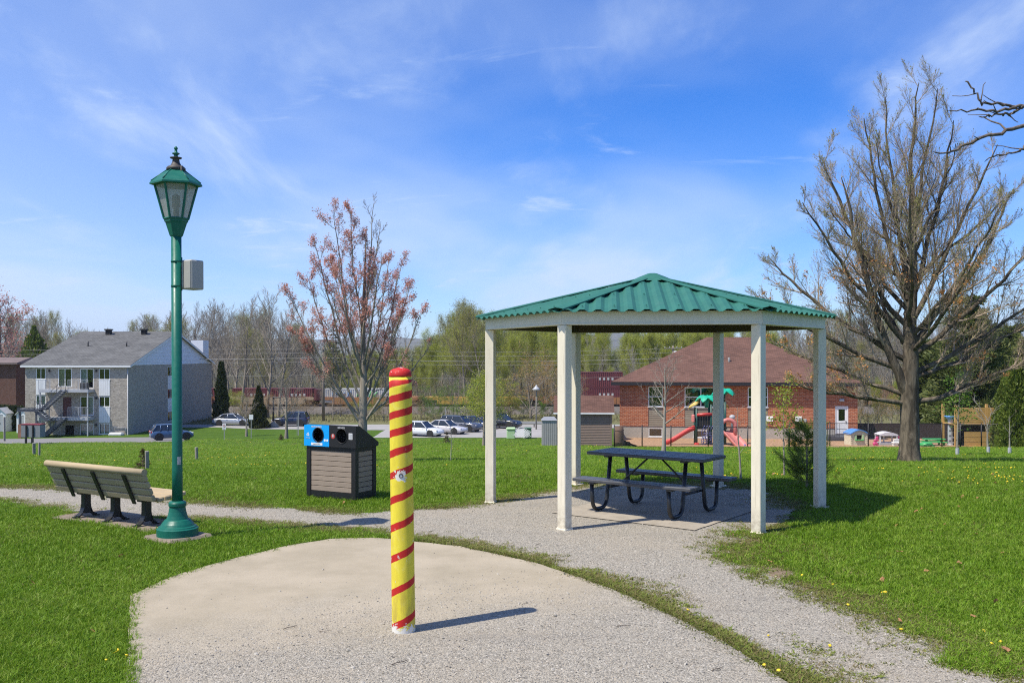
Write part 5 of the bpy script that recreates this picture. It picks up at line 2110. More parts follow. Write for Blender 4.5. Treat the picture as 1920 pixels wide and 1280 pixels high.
# wooden fort at the right
M_fort = pmat('fort_wood', (.52, .31, .10), .7, .14, 4, stretch=(.3, 1, 1))
d = 60.8
tz = zt(0, d)
ft = empty('wooden_fort', ((1792 - 960) / F * d, d, tz), 0, 'honey brown wooden play fort with slatted wall and ladder', 'play fort')
fX = lambda px: (px - 1792) / F * d
fZ = lambda py: zpx(py, d) - tz
for px in (1792, 1876):
    for yy in (0, 1.8):
        MB().span((fX(px) - .07, yy - .07, -.1), (fX(px) + .07, yy + .07, fZ(760))).build('post', M_fort, ft)
n = 8
z0, z1 = fZ(794), fZ(763)
sl = MB().span((fX(1792), -.10, 0), (fX(1876), -.072, (z1 - z0) / n - .025)).mesh('slat')
for i in range(n):
    link_mesh(sl, 'slat', M_fort, ft, (0, 0, z0 + (z1 - z0) * i / n))
z0, z1 = fZ(837), fZ(808.5)
n = 3
sl = MB().span((fX(1807), -.10, 0), (fX(1868), -.072, (z1 - z0) / n - .02)).mesh('low_board')
for i in range(n):
    link_mesh(sl, 'low_board', M_fort, ft, (0, 0, z0 + (z1 - z0) * i / n))
MB().span((fX(1792), -.06, fZ(797)), (fX(1876), 1.8, fZ(795))).build('deck', M_fort, ft)
MB().span((fX(1800), 1.75, 0), (fX(1870), 1.8, fZ(798))).build('dark_back', M_dark, ft)
b = MB()
for s_ in (0, 1):
    b.tube([(fX(1861 + 9 * s_), -.9, 0), (fX(1866 + 9 * s_), -.15, fZ(786))], .03, 6)
for i in range(7):
    t = (i + .5) / 7
    b.tube([(fX(1861 + 5 * t), -.9 + .75 * t, fZ(786) * t), (fX(1870 + 5 * t), -.9 + .75 * t, fZ(786) * t)], .022, 6)
b.build('ladder', M_pblk, ft)

# ------------------------------------------------------------------ street furniture
M_galv = pmat('galvanised', (.33, .33, .32), .5, .1, 6)
M_wpole = pmat('pole_wood', (.20, .165, .13), .9, .2, 4, stretch=(3, 3, .2))
M_stake = pmat('stake_grey', (.26, .24, .20), .9, .2, 10)


def stake(px, py, top, w, label, mat=M_stake, grp=None):
    p = at(px, py)
    h = (py - top) / F * p.y
    b = MB()
    b.box((0, 0, h / 2 - .05), (w, w, h + .1), bev=w * .15, rz=rnd.uniform(0, 1))
    o = b.build('wooden_stake', mat, None, p, label, 'stake', grp)
    o.rotation_euler = (R(rnd.uniform(-2, 2)), R(rnd.uniform(-2, 2)), 0)


stake(276, 882, 845, .07, 'grey wooden stake beside the small brown spruce on the left lawn')
stake(369, 863, 838, .07, 'short grey wooden stake on the lawn just right of the lamp post')
stake(64, 852, 830, .10, 'dark stake in the lawn below the grey mailbox bank')
stake(73.5, 856, 829, .06, 'thin pale stake with a red tip on the left lawn')
stake(8.5, 827, 781, .16, 'tall grey post at the left end of the asphalt drive')


def sign(px, py, top, label, w=.32, h=.45, plate=M_trim, rz=0.0):
    p = at(px, py)
    H = (py - top) / F * p.y
    o = empty('sign_post', p, rz, label, 'sign')
    MB().box((0, 0, H / 2), (.06, .04, H)).build('post', M_galv, o)
    pl_ = MB().box((0, -.03, H - h / 2), (w, .012, h), bev=.004).build('plate', plate, o)
    return o, H


o, H = sign(420.5, 825, 794, 'small white parking sign with red ring on the lawn edge', .34, .56)
ring = MB()
ring.tube([(.1 * math.cos(k * math.pi / 10), -.04, H - .2 + .1 * math.sin(k * math.pi / 10)) for k in range(21)], .014, 5, caps=False)
ring.tube([(-.07, -.04, H - .13), (.07, -.04, H - .27)], .012, 5)
ring.build('prohibition_ring', M_redp, o)
b = MB().box((0, -.04, H - .45), (.2, .006, .05))
b.build('arrow', M_greyp, o)
o, H = sign(471, 822, 777, 'white sign plate on a thin post beside the cone shaped cedar', .40, .5)
o, H = sign(559.5, 816, 769, 'thin galvanised double sign post in front of the dark blue car', .18, .12, M_galv)
MB().box((-.14, .05, (816 - 797) / F * 90), (.05, .05, (816 - 777) / F * 90)).build('post', M_galv, o)
o, H = sign(835, 791.5, 765, 'grey sign seen edge on at the back of the parking lot', .12, .5, M_galv)

# mailbox bank
p = at(56, 831.5)
mb = empty('mailbox_bank', p, R(-8), 'grey community mailbox bank with red top on black legs', 'mailbox')
k_ = p.y / F
b = MB()
for dx in (-13.5, -7.5, -.5, 6):
    b.span((dx * k_ - .05, -.05 if dx in (-7.5, 6) else .25, -.1), (dx * k_ + .05, .05 if dx in (-7.5, 6) else .35, (831.5 - 797) * k_))
b.build('leg', M_darktrim, mb)
b = MB()
for i in range(3):
    b.span((-19 * k_ + i * 13 * k_, .06, 12 * k_), (-19 * k_ + i * 13 * k_ + 12.6 * k_, .75, 35 * k_))
b.build('cabinet', pmat('mail_grey', (.20, .21, .23), .55, .08, 5), mb)
MB().span((-19.6 * k_, .04, 35 * k_ + .002), (20.4 * k_, .79, 36.8 * k_)).build('top', pmat('mail_red', (.25, .03, .035), .5, .1, 4), mb)
MB().span((-26 * k_, .08, 10 * k_), (-19.3 * k_, .7, 35.5 * k_)).build('end_panel', pmat('mail_brown', (.25, .12, .08), .8, .2, 4), mb)

# compost bins and lattice
p = at(958, 822)
k_ = p.y / F
cb_ = empty('compost_bin', p, 0, 'pale green compost bin beside a leaning lattice panel', 'bin')
MB().box((0, 0, 8 * k_), (16 * k_, 16 * k_, 16 * k_), bev=.06).build('body', M_toypg, cb_)
MB().box((0, 0, 18.6 * k_), (18 * k_, 18 * k_, 5 * k_), bev=.1).build('lid', M_toypg, cb_)
p2 = p + Vector((32 * k_, .3, 0))
cb2 = empty('compost_bin', p2, 0, 'dark green compost bin to the right of the lattice', 'bin')
MB().box((0, 0, 9 * k_), (13 * k_, 14 * k_, 18 * k_), bev=.06).build('body', pmat('bin_green', (.05, .13, .07), .5, .1, 4), cb2)
MB().box((0, 0, 19 * k_ + .02), (14 * k_, 15 * k_, 2 * k_), bev=.05).build('lid', pmat('bin_lid', (.05, .14, .08), .5, .1, 4), cb2)
la_ = empty('lattice_panel', p + Vector((17 * k_, -.5, 0)), 0, 'white lattice panel leaning between two compost bins', 'lattice')
la_.rotation_euler = (R(-12), R(8), 0)
w, h = 18 * k_, 24 * k_
for s_ in (-1, 1):
    for i in range(-5, 6):
        b = MB()
        M = Matrix.Translation((i * w / 6, .01 * s_, h / 2)) @ Matrix.Rotation(R(38 * s_), 4, 'Y')
        b.box((0, 0, 0), (.05, .012, h * .98 - abs(i) * .12), M=M)
        b.build('slat', M_trim, la_)

# guard rail and poles along the road
b = MB()
for k in range(5):
    b.span((-.6 + k * 2.0 - .07, .06, -.1), (-.6 + k * 2 + .07, .2, .62))
gr_ = b.build('guard_rail', M_wpole, None, ((946 - 960) / F * 107, 107.0, zt(0, 107)), 'grey guard rail at the back of the parking lot', 'guard rail')
b = MB()
prf = [(.05, .38), (.0, .45), (.05, .52), (.05, .56), (.0, .63), (.05, .70)]
for (ya, za), (yb_, zb_) in zip(prf[:-1], prf[1:]):
    b.add([(-1, ya - .02, za), (8, ya - .02, za), (8, yb_ - .02, zb_), (-1, yb_ - .02, zb_)], [(0, 1, 2, 3)])
b.build('rail', M_galv, gr_)
d = 104
sl_ = empty('street_lamp', ((1005.5 - 960) / F * d, d, zt(0, d)), 0, 'thin street lamp with conical shade before the orange shrub', 'lamp post')
H = zpx(731, d) - zt(0, d)
MB().tube([(0, 0, 0), (0, 0, H)], [.09, .055], 8).build('pole', M_stake, sl_)
MB().lathe([(.14, H - .05), (.50, H + .05), (.3, H + .22), (.1, H + .42), (.03, H + .6)], 12).build('lamp_shade', M_lgrey, sl_)
d = 107.5
l2 = empty('light_pole', ((512.5 - 960) / F * d, d, zt(0, d)), 0, 'dark light pole on a round concrete foot before the dark blue car', 'lamp post')
H = zpx(745, d) - zt(0, d)
MB().tube([(0, 0, .4), (0, 0, H)], [.11, .08], 8).build('pole', M_darktrim, l2)
MB().lathe([(.62, 0), (.6, .25), (.3, .5), (.2, .7)], 14).build('footing', M_conc, l2)
MB().box((.35, 0, H), (.9, .3, .14), bev=.05).build('head', M_darktrim, l2)


def utility_pole(px, d, top, label, arms=((0, 2.4),)):
    z0 = zt(0, d)
    H = zpx(top, d) - z0
    o = empty('utility_pole', ((px - 960) / F * d, d, z0), 0, label, 'utility pole')
    MB().tube([(0, 0, -.2), (0, 0, H)], [.19, .12], 10).build('pole', M_wpole, o)
    for dz, w in arms:
        b = MB()
        b.box((0, -.14, H - .35 - dz), (w, .1, .13))
        b.build('crossarm', M_wpole, o)
        for k in (-.45, -.2, .2, .45):
            MB().lathe([(.03, 0), (.06, .04), (.05, .1), (.07, .14), (.02, .18)], 8, M=Matrix.Translation((k * w, -.14, H - .285 - dz))).build('insulator', M_lgrey, o)
    return o


utility_pole(606.5, 118, 650, 'wooden utility pole in front of the freight train')
up = utility_pole(1262, 122, 648, 'utility pole with transformer rising behind the brick house roof', ((0, 2.4),))
MB().lathe([(.28, 0), (.3, .1), (.3, .9), (.2, 1.0)], 12, M=Matrix.Translation((.35, 0, zpx(672, 122) - zt(0, 122)))).build('transformer', M_lgrey, up)
utility_pole(214, 128, 640, 'wooden utility pole standing behind the grey shingle roof')
M_cable = pmat('cable', (.30, .29, .27), .5, .1, 2)
wires = empty('power_line', (0, 119, 0), 0, 'sagging power cables strung across the woods', 'power line')
for py, r_ in ((656, .012), (664, .014), (674, .024), (681, .014), (706, .012)):
    d0 = 119
    for xa, xb in ((-88, -51), (-51, -24), (-24, 21), (21, 76), (76, 120)):
        b = MB()
        P = []
        for i in range(13):
            t = i / 12
            sag = 1.0 * (4 * t * (1 - t)) * ((xb - xa) / 45) ** 2 * .5
            P.append((xa + (xb - xa) * t, rnd.uniform(-.01, .01), zpx(py, d0) + .25 - sag))
        b.tube(P, r_, 4, caps=False)
        b.build('cable', M_cable, wires)

# ------------------------------------------------------------------ cars
M_tyre = pmat('tyre', (.02, .02, .02), .85, .2, 20)
M_rim = pmat('rim', (.45, .45, .46), .35, .1, 8, metal=.7)
M_headl = pmat('headlight', (.55, .57, .58), .12, .1, 8)
M_taill = pmat('taillight', (.35, .015, .015), .2, .1, 8)
M_cglass = pmat('car_glass', (.02, .024, .028), .06, .1, 2, spec=.8)


def make_car(name, loc, rz, L, W, H, paint, style, label, group=None):
    o = empty(name, loc, rz, label, 'car', group)
    zb = .22
    belt = H * .60
    hood = H * .52
    if style == 'hatch':
        st = [(-.5, .48, .86), (-.485, .56, .93), (-.42, .60, 1), (-.3, .61, 1), (0, .60, 1), (.16, .585, 1), (.22, .565, 1), (.36, .52, .98), (.46, .44, .92), (.5, .34, .80)]
        cab = (-.46, -.36, .06, .235)
        wb = (-.31, .32)
    elif style == 'suv':
        st = [(-.5, .45, .88), (-.49, .58, .95), (-.42, .61, 1), (-.2, .61, 1), (.05, .60, 1), (.18, .59, 1), (.24, .575, 1), (.38, .54, .98), (.47, .48, .92), (.5, .36, .82)]
        cab = (-.475, -.40, .05, .225)
        wb = (-.30, .31)
    else:
        st = [(-.5, .46, .84), (-.48, .58, .92), (-.38, .62, 1), (-.28, .63, 1), (0, .60, 1), (.14, .585, 1), (.2, .565, 1), (.36, .51, .98), (.46, .44, .92), (.5, .34, .80)]
        cab = (-.40, -.20, .05, .225)
        wb = (-.30, .32)
    b = MB()
    vs = []
    for fx_, th_, wf in st:
        w = W / 2 * wf
        zt_h = H * th_
        zlo = zb + (.08 if abs(fx_) > .47 else 0)
        for sy_ in (1,):
            pass
        ring_ = [(w * .86, zlo), (w * .97, zlo + .08), (w, zlo + (zt_h - zlo) * .45), (w * .975, zt_h - .10), (w * .90, zt_h - .02), (w * .55, zt_h + .015)]
        ring_ = ring_ + [(-y, z) for y, z in ring_[::-1]]
        vs += [(fx_ * L, y, z) for y, z in ring_]
    m = 12
    fs = []
    for i in range(len(st) - 1):
        for k in range(m):
            k2 = (k + 1) % m
            fs.append((i * m + k, (i + 1) * m + k, (i + 1) * m + k2, i * m + k2))
    fs += [tuple(range(m)), tuple((len(st) - 1) * m + k for k in range(m))[::-1]]
    b.add(vs, fs, smooth=True)
    body = b.build('body', paint, o)
    # cabin: glass tub, roof and pillars
    c0, c1, c2, c3 = [c * L for c in cab]
    wb_, wt = W / 2 * .93, W / 2 * .74
    zr = H - .05
    zb0, zb1 = belt - .02, hood + .04
    G = {}
    for s_ in (-1, 1):
        G[s_] = [Vector((c0, s_ * wb_ * .96, zb0)), Vector((c1, s_ * wt, zr)), Vector((c2, s_ * wt, zr)), Vector((c3, s_ * wb_ * .97, zb1))]
    b = MB()
    vs = G[1] + G[-1]
    b.add(vs, [(3, 2, 1, 0), (4, 5, 6, 7), (0, 1, 5, 4), (2, 3, 7, 6)])
    b.build('window_glass', M_cglass, o)
    b = MB()
    n = 6
    for i in range(n):
        t0, t1 = i / n, (i + 1) / n
        xa, xb = c1 - .06 + (c2 - c1 + .10) * t0, c1 - .06 + (c2 - c1 + .10) * t1
        za, zb_ = zr + .05 * math.sin(math.pi * (.12 + .76 * t0)), zr + .05 * math.sin(math.pi * (.12 + .76 * t1))
        b.add([(xa, -wt - .02, za - .05), (xb, -wt - .02, zb_ - .05), (xb, -wt * .8, zb_), (xa, -wt * .8, za), (xb, wt * .8, zb_), (xa, wt * .8, za), (xb, wt + .02, zb_ - .05), (xa, wt + .02, za - .05)],
              [(0, 1, 2, 3), (3, 2, 4, 5), (5, 4, 6, 7)], smooth=True)
    for s_ in (-1, 1):
        g = G[s_]
        for a_, c_, r_ in ((g[0], g[1], .05), (g[3], g[2], .035)):
            b.tube([a_, c_], r_, 6)
        xm = (c0 + c3) / 2 - .02
        b.tube([(xm, s_ * wb_ * .985, belt - .03), (xm + .02, s_ * (wt + .012), zr - .02)], .035, 6)
        if style != 'sedan':
            xm = c0 + (c3 - c0) * .25
            b.tube([(xm, s_ * wb_ * .98, belt - .03), (xm + .05, s_ * (wt + .012), zr - .02)], .05, 6)
    b.build('roof', paint, o)
    for x in (wb[0] * L, wb[1] * L):
        for s_ in (-1, 1):
            rw = .33 if style != 'suv' else .37
            M = Matrix.Translation((x, s_ * (W / 2 - .10), rw)) @ Matrix.Rotation(R(90), 4, 'X')
            wv = empty('wheel')
            wv.parent = o
            b = MB()
            b.lathe([(rw * .66, -.11), (rw * .96, -.10), (rw, -.06), (rw, .06), (rw * .96, .10), (rw * .66, .11)], 20, M=M, capb=False, capt=False)
            b.build('tyre', M_tyre, wv)
            b = MB()
            b.lathe([(.02, s_ * -.07), (rw * .68, s_ * -.07)], 20, M=M, capb=False, capt=False)
            for k in range(5):
                b.box((rw * .36, 0, s_ * -.085), (rw * .62, .055, .03), M=M @ Matrix.Rotation(2 * math.pi * k / 5, 4, 'Z'))
            b.lathe([(rw * .62, s_ * -.10), (rw * .70, s_ * -.10), (rw * .70, s_ * -.06)], 20, M=M, capb=False, capt=False)
            b.build('rim', M_rim, wv)
            b = MB()
            b.lathe([(rw * 1.17, -.02), (rw * 1.17, .02)], 20, M=Matrix.Translation((x, s_ * (W / 2 - .012), rw + .02)) @ Matrix.Rotation(R(90), 4, 'X'))
            b.build('wheel_arch', M_tyre, o)
    for s_ in (-1, 1):
        MB().box((L * .468, s_ * W * .34, H * .42), (.16, W * .17, .13), bev=.04, rz=-s_ * .45).build('headlight', M_headl, o)
        MB().box((-L * .482, s_ * W * .38, H * .52), (.12, W * .13, .22), bev=.04, rz=s_ * .3).build('tail_light', M_taill, o)
        MB().box((c3 - .08, s_ * (W / 2 + .06), zb1 + .08), (.12, .16, .11), bev=.03).build('mirror', paint, o)
        b = MB()
        for xx in (-.12, .10):
            b.box((xx * L + .1, s_ * (W / 2 + .004), H * .52), (.16, .02, .03))
        b.build('handle', paint, o)
    MB().box((L * .488, 0, H * .24), (.06, W * .62, .14), bev=.03).build('grille', M_tyre, o)
    MB().box((-L * .488, 0, H * .22), (.08, W * .8, .10), bev=.03).build('bumper', M_tyre, o)
    MB().box((-L * .497, 0, H * .36), (.03, .32, .16)).build('plate', M_trim, o)
    return o


def paint(name, c, met=0.0):
    return pmat(name, c, .28, .03, 2, coat=.6, metal=met)


P_white = paint('paint_white', (.76, .77, .78))
P_blue = paint('paint_blue', (.045, .095, .19), .2)
P_navy = paint('paint_navy', (.018, .025, .055), .2)
P_silver = paint('paint_silver', (.42, .45, .50), .4)
P_pearl = paint('paint_pearl', (.60, .58, .58), .1)
P_grey = paint('paint_grey', (.10, .105, .125), .3)
P_black = paint('paint_black', (.015, .016, .019))
q = at(312, 826)
make_car('parked_car', q + Vector((.1, 1.0, 0)), R(28), 3.75, 1.70, 1.50, P_blue, 'hatch', 'blue hatchback parked at the end of the asphalt drive')
zr_ = zt(0, 100) + .022
make_car('parked_car', ((437 - 960) / F * 110, 110, zr_), R(-4), 4.5, 1.75, 1.42, P_silver, 'sedan', 'silver sedan half hidden by the narrow cedar by the brick block')
make_car('parked_car', ((545 - 960) / F * 109.3, 109.3, zr_), R(180), 4.25, 1.85, 1.68, P_navy, 'suv', 'dark blue sport utility car parked across the road below the train')
g_ = 'cars parked in a row behind the striped bollard'
make_car('parked_car', ((792 - 960) / F * 95.6, 95.6, zr_), R(-26), 4.4, 1.78, 1.50, P_white, 'hatch', 'white hatchback nearest the striped bollard', g_)
make_car('parked_car', ((836 - 960) / F * 98.6, 98.6, zr_), R(-26), 4.6, 1.80, 1.45, P_pearl, 'sedan', 'pearl white sedan second from the bollard in the parked row', g_)
make_car('parked_car', ((864 - 960) / F * 101.5, 101.5, zr_), R(-26), 4.7, 1.88, 1.72, P_grey, 'suv', 'dark grey sport utility car in the middle of the parked row', g_)
make_car('parked_car', ((893 - 960) / F * 104.6, 104.6, zr_), R(-26), 4.5, 1.80, 1.48, P_navy, 'sedan', 'navy sedan shaded by the leafy tree in the parked row', g_)
make_car('parked_car', ((940 - 960) / F * 106.5, 106.0, zr_), R(-26), 4.6, 1.85, 1.66, P_black, 'suv', 'black sport utility car just right of the front left shelter post', g_)

# ------------------------------------------------------------------ freight train
M_maroon = pmat('container_maroon', (.13, .030, .034), .6, .15, .8, dirt_or_dapple=(.12, .05, .04), dirt_or_dapple_amt=.5)
M_cwhite = pmat('container_white', (.50, .49, .46), .6, .12, .8, dirt_or_dapple=(.2, .16, .12), dirt_or_dapple_amt=.6)
M_rust = pmat('car_rust', (.34, .15, .06), .8, .25, .8, dirt_or_dapple=(.15, .07, .04), dirt_or_dapple_amt=.6)
M_tancar = pmat('car_tan', (.40, .30, .20), .8, .2, .8, dirt_or_dapple=(.18, .10, .06), dirt_or_dapple_amt=.7)
M_yelcar = pmat('car_yellow', (.48, .30, .06), .75, .2, .8, dirt_or_dapple=(.2, .1, .04), dirt_or_dapple_amt=.6)
M_spray = pmat('spray_green', (.10, .40, .10), .6, .2, 3)
M_spray2 = pmat('spray_blue', (.10, .20, .38), .6, .2, 3)
RZ0 = -5.35
TRY = 139.0
b = MB()
for y in (TRY - .72, TRY + .72, TRY + 4.2, TRY + 5.6):
    b.span((-160, y - .04, RZ0 + .02), (150, y + .04, RZ0 + .20))
tag(b.build('rails', pmat('rail_steel', (.16, .11, .09), .5, .2, 3)), 'steel rails on the stony bed', kind='structure')


def container(x0, x1, z0, h, mat, label, y=TRY, graffiti=False):
    L = x1 - x0
    o = empty('shipping_container', ((x0 + x1) / 2, y, z0), 0, label, 'container', 'containers on the freight train')
    b = MB()
    b.span((-L / 2, -1.2, 0), (L / 2, 1.2, .12))
    b.span((-L / 2, -1.2, h - .1), (L / 2, 1.2, h))
    n = int(L / .28)
    for i in range(n):
        xa = -L / 2 + L * i / n
        w = L / n
        b.add([(xa, -1.16, .12), (xa + w * .3, -1.16, .12), (xa + w * .5, -1.2, .12), (xa + w * .8, -1.2, .12), (xa + w, -1.16, .12),
               (xa, -1.16, h - .1), (xa + w * .3, -1.16, h - .1), (xa + w * .5, -1.2, h - .1), (xa + w * .8, -1.2, h - .1), (xa + w, -1.16, h - .1)],
              [(i_, i_ + 1, i_ + 6, i_ + 5) for i_ in range(4)])
    for sx in (-1, 1):
        b.quad((sx * (L / 2 - .02), -1.18, .1), (sx * (L / 2 - .02), 1.18, .1), (sx * (L / 2 - .02), 1.18, h - .08), (sx * (L / 2 - .02), -1.18, h - .08))
        b.span((sx * L / 2 - .09 * (sx > 0), -1.21, 0), (sx * L / 2 + .09 * (sx < 0), -1.05, h))
    b.quad((L / 2, 1.16, .1), (-L / 2, 1.16, .1), (-L / 2, 1.16, h), (L / 2, 1.16, h))
    b.build('body', mat, o)
    b = MB()
    for k in range(4):
        b.box((-L * .02 + k * .62, -1.215, h * .55), (.30, .012, .34))
    if not graffiti:
        b.build('white_marking', M_cwhite, o)
    else:
        g1, g2 = MB(), MB()
        rr = random.Random(3)
        for gb, xc in ((g1, L * .12), (g2, -L * .25)):
            for k in range(7):
                x = xc + k * .42 - 1.3
                P = [(x + rr.uniform(-.2, .2), -1.23, h * .3 + rr.uniform(0, .2)), (x + rr.uniform(-.2, .2), -1.23, h * .55 + rr.uniform(-.2, .2)), (x + rr.uniform(-.1, .4), -1.23, h * .8 + rr.uniform(-.2, .1))]
                gb.tube(P, .07, 4)
        g1.build('graffiti', M_spray, o)
        g2.build('graffiti', M_spray2, o)
    return o


def well_car(x0, x1, mat, label, low=True):
    L = x1 - x0
    o = empty('rail_car', ((x0 + x1) / 2, TRY, RZ0), 0, label, 'rail car', 'cars of the freight train')
    b = MB()
    b.span((-L / 2 + 1.8, -1.45, .35), (L / 2 - 1.8, -1.3, 1.35))
    b.span((-L / 2 + 1.8, 1.3, .35), (L / 2 - 1.8, 1.45, 1.35))
    b.span((-L / 2 + 1.8, -1.3, .35), (L / 2 - 1.8, 1.3, .5))
    n = int(L / 1.1)
    for i in range(n):
        x = -L / 2 + 2 + (L - 4) * i / max(1, n - 1)
        b.span((x - .05, -1.5, .36), (x + .05, -1.451, 1.34))
    for s_ in (-1, 1):
        b.span((s_ * L / 2, -1.3, .95), (s_ * (L / 2 - 1.9), 1.3, 1.4))
        b.span((s_ * (L / 2 + .45), -.12, .75), (s_ * L / 2, .12, 1.0))
    b.build('body', mat, o)
    for s_ in (-1, 1):
        for dx in (.5, 2.2):
            for sy_ in (-.72, .72):
                MB().lathe([(.08, -.07), (.40, -.07), (.44, -.03), (.44, .03), (.40, .07), (.08, .07)], 16,
                           M=Matrix.Translation((s_ * (L / 2 - dx), sy_, .62)) @ Matrix.Rotation(R(90), 4, 'X')).build('wheel', M_tyre, o)
        for sy_ in (-.85, .85):
            MB().span((s_ * (L / 2 - .2), sy_ - .06, .5), (s_ * (L / 2 - 2.5), sy_ + .06, .78)).build('side_frame', M_tyre, o)
    b = MB()
    for s_ in (-1, 1):
        for i in range(5):
            b.tube([(s_ * (L / 2 - .15), -1.32, .5 + i * .3), (s_ * (L / 2 - .6), -1.32, .5 + i * .3)], .02, 4)
    b.build('ladder', M_tyre, o)
    return o


tX = lambda px: (px - 960) / F * TRY
well_car(tX(330), tX(426), M_rust, 'rust brown well car glimpsed left of the narrow cedars')
well_car(tX(432), tX(598), M_tancar, 'dusty tan well car under the maroon containers')
well_car(tX(604), tX(792), M_rust, 'rust orange well car under the white container')
well_car(tX(798), tX(985), M_yelcar, 'orange yellow well car seen between green bushes')
well_car(tX(992), tX(1200), M_rust, 'rusty well car under the stacked containers behind the house')
well_car(tX(1600), tX(1790), M_rust, 'rusty well car far right behind the big tree')
ct = RZ0 + .55
container(tX(440), tX(514), ct, zpx(727.5, TRY) - ct, M_maroon, 'maroon container in the left half of the tan well car')
container(tX(515), tX(589), ct, zpx(727.5, TRY) - ct, M_maroon, 'maroon container beside the wooden utility pole')
container(tX(612), tX(737), ct, zpx(728, TRY) - ct, M_cwhite, 'white container with sprayed graffiti behind the red flowering tree', graffiti=True)
container(tX(340), tX(418), ct, zpx(727.5, TRY) - ct, M_maroon, 'maroon container left of the narrow cedar')
h2 = (zpx(697, TRY) - ct) / 2
container(tX(1084), tX(1166), ct, h2 - .03, M_maroon, 'lower maroon container of the double stack left of the house')
container(tX(1084), tX(1166), ct + h2, h2, M_maroon, 'upper maroon container of the double stack left of the house')
container(tX(1640), tX(1720), ct, h2, M_maroon, 'maroon container glimpsed behind the big bare trunk')
bx = empty('box_car', (tX(599), TRY, RZ0), 0, 'dark brown gondola end with ladder between the containers', 'rail car')
MB().span((-.55, -1.4, .9), (.35, 1.4, zpx(729, TRY) - RZ0)).build('body', M_maroon, bx)
b = MB()
for i in range(8):
    b.box((.05, -1.43, 1.1 + i * .3), (.5, .03, .04))
b.build('ladder', M_dark, bx)
# ------------------------------------------------------------------ vegetation
M_bark_oak = bark_mat('bark_oak', (.19, .155, .11), (.055, .045, .033), 9)
M_twig_oak = bark_mat('twig_oak', (.46, .36, .265), (.29, .225, .165), 5, bump=0)
M_bark_map = bark_mat('bark_maple', (.36, .315, .25), (.22, .185, .145), 11, bump=.4)
M_bark_far = bark_mat('bark_far', (.34, .295, .235), (.21, .18, .145), 1.2, bump=0)
M_bark_pale = bark_mat('bark_pale', (.40, .36, .30), (.26, .235, .195), 2, bump=0)
M_redbud = leaf_mat('red_buds', [(.46, .14, .11), (.62, .26, .20), (.68, .38, .31), (.58, .30, .17)], .45)
M_dryleaf = leaf_mat('dry_oak_leaves', [(.40, .15, .04), (.58, .27, .09), (.60, .36, .16)], .35)
M_ygreen = leaf_mat('spring_leaves', [(.17, .21, .025), (.30, .34, .04), (.42, .45, .08), (.38, .36, .09)], .45)
M_olive = leaf_mat('olive_buds', [(.22, .21, .06), (.33, .32, .09), (.40, .40, .14)], .40)
M_orangeb = leaf_mat('orange_buds', [(.25, .15, .05), (.38, .24, .08), (.46, .31, .12)], .35)
M_greenleaf = leaf_mat('green_leaves', [(.07, .13, .016), (.13, .23, .03), (.22, .33, .05)], .45)
M_pine = leaf_mat('pine_needles', [(.12, .17, .03), (.19, .25, .05), (.30, .34, .08)], .4)
M_dkpine = leaf_mat('dark_needles', [(.06, .085, .024), (.125, .155, .042), (.23, .23, .07)], .35)
M_cedar = leaf_mat('cedar_sprays', [(.014, .030, .010), (.036, .058, .016), (.085, .085, .022)], .2)
M_hedge = leaf_mat('hedge_sprays', [(.07, .11, .016), (.13, .18, .028), (.22, .26, .045)], .3)
M_under = leaf_mat('undergrowth', [(.16, .125, .085), (.23, .18, .12), (.23, .22, .08), (.30, .25, .15)], .25)

_fc = {}


def tube_faces(m, k):
    if (m, k) not in _fc:
        f = []
        for i in range(m - 1):
            for j in range(k):
                f.append((i * k + j, i * k + (j + 1) % k, (i + 1) * k + (j + 1) % k, (i + 1) * k + j))
        _fc[(m, k)] = np.array(f, dtype=np.int32)
    return _fc[(m, k)]


class Geo:
    def __init__(s):
        s.v = []
        s.q = []
        s.n = 0

    def tube(s, P, r, k):
        m = len(P)
        d = np.empty_like(P)
        d[1:-1] = P[2:] - P[:-2]
        d[0] = P[1] - P[0]
        d[-1] = P[-1] - P[-2]
        d /= np.linalg.norm(d, axis=1)[:, None] + 1e-9
        ref = np.array([.31, .95, .05]) if abs(d[0][2]) > .8 else np.array([.05, .02, 1.0])
        a = np.cross(d, ref)
        a /= np.linalg.norm(a, axis=1)[:, None] + 1e-9
        b = np.cross(d, a)
        t = np.arange(k) * (2 * np.pi / k)
        V = P[:, None, :] + r[:, None, None] * (a[:, None, :] * np.cos(t)[None, :, None] + b[:, None, :] * np.sin(t)[None, :, None])
        s.v.append(V.reshape(-1, 3))
        s.q.append(tube_faces(m, k) + s.n)
        s.n += m * k

    def leaves(s, C, size, rg, aspect=.55, up=None, axis=None):
        """one rhombic leaf per point"""
        n = len(C)
        if n == 0:
            return
        a = rg.normal(size=(n, 3))
        if axis is not None:
            a = a * .35 + axis
        a /= np.linalg.norm(a, axis=1)[:, None]
        c = np.cross(a, rg.normal(size=(n, 3)))
        c /= np.linalg.norm(c, axis=1)[:, None]
        sz = (size * rg.uniform(.6, 1.3, n))[:, None]
        V = np.stack([C - a * sz * .5, C + c * sz * aspect * .5, C + a * sz * .5, C - c * sz * aspect * .5], 1)
        s.v.append(V.reshape(-1, 3))
        i = np.arange(n, dtype=np.int32)[:, None] * 4 + np.arange(4, dtype=np.int32)[None]
        s.q.append(i + s.n)
        s.n += n * 4

    def mesh(s, name, smooth=False):
        return np_mesh(name, np.concatenate(s.v), np.concatenate(s.q), smooth=smooth)


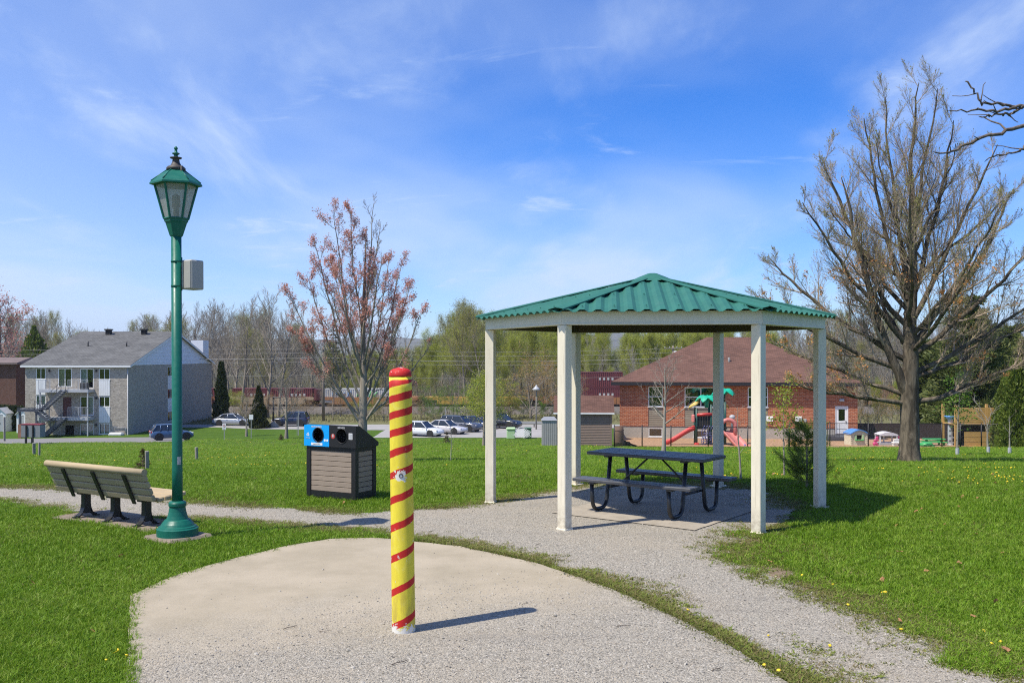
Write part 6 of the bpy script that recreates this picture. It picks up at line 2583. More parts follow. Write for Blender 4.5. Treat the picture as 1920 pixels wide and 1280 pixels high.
def grow(geos, tips, rg, p, d, L, r, lvl, sp, tmax=1.0):
    m = sp['seg'][lvl]
    P = np.empty((m + 1, 3))
    P[0] = p
    st = L / m
    jit, trop = sp['jit'][lvl], sp['trop'][lvl]
    for i in range(m):
        d = d + rg.normal(size=3) * jit
        d[2] += trop
        d = d / math.sqrt(d[0] ** 2 + d[1] ** 2 + d[2] ** 2)
        P[i + 1] = P[i] + d * st
    tip = sp['tip'][lvl]
    R_ = r * (1 - (1 - tip) * (np.arange(m + 1) / m) ** sp.get('tap', .9))
    if lvl == 0 and sp.get('flare'):
        R_[0] *= sp['flare']
    geos[min(sp['split'][lvl], len(geos) - 1)].tube(P, R_, sp['k'][lvl])
    if lvl == len(sp['n']):
        tips.append(P[-1])
        tips.append(P[len(P) // 2])
        return
    n = sp['n'][lvl]
    n = max(1, int(round(n * (.75 + .5 * rg.random()))))
    t0 = sp['t0'][lvl]
    az = rg.random() * 6.28
    for i in range(n):
        t = t0 + (1 - t0) * ((i + .3 + .5 * rg.random()) / n)
        t = min(t, .99)
        f = t * m
        j = min(int(f), m - 1)
        q = P[j] + (P[j + 1] - P[j]) * (f - j)
        ax = P[j + 1] - P[j]
        ax = ax / (np.linalg.norm(ax) + 1e-9)
        az += 2.4 + rg.normal() * .35
        u = np.cross(ax, [.3, .2, .93] if abs(ax[2]) < .9 else [1., .1, 0])
        u /= np.linalg.norm(u) + 1e-9
        v = np.cross(ax, u)
        an = math.radians(sp['ang'][lvl] * (1 - sp['angt'][lvl] * t) + rg.normal() * 7)
        cd_ = ax * math.cos(an) + (u * math.cos(az) + v * math.sin(az)) * math.sin(an)
        if cd_[2] < -.15:
            cd_[2] *= -.4
        sh = sp['shape'][lvl](t)
        cl_ = L * sp['ratio'][lvl] * sh * (.8 + .4 * rg.random())
        rr = min((R_[j] + (R_[j + 1] - R_[j]) * (f - j)) * sp['rr'][lvl], r * .7) * (.7 + .3 * sh)
        rr = max(rr, sp['rmin'])
        grow(geos, tips, rg, q, cd_, cl_, rr, lvl + 1, sp)
    if lvl >= 1:
        tips.append(P[-1])


def spec(**kw):
    s = dict(seg=[8, 6, 4, 3, 2], sides=None, k=[10, 6, 4, 3, 3], n=[12, 7, 5, 4], jit=[.04, .10, .13, .16, .18], trop=[.02, .07, .06, .05, .05],
             tip=[.12, .18, .3, .5, .6], t0=[.25, .15, .15, .1], ang=[55, 45, 42, 40], angt=[.35, .2, .2, .2], ratio=[.5, .45, .42, .42],
             shape=[lambda t: 1 - .55 * t] * 5, rr=[.55, .6, .65, .7], rmin=.004, split=[0, 0, 1, 1, 1], flare=1.25)
    s.update(kw)
    return s


def tree_thing(name, loc, rz, label, meshes, mats, group=None, scale=1.0, cat='tree'):
    """meshes: list of (part name, mesh)"""
    o = empty(name, loc, rz, label, cat, group)
    o.scale = (scale,) * 3
    for (pn, me), mt in zip(meshes, mats):
        link_mesh(me, pn, mt, o)
    return o


def make_tree(seed, H, r, sp, leaf=None, trunk_dir=(0, 0, 1)):
    rg = np.random.default_rng(seed)
    geos = [Geo(), Geo()]
    tips = []
    grow(geos, tips, rg, np.array([0., 0., -.08]), np.array(trunk_dir, dtype=float), H, r, 0, sp)
    ms = [('trunk', geos[0].mesh('trunk', True)), ('crown', geos[1].mesh('crown'))]
    T = np.array(tips)
    if leaf:
        name, size, per, spread, frac, fn = leaf
        g = Geo()
        keep = T
        if fn is not None:
            keep = T[fn(T)]
        keep = keep[rg.random(len(keep)) < frac]
        C = np.repeat(keep, per, 0) + rg.normal(size=(len(keep) * per, 3)) * spread
        g.leaves(C, size, rg)
        ms.append((name, g.mesh(name)))
    return ms, T


# ---- the big bare tree on the right
ok_ = at(1705, 866)
sp_oak = spec(seg=[10, 10, 7, 5, 3], k=[16, 8, 5, 3, 3], n=[10, 13, 12, 10], jit=[.03, .055, .06, .07, .08], trop=[.01, .05, .07, .09, .10], tip=[.08, .10, .18, .35, .5],
              t0=[.30, .14, .10, .10], ang=[70, 42, 34, 32], angt=[.5, .2, .2, .2], ratio=[.42, .36, .46, .56],
              shape=[lambda t: 1.1 - .8 * t, lambda t: 1.15 - .75 * t, lambda t: 1.05 - .5 * t, lambda t: 1 - .3 * t], rr=[.40, .42, .50, .62], rmin=.0032, split=[0, 0, 1, 1, 1], flare=1.35, tap=.8)


def limb_to(geos, tips, rg, z0, tip, r0, sp, nch, clen, bend=.42, lvl=2, r1=.010, t0=.16, wob=.035, cang=42):
    """limb that leaves the trunk at z0 and sweeps up to a tip, with side branches all along"""
    p0 = np.array([0., 0., z0])
    p2 = np.array(tip, dtype=float)
    h = p2 - p0
    p1 = p0 + np.array([h[0] * .55, h[1] * .55, h[2] * bend])
    m = 14
    t = np.linspace(0, 1, m + 1)[:, None]
    P = (1 - t) ** 2 * p0 + 2 * t * (1 - t) * p1 + t * t * p2
    L = float(np.linalg.norm(np.diff(P, axis=0), axis=1).sum())
    w = np.cumsum(rg.normal(size=(m + 1, 3)) * wob, 0)
    w -= t * w[-1]
    P = P + w * (L / 5)
    rr = r0 * (1 - t[:, 0]) ** .75 + r1
    geos[0].tube(P, rr, 8)
    az = rg.random() * 6.28
    for i in range(nch):
        u = t0 + (1 - t0) * (i + rg.random()) / nch
        u = min(u, .985)
        f = u * m
        j = int(f)
        q = P[j] + (P[j + 1] - P[j]) * (f - j)
        ax = P[j + 1] - P[j]
        ax /= np.linalg.norm(ax)
        az += 2.4 + rg.normal() * .4
        a_ = np.cross(ax, [.2, .3, .93])
        a_ /= np.linalg.norm(a_)
        b_ = np.cross(ax, a_)
        an = math.radians(cang + rg.normal() * 9)
        d_ = ax * math.cos(an) + (a_ * math.cos(az) + b_ * math.sin(az)) * math.sin(an)
        d_[2] = d_[2] + .12 if d_[2] > -.2 else abs(d_[2]) * .3
        grow(geos, tips, rg, q, d_ / np.linalg.norm(d_), L * clen * (1.12 - .75 * u) * rg.uniform(.7, 1.25), max(.008, (rr[j]) * .55), lvl, sp)
    tips.append(P[-1])


rg = np.random.default_rng(11)
geos = [Geo(), Geo()]
tips = []
P = np.array([[0, 0, -.12], [0, 0, .08], [0, 0, .35], [.01, 0, 1.0], [.0, 0, 1.8], [.04, 0, 2.6], [.02, .02, 3.6], [.10, 0, 4.8], [.14, .02, 6.2], [.2, 0, 7.2]])
geos[0].tube(P, np.array([.36, .30, .255, .235, .225, .195, .165, .115, .06, .012]), 18)
limb_to(geos, tips, rg, 4.6, (.25, .0, 9.9), .07, sp_oak, 11, .31, bend=.5)
for z0, tip, r_ in ((1.50, (-3.3, -.6, 2.1), .070), (1.75, (-3.2, .8, 3.1), .070), (1.55, (3.4, -.7, 2.9), .085), (2.2, (3.9, .5, 3.8), .070), (2.3, (-3.95, -.3, 4.3), .085), (2.7, (-3.5, .6, 5.4), .085),
                    (1.60, (-1.85, -.2, 7.4), .150), (3.1, (-2.95, -.5, 6.7), .085), (3.5, (-2.1, .5, 8.0), .080), (4.0, (-1.3, -.3, 8.9), .075), (4.5, (-.55, .2, 9.6), .07), (4.3, (.65, -.2, 9.7), .07),
                    (3.8, (1.3, .3, 9.0), .085), (3.5, (2.1, -.4, 8.2), .085), (3.0, (2.9, .3, 7.2), .095), (2.7, (3.6, -.2, 6.0), .085), (2.4, (4.1, .3, 4.9), .075), (2.9, (.4, -2.9, 5.2), .07), (3.4, (-1.0, -2.4, 6.8), .07),
                    (3.2, (1.1, -2.6, 6.4), .07), (3.0, (-.6, 2.9, 5.8), .07), (3.7, (1.2, 2.3, 7.5), .065), (3.9, (-1.5, 2.0, 7.9), .065), (5.0, (-1.1, -.6, 8.2), .05), (5.2, (1.4, .4, 8.4), .05), (4.6, (-2.0, .2, 6.6), .05), (4.7, (2.4, -.3, 7.0), .05)):
    limb_to(geos, tips, rg, z0, tip, r_ * .80, sp_oak, 11, .32)
g = Geo()
T = np.array(tips)
keep = T[(rg.random(len(T)) < .016) & (T[:, 2] < 5.2) & (vnoise(T[:, 0] * 1.0 + 40, T[:, 2], 1.1) > .45)]
C = np.repeat(keep, 8, 0) + rg.normal(size=(len(keep) * 8, 3)) * .05
g.leaves(C, .075, rg, .5)
g2 = Geo()
C = T[rg.random(len(T)) < .42] + rg.normal(size=(1, 3)) * .01
g2.leaves(C, .035, rg, .6)
oak = tree_thing('bare_tree', ok_, 0, 'big bare spreading tree with thick trunk on the right lawn',
                 [('trunk', geos[0].mesh('trunk', True)), ('crown', geos[1].mesh('crown')), ('dry_leaves', g.mesh('dry_leaves')), ('buds', g2.mesh('buds'))],
                 [M_bark_oak, M_twig_oak, M_dryleaf, M_olive])

# ---- red flowering maple
mp_ = atd(680, 25.0)
sp_map = spec(seg=[7, 8, 5, 3, 2], k=[12, 6, 4, 3, 3], n=[24, 10, 6, 4], jit=[.015, .04, .06, .09, .11], trop=[.0, .065, .07, .09, .10], t0=[.135, .20, .18, .2], ang=[58, 30, 32, 36], angt=[.60, .2, .2, .2],
              ratio=[.52, .30, .40, .42], shape=[lambda t: 1.0, lambda t: 1.2 - .7 * t, lambda t: 1 - .3 * t, lambda t: 1.], rr=[.36, .5, .6, .7], rmin=.0042, split=[0, 0, 1, 1, 1])
rg = np.random.default_rng(30)
geos = [Geo(), Geo()]
tips = []
P = np.array([[0, 0, -.1], [0, 0, .3], [.0, 0, 1.0], [.03, 0, 2.2], [.0, .02, 3.6], [.06, 0, 5.0], [.10, 0, 6.3]])
geos[0].tube(P, np.array([.165, .135, .12, .09, .06, .035, .008]), 12)
for z0, (tx, tz_), r_ in ((.95, (-1.85, 4.45), 0.043), (1.0, (1.62, 3.95), 0.043), (1.15, (-1.50, 5.0), 0.036), (1.3, (1.30, 4.75), 0.040), (1.5, (.95, 5.3), 0.036), (1.7, (-1.25, 5.9), 0.036), (2.3, (-.70, 6.6), 0.032), (2.9, (.35, 6.85), 0.032),
                          (3.3, (-.25, 6.7), 0.025), (2.0, (.62, 5.6), 0.029), (1.2, (-1.7, 3.4), 0.029), (1.1, (1.85, 3.2), 0.029), (2.6, (-.95, 5.5), 0.025), (1.9, (1.15, 4.1), 0.025), (3.8, (.45, 6.4), 0.022)):
    yy_ = rg.uniform(-.9, .9) * .9
    limb_to(geos, tips, rg, z0, (tx, yy_, tz_), r_ * .85, sp_map, 12, .24, bend=.38, r1=.006, t0=.22, wob=.02, cang=32)
for k in range(5):
    a_ = k * 1.26 + .5
    limb_to(geos, tips, rg, 1.3 + .3 * k, (math.cos(a_) * .9, math.sin(a_) * 1.5, 3.8 + .4 * k),   .03, sp_map, 10, .24, bend=.38, r1=.006, t0=.25, wob=.02, cang=32)
T = np.array(tips)
keep = T[(np.hypot(T[:, 0], T[:, 1]) * .9 + T[:, 2] * .42 > 1.9) & (vnoise(T[:, 0] + 9, T[:, 1] * .7 + T[:, 2], 1.9) > .36)]
keep = keep[rg.random(len(keep)) < .75]
g = Geo()
C = np.repeat(keep, 6, 0) + rg.normal(size=(len(keep) * 6, 3)) * .042
g.leaves(C, .042, rg)
ms = [('trunk', geos[0].mesh('trunk', True)), ('crown', geos[1].mesh('crown')), ('red_flowers', g.mesh('red_flowers'))]
tree_thing('flowering_tree', mp_, 0, 'young tree with red spring flowers rising behind the recycling bin', ms, [M_bark_map, M_bark_map, M_redbud])

# ---- small bare and budding trees on the lawn
sp_small = spec(seg=[7, 5, 3, 2], k=[8, 5, 3, 3], n=[16, 6, 4], jit=[.03, .07, .12, .15], trop=[0, .05, .05, .05], t0=[.34, .2, .2], ang=[52, 38, 38], angt=[.25, .2, .2], ratio=[.42, .42, .42],
                shape=[lambda t: 1 - .62 * (t - .3), lambda t: 1 - .4 * t, lambda t: 1.], rmin=.005, split=[0, 1, 1, 1], flare=1.15)


def pxtree(px, py, top, seed, sp, rad, label, mats, leaf=None, name='young_tree', d=None, group=None):
    p = at(px, py) if d is None else atd(px, d)
    H = (py - top) / F * p.y if d is None else zpx(top, d) - p.z
    _, T = make_tree(seed, H * .97, rad, sp, None)
    ms, T = make_tree(seed, H * .97 * H / max(T[:, 2].max(), .1), rad, sp, leaf)
    return tree_thing(name, p, seed * 1.3, label, ms, mats, group)


pxtree(1244, 850, 640, 41, sp_small, .095, 'slim bare young tree in front of the brick house seen through the shelter', [M_bark_pale, M_bark_pale])
sp_sap = spec(seg=[6, 3, 2], k=[6, 3, 3], n=[9, 3], jit=[.02, .1, .1], trop=[0, .04, .04], t0=[.35, .2], ang=[40, 35], angt=[.2, .2], ratio=[.3, .4], shape=[lambda t: 1 - .5 * t, lambda t: 1.], rmin=.003, split=[0, 1, 1], flare=1.1, rr=[.5, .6])
pxtree(1389, 899, 745, 42, sp_sap, .022, 'thin bare sapling just behind the right back post of the shelter', [M_bark_pale, M_bark_pale])
pxtree(1470, 893, 715, 43, sp_sap, .020, 'thin yellow budding sapling beside the small pine', [M_bark_pale, M_bark_pale, M_ygreen], ('leaves', .05, 9, .07, 1.0, None))
pxtree(845, 865, 790, 44, sp_sap, .016, 'whip thin sapling on the lawn between the bollard and the shelter', [M_bark_pale, M_bark_pale])
pxtree(907, 836, 700, 45, spec(seg=[6, 5, 3, 2], k=[8, 4, 3, 3], n=[12, 7, 5], t0=[.3, .2, .2], ang=[62, 45, 45], angt=[.3, .2, .2], ratio=[.42, .45, .45], rmin=.012, split=[0, 1, 1, 1], rr=[.5, .6, .6],
       shape=[lambda t: 1 - .45 * t, lambda t: 1 - .3 * t, lambda t: 1.]), .12, 'round leafy green tree before the parked cars by the front left post', [M_bark_far, M_bark_far, M_ygreen], ('leaves', .10, 9, .26, 1.0, None), 'leafy_tree')
pxtree(537, 822, 690, 46, spec(seg=[7, 5, 3, 2], k=[8, 4, 3, 3], n=[18, 7, 5], t0=[.3, .2, .2], ang=[60, 42, 42], angt=[.3, .2, .2], ratio=[.5, .45, .45], rmin=.011, split=[0, 1, 1, 1], rr=[.5, .6, .6],
       shape=[lambda t: 1 - .5 * t, lambda t: 1 - .3 * t, lambda t: 1.]), .19, 'bare round young tree standing in front of the dark blue car', [M_bark_far, M_bark_far])
pxtree(462, 818, 725, 47, spec(seg=[6, 4, 3, 2], k=[7, 4, 3, 3], n=[14, 6, 4], t0=[.3, .2, .2], ang=[40, 35, 35], angt=[.2, .2, .2], ratio=[.42, .45, .45], rmin=.012, split=[0, 1, 1, 1], rr=[.5, .6, .6],
       shape=[lambda t: 1 - .4 * t, lambda t: 1 - .3 * t, lambda t: 1.]), .13, 'small bare tree between the narrow cedar and the cone shaped cedar', [M_bark_far, M_bark_far])
pxtree(1795, 853, 702, 48, sp_sap, .05, 'dark leafed sapling planted left of the wooden fort', [M_bark_far, M_bark_far, M_greenleaf], ('leaves', .10, 10, .16, 1.0, None))
pxtree(1853, 849, 735, 49, spec(seg=[6, 4, 2], k=[7, 4, 3], n=[6, 4], t0=[.45, .3], ang=[34, 30], angt=[.1, .2], ratio=[.5, .4], jit=[.04, .08, .1], trop=[0, .04, .04], shape=[lambda t: 1.0, lambda t: 1.], rmin=.012, split=[0, 1, 1], rr=[.6, .6]),
       .055, 'pale bare sapling with white guard in front of the wooden fort', [M_bark_pale, M_bark_pale])
pxtree(1893, 851, 770, 50, sp_sap, .04, 'thin sapling with white guard in front of the cedar hedge', [M_bark_pale, M_bark_pale])
for px, py, lab in ((1795, 853.5, 'grey plastic trunk guard around the dark sapling'), (1853, 849.5, 'white trunk guard around the pale sapling by the fort'), (1893, 851.5, 'white trunk guard around the sapling at the right edge')):
    p = at(px, py)
    tag(MB().lathe([(.062, 0), (.062, .26)], 12, capb=False, capt=False).build('trunk_guard', M_lgrey, None, p), lab, 'trunk guard')
# the neighbour's tree reaching in at the top right
rg = np.random.default_rng(77)
geos = [Geo(), Geo()]
tips = []
nb_ = Vector((8.9, 11.6, 0))
P = np.array([[0, 0, -.1], [-.03, .05, 1.2], [-.1, .05, 2.6], [-.05, 0, 4.2], [.1, .05, 6.2], [.2, 0, 8.0]])
geos[0].tube(P, np.array([.22, .17, .15, .12, .09, .04]), 12)
spn = spec(seg=[6, 7, 5, 3], k=[8, 7, 5, 4], n=[5, 5, 4], jit=[.04, .10, .16, .2], trop=[.0, .012, .015, .02], tip=[.3, .30, .4, .5], t0=[.3, .25, .25], ang=[42, 42, 45], angt=[.2, .1, .1], ratio=[.4, .36, .36],
           shape=[lambda t: 1 - .5 * t] * 4, rr=[.5, .55, .6], rmin=.0065, split=[0, 1, 1, 1], flare=1)


def limb(pts, r0, r1):
    """limb through pixel points of the photograph at given distances, with side shoots"""
    Q = np.array([[(px - 960) / F * d - nb_.x, d - nb_.y, zpx(py, d)] for px, py, d in pts])
    m = 26
    t = np.linspace(0, len(Q) - 1, m)
    PP = np.stack([np.interp(t, np.arange(len(Q)), Q[:, k]) for k in range(3)], 1)
    PP[1:-1] = .25 * PP[:-2] + .5 * PP[1:-1] + .25 * PP[2:]
    PP[1:-1] += rg.normal(size=(m - 2, 3)) * .012
    rr = np.linspace(r0, r1, m)
    geos[1].tube(PP, rr, 7)
    for k in range(5, m - 1, 5):
        dv = PP[k] - PP[k - 1]
        dv /= np.linalg.norm(dv)
        sd = rg.normal(size=3)
        sd[2] = abs(sd[2]) * .6
        dv = dv * .7 + sd * .45
        grow(geos, tips, rg, PP[k], dv / np.linalg.norm(dv), rg.uniform(.12, .38), rr[k] * .6, 3, spn)
    geos[1].tube(np.stack([PP[-1], PP[-1] + (PP[-1] - PP[-2])]), np.array([r1, r1 * .4]), 5)


limb([(2060, 170, 11.4), (1990, 205, 11.2), (1920, 232, 11.0), (1878, 250, 10.9), (1840, 258, 10.8), (1800, 276, 10.7), (1775, 290, 10.6), (1755, 286, 10.5)], .030, .008)
limb([(2080, 150, 11.5), (2000, 190, 11.0), (1920, 199, 10.6), (1870, 206, 10.4), (1830, 206, 10.3), (1785, 208, 10.2)], .027, .006)
limb([(1905, 203, 10.6), (1885, 197, 10.5), (1840, 195, 10.4), (1834, 182, 10.4), (1812, 153, 10.4)], .016, .009)
limb([(2040, 250, 11.4), (1980, 258, 11.3), (1930, 262, 11.2), (1915, 283, 11.1), (1885, 292, 11.0), (1850, 300, 10.9)], .024, .006)
limb([(1920, 199, 10.6), (1898, 212, 10.5), (1870, 215, 10.4), (1838, 219, 10.4)], .017, .007)
for z0 in (3.0, 4.4, 5.6, 6.8):
    for k in range(2):
        a_ = rg.uniform(-1.2, 1.6)
        grow(geos, tips, rg, np.array([0, 0, z0]), np.array([math.cos(a_), math.sin(a_), .45]), 2.2, .06, 1, spn)
Tn = [(0., 0., 2.3)]
for a_, b_ in (((0, 0, 3.1), (2060, 170, 11.4)), ((0, 0, 3.4), (2080, 150, 11.5)), ((0, 0, 2.7), (2040, 250, 11.4))):
    q = np.array([(b_[0] - 960) / F * b_[2] - nb_.x, b_[2] - nb_.y, zpx(b_[1], b_[2])])
    a0_ = np.array(a_)
    h_ = q - a0_
    c_ = a0_ + h_ * np.array([.22, .22, .68])
    t = np.linspace(0, 1, 12)[:, None]
    PP = (1 - t) ** 2 * a0_ + 2 * t * (1 - t) * c_ + t * t * q
    w_ = np.cumsum(rg.normal(size=(12, 3)) * .035, 0)
    PP = PP + (w_ - t * w_[-1]) * np.sin(t * math.pi) ** .5
    rr = np.linspace(.085, .030, 12)
    geos[0].tube(PP, rr, 8)
    for k in (3, 5, 6, 8, 9, 10):
        dv = PP[k] - PP[k - 1]
        dv = dv / np.linalg.norm(dv) * .7 + np.abs(rg.normal(size=3)) * np.array([rg.choice([-.5, .6]), .5, .4])
        grow(geos, tips, rg, PP[k], dv / np.linalg.norm(dv), rg.uniform(.5, 1.1), rr[k] * .5, 2, spn)
M_bark_dk = bark_mat('bark_dark', (.20, .16, .13), (.085, .068, .055), 22, bump=.5)
tree_thing('overhanging_tree', nb_, 0, 'tree with knobby dark bare branches reaching in at the top right', [('trunk', geos[0].mesh('trunk', True)), ('branches', geos[1].mesh('branches', True))], [M_bark_dk, M_bark_dk])


# ---- conifers
def needle_tree(seed, H, Rb, n_wh, per, needle, nsz, shape, droop=-.15, dens=26, trunk_r=.06, up=.35, aspect=.12, t_lo=.04, spread=.05):
    rg = np.random.default_rng(seed)
    gt, gn = Geo(), Geo()
    gt.tube(np.array([[0, 0, -.05], [0, 0, H * .5], [0, 0, H * .97]]), np.array([trunk_r, trunk_r * .6, trunk_r * .12]), 8)
    C, A = [], []
    for w in range(n_wh):
        t = t_lo + (1 - t_lo) * (w + rg.random() * .6) / n_wh
        z = t * H
        for j in range(per):
            a = rg.random() * 6.28
            L = Rb * shape(t) * rg.uniform(.65, 1.12)
            if L < .04:
                L = .04
            m = 5
            d = np.array([math.cos(a), math.sin(a), droop + rg.normal() * .08])
            P = [np.array([0, 0, z])]
            for i in range(m):
                d = d + np.array([0, 0, up / m]) + rg.normal(size=3) * .05
                d /= np.linalg.norm(d)
                P.append(P[-1] + d * L / m)
            P = np.array(P)
            gt.tube(P, np.linspace(max(.004, trunk_r * .22), .003, m + 1), 3)
            k = max(4, int(dens * L))
            u = rg.uniform(.18, 1.03, k)
            f = np.clip(u, 0, .999) * m
            ii = f.astype(int)
            Q = P[ii] + (P[ii + 1] - P[ii]) * (f - ii)[:, None]
            ax = P[ii + 1] - P[ii]
            ax /= np.linalg.norm(ax, axis=1)[:, None]
            C.append(Q + rg.normal(size=Q.shape) * spread * L)
            A.append(ax)
    k = int(dens * .8)
    C.append(np.stack([np.zeros(k), np.zeros(k), rg.uniform(.85, 1.0, k) * H], 1) + rg.normal(size=(k, 3)) * .02)
    A.append(np.tile([0, 0, 1.], (k, 1)))
    C = np.concatenate(C)
    A = np.concatenate(A)
    A = A + rg.normal(size=A.shape) * .55
    gn.leaves(C + A * nsz * .3, nsz, rg, aspect, axis=A * 2)
    return [('trunk', gt.mesh('trunk')), ('needles', gn.mesh('needles'))]


p = at(1513, 914)
k_ = p.y / F
ms = needle_tree(5, 112 * k_, 74 * k_, 9, 7, None, .125, lambda t: 1.0 - .62 * t if t > .12 else .9, droop=.10, dens=330, trunk_r=.022, up=1.05, aspect=.05, spread=.035)
tree_thing('small_pine', p, 0, 'small bushy young pine behind the right shelter post', ms, [M_bark_far, M_pine])
p = at(268, 880)
k_ = p.y / F
ms = needle_tree(6, 36 * k_, 17 * k_, 9, 7, None, .055, lambda t: 1.05 - t, droop=-.05, dens=300, trunk_r=.016, up=.2, aspect=.10)
M_brspruce = leaf_mat('browning_needles', [(.03, .05, .012), (.09, .07, .02), (.17, .09, .03)], .2)
tree_thing('small_spruce', p, 0, 'tiny browning spruce beside a wooden stake on the left lawn', ms, [M_bark_far, M_brspruce])
p = at(838, 830)
k_ = p.y / F
ms = needle_tree(7, 19 * k_, 8 * k_, 8, 7, None, .12, lambda t: 1.05 - t, droop=-.05, dens=90, trunk_r=.03, up=.2, aspect=.2)
tree_thing('small_spruce', p, 0, 'tiny spruce on the lawn edge before the white parked cars', ms, [M_bark_far, M_brspruce])
p = at(527, 825)
k_ = p.y / F
ms = needle_tree(8, 10 * k_, 6 * k_, 7, 7, None, .10, lambda t: 1.05 - .8 * t, droop=.1, dens=90, trunk_r=.03, up=.2, aspect=.2)
tree_thing('small_shrub', p, 0, 'low dark shrub at the foot of the bare young tree', ms, [M_bark_far, M_brspruce], cat='shrub')


def cedar(seed, H, Rb, shape, n, sz, mat_n='sprays'):
    """dense upright sprays filling a column, thicker towards its outside"""
    rg = np.random.default_rng(seed)
    gt, gn = Geo(), Geo()
    gt.tube(np.array([[0, 0, -.1], [0, 0, H * .5], [0, 0, H * .95]]), np.array([Rb * .14, Rb * .09, .01]), 7)
    t = rg.random(n) ** 1.15
    a = rg.random(n) * 6.28
    lump = 1 + .16 * np.sin(a * 3 + t * 17) + .10 * np.sin(a * 7 - t * 31)
    rr = np.array([shape(x) for x in t]) * Rb * lump * np.sqrt(rg.uniform(.25, 1.08, n))
    C = np.stack([np.cos(a) * rr, np.sin(a) * rr, t * H], 1)
    A = np.stack([np.cos(a) * .5, np.sin(a) * .5, np.ones(n)], 1) + rg.normal(size=(n, 3)) * .3
    gn.leaves(C, sz, rg, .42, axis=A * 1.4)
    return [('trunk', gt.mesh('trunk')), (mat_n, gn.mesh(mat_n))]


d = 113
H = zpx(679, d) - zt(0, d)
tree_thing('columnar_cedar', ((415 - 960) / F * d, d, zt(0, d)), 0, 'tall narrow dark cedar at the corner of the grey brick block', cedar(1, H, 14 / F * d, lambda t: (1.0 - .80 * t ** 1.6) * (1 if t > .05 else .8), 9000, .42), [M_bark_far, M_cedar])
d = 106
H = zpx(724, d) - zt(0, d)
tree_thing('cone_cedar', ((485 - 960) / F * d, d, zt(0, d)), 0, 'cone shaped cedar left of the dark blue car', cedar(2, H, 17 / F * d, lambda t: (1.0 - .95 * t ** 1.3), 7000, .38), [M_bark_far, leaf_mat('cone_sprays', [(.02, .035, .01), (.055, .065, .018), (.13, .11, .03)], .2)])
for k, (px, d, top, lab) in enumerate(((1904, 57, 672, 'bright green cedar at the right edge beside the wooden fort'), (1948, 56, 655, 'tall green cedar cut by the right edge'), (1888, 60, 705, 'lower green cedar just right of the wooden fort ladder'))):
    H = zpx(top, d) - zt(0, d)
    tree_thing('cedar_tree', ((px - 960) / F * d, d, zt(0, d)), k, lab, cedar(10 + k, H, 30 / F * d, lambda t: (1.0 - .75 * t ** 1.5), 11000, .20), [M_bark_far, M_hedge])
for k, px in enumerate((-14, 6, 20, 33)):
    d = 103
    H = zpx(761, d) - zt(0, d) + rnd.uniform(-.1, .1)
    tree_thing('hedge_cedar', ((px - 960) / F * d, d, zt(0, d)), k, 'dark cedar of the clipped hedge left of the apartment block', cedar(20 + k, H, .75, lambda t: .95 - .25 * t ** 3, 2600, .36), [M_bark_far, M_cedar], 'dark cedars of the clipped hedge')
# big pine behind the bare tree
for k, (px, d, top, Rp, lab, seed) in enumerate(((1815, 84, 560, 92, 'large dark pine filling the gap behind the wooden fort', 3), (1742, 92, 640, 62, 'lower pine left of the large dark pine', 4), (1885, 92, 612, 80, 'dark pine at the right edge behind the hedge', 9))):
    H = zpx(top, d) - zt(0, d)
    ms = needle_tree(seed, H, Rp / F * d, 22, 7, None, .50, lambda t: (1.0 - .72 * t ** 1.6) * (.62 + .38 * math.sin(t * 31) ** 2), droop=-.02, dens=130, trunk_r=.2, up=.35, aspect=.30, t_lo=.06, spread=.10)
    tree_thing('pine_tree', ((px - 960) / F * d, d, zt(0, d)), k, lab, ms, [M_bark_far, M_dkpine])

# ---- trees behind: a few of each kind, copied
sp_far = spec(seg=[8, 6, 4, 3], k=[6, 4, 3, 3], n=[15, 8, 6], jit=[.04, .07, .10, .12], trop=[.0, .09, .10, .10], t0=[.22, .15, .15], ang=[40, 32, 34], angt=[.4, .2, .2], ratio=[.42, .42, .42], tip=[.12, .2, .35, .6],
              shape=[lambda t: 1.1 - .6 * t, lambda t: 1.1 - .5 * t, lambda t: 1.], rmin=.020, split=[0, 0, 1, 1], rr=[.55, .6, .65])
sp_bush = spec(seg=[4, 6, 4, 3], k=[6, 4, 3, 3], n=[9, 8, 5], jit=[.06, .12, .15, .18], trop=[.0, .02, .04, .05], t0=[.05, .15, .15], ang=[48, 45, 45], angt=[.3, .2, .2], ratio=[1.35, .42, .42], tip=[.3, .2, .35, .6],
               shape=[lambda t: 1.0, lambda t: 1.1 - .5 * t, lambda t: 1.], rmin=.018, split=[0, 0, 1, 1], rr=[.6, .6, .65])
PROT = {}


def proto(kind, seed, H, r, sp, mats, leaf=None):
    ms, T = make_tree(seed, H, r, sp, leaf)
    PROT.setdefault(kind, []).append((ms, mats, float(T[:, 2].max())))


for s_ in (61, 62, 63):
    proto('bare', s_, 15, .24, sp_far, [M_bark_far, M_bark_far])
proto('grey', 64, 15, .26, sp_far, [M_bark_pale, M_bark_pale])
for s_ in (65, 66):
    proto('spring', s_, 14, .2, sp_far, [M_bark_far, M_bark_far, M_ygreen], ('leaves', .15, 12, .38, .9, None))
for s_ in (67, 68):
    proto('olive', s_, 14, .2, sp_far, [M_bark_far, M_bark_far, M_olive], ('buds', .12, 10, .32, .9, None))
proto('orange', 69, 6, .2, sp_bush, [M_bark_far, M_bark_far, M_orangeb], ('buds', .16, 7, .24, 1.0, None))
proto('green', 70, 5, .16, sp_bush, [M_bark_far, M_bark_far, M_greenleaf], ('leaves', .21, 11, .28, 1.0, None))
proto('green', 71, 5, .16, sp_bush, [M_bark_far, M_bark_far, M_ygreen], ('leaves', .21, 10, .28, 1.0, None))
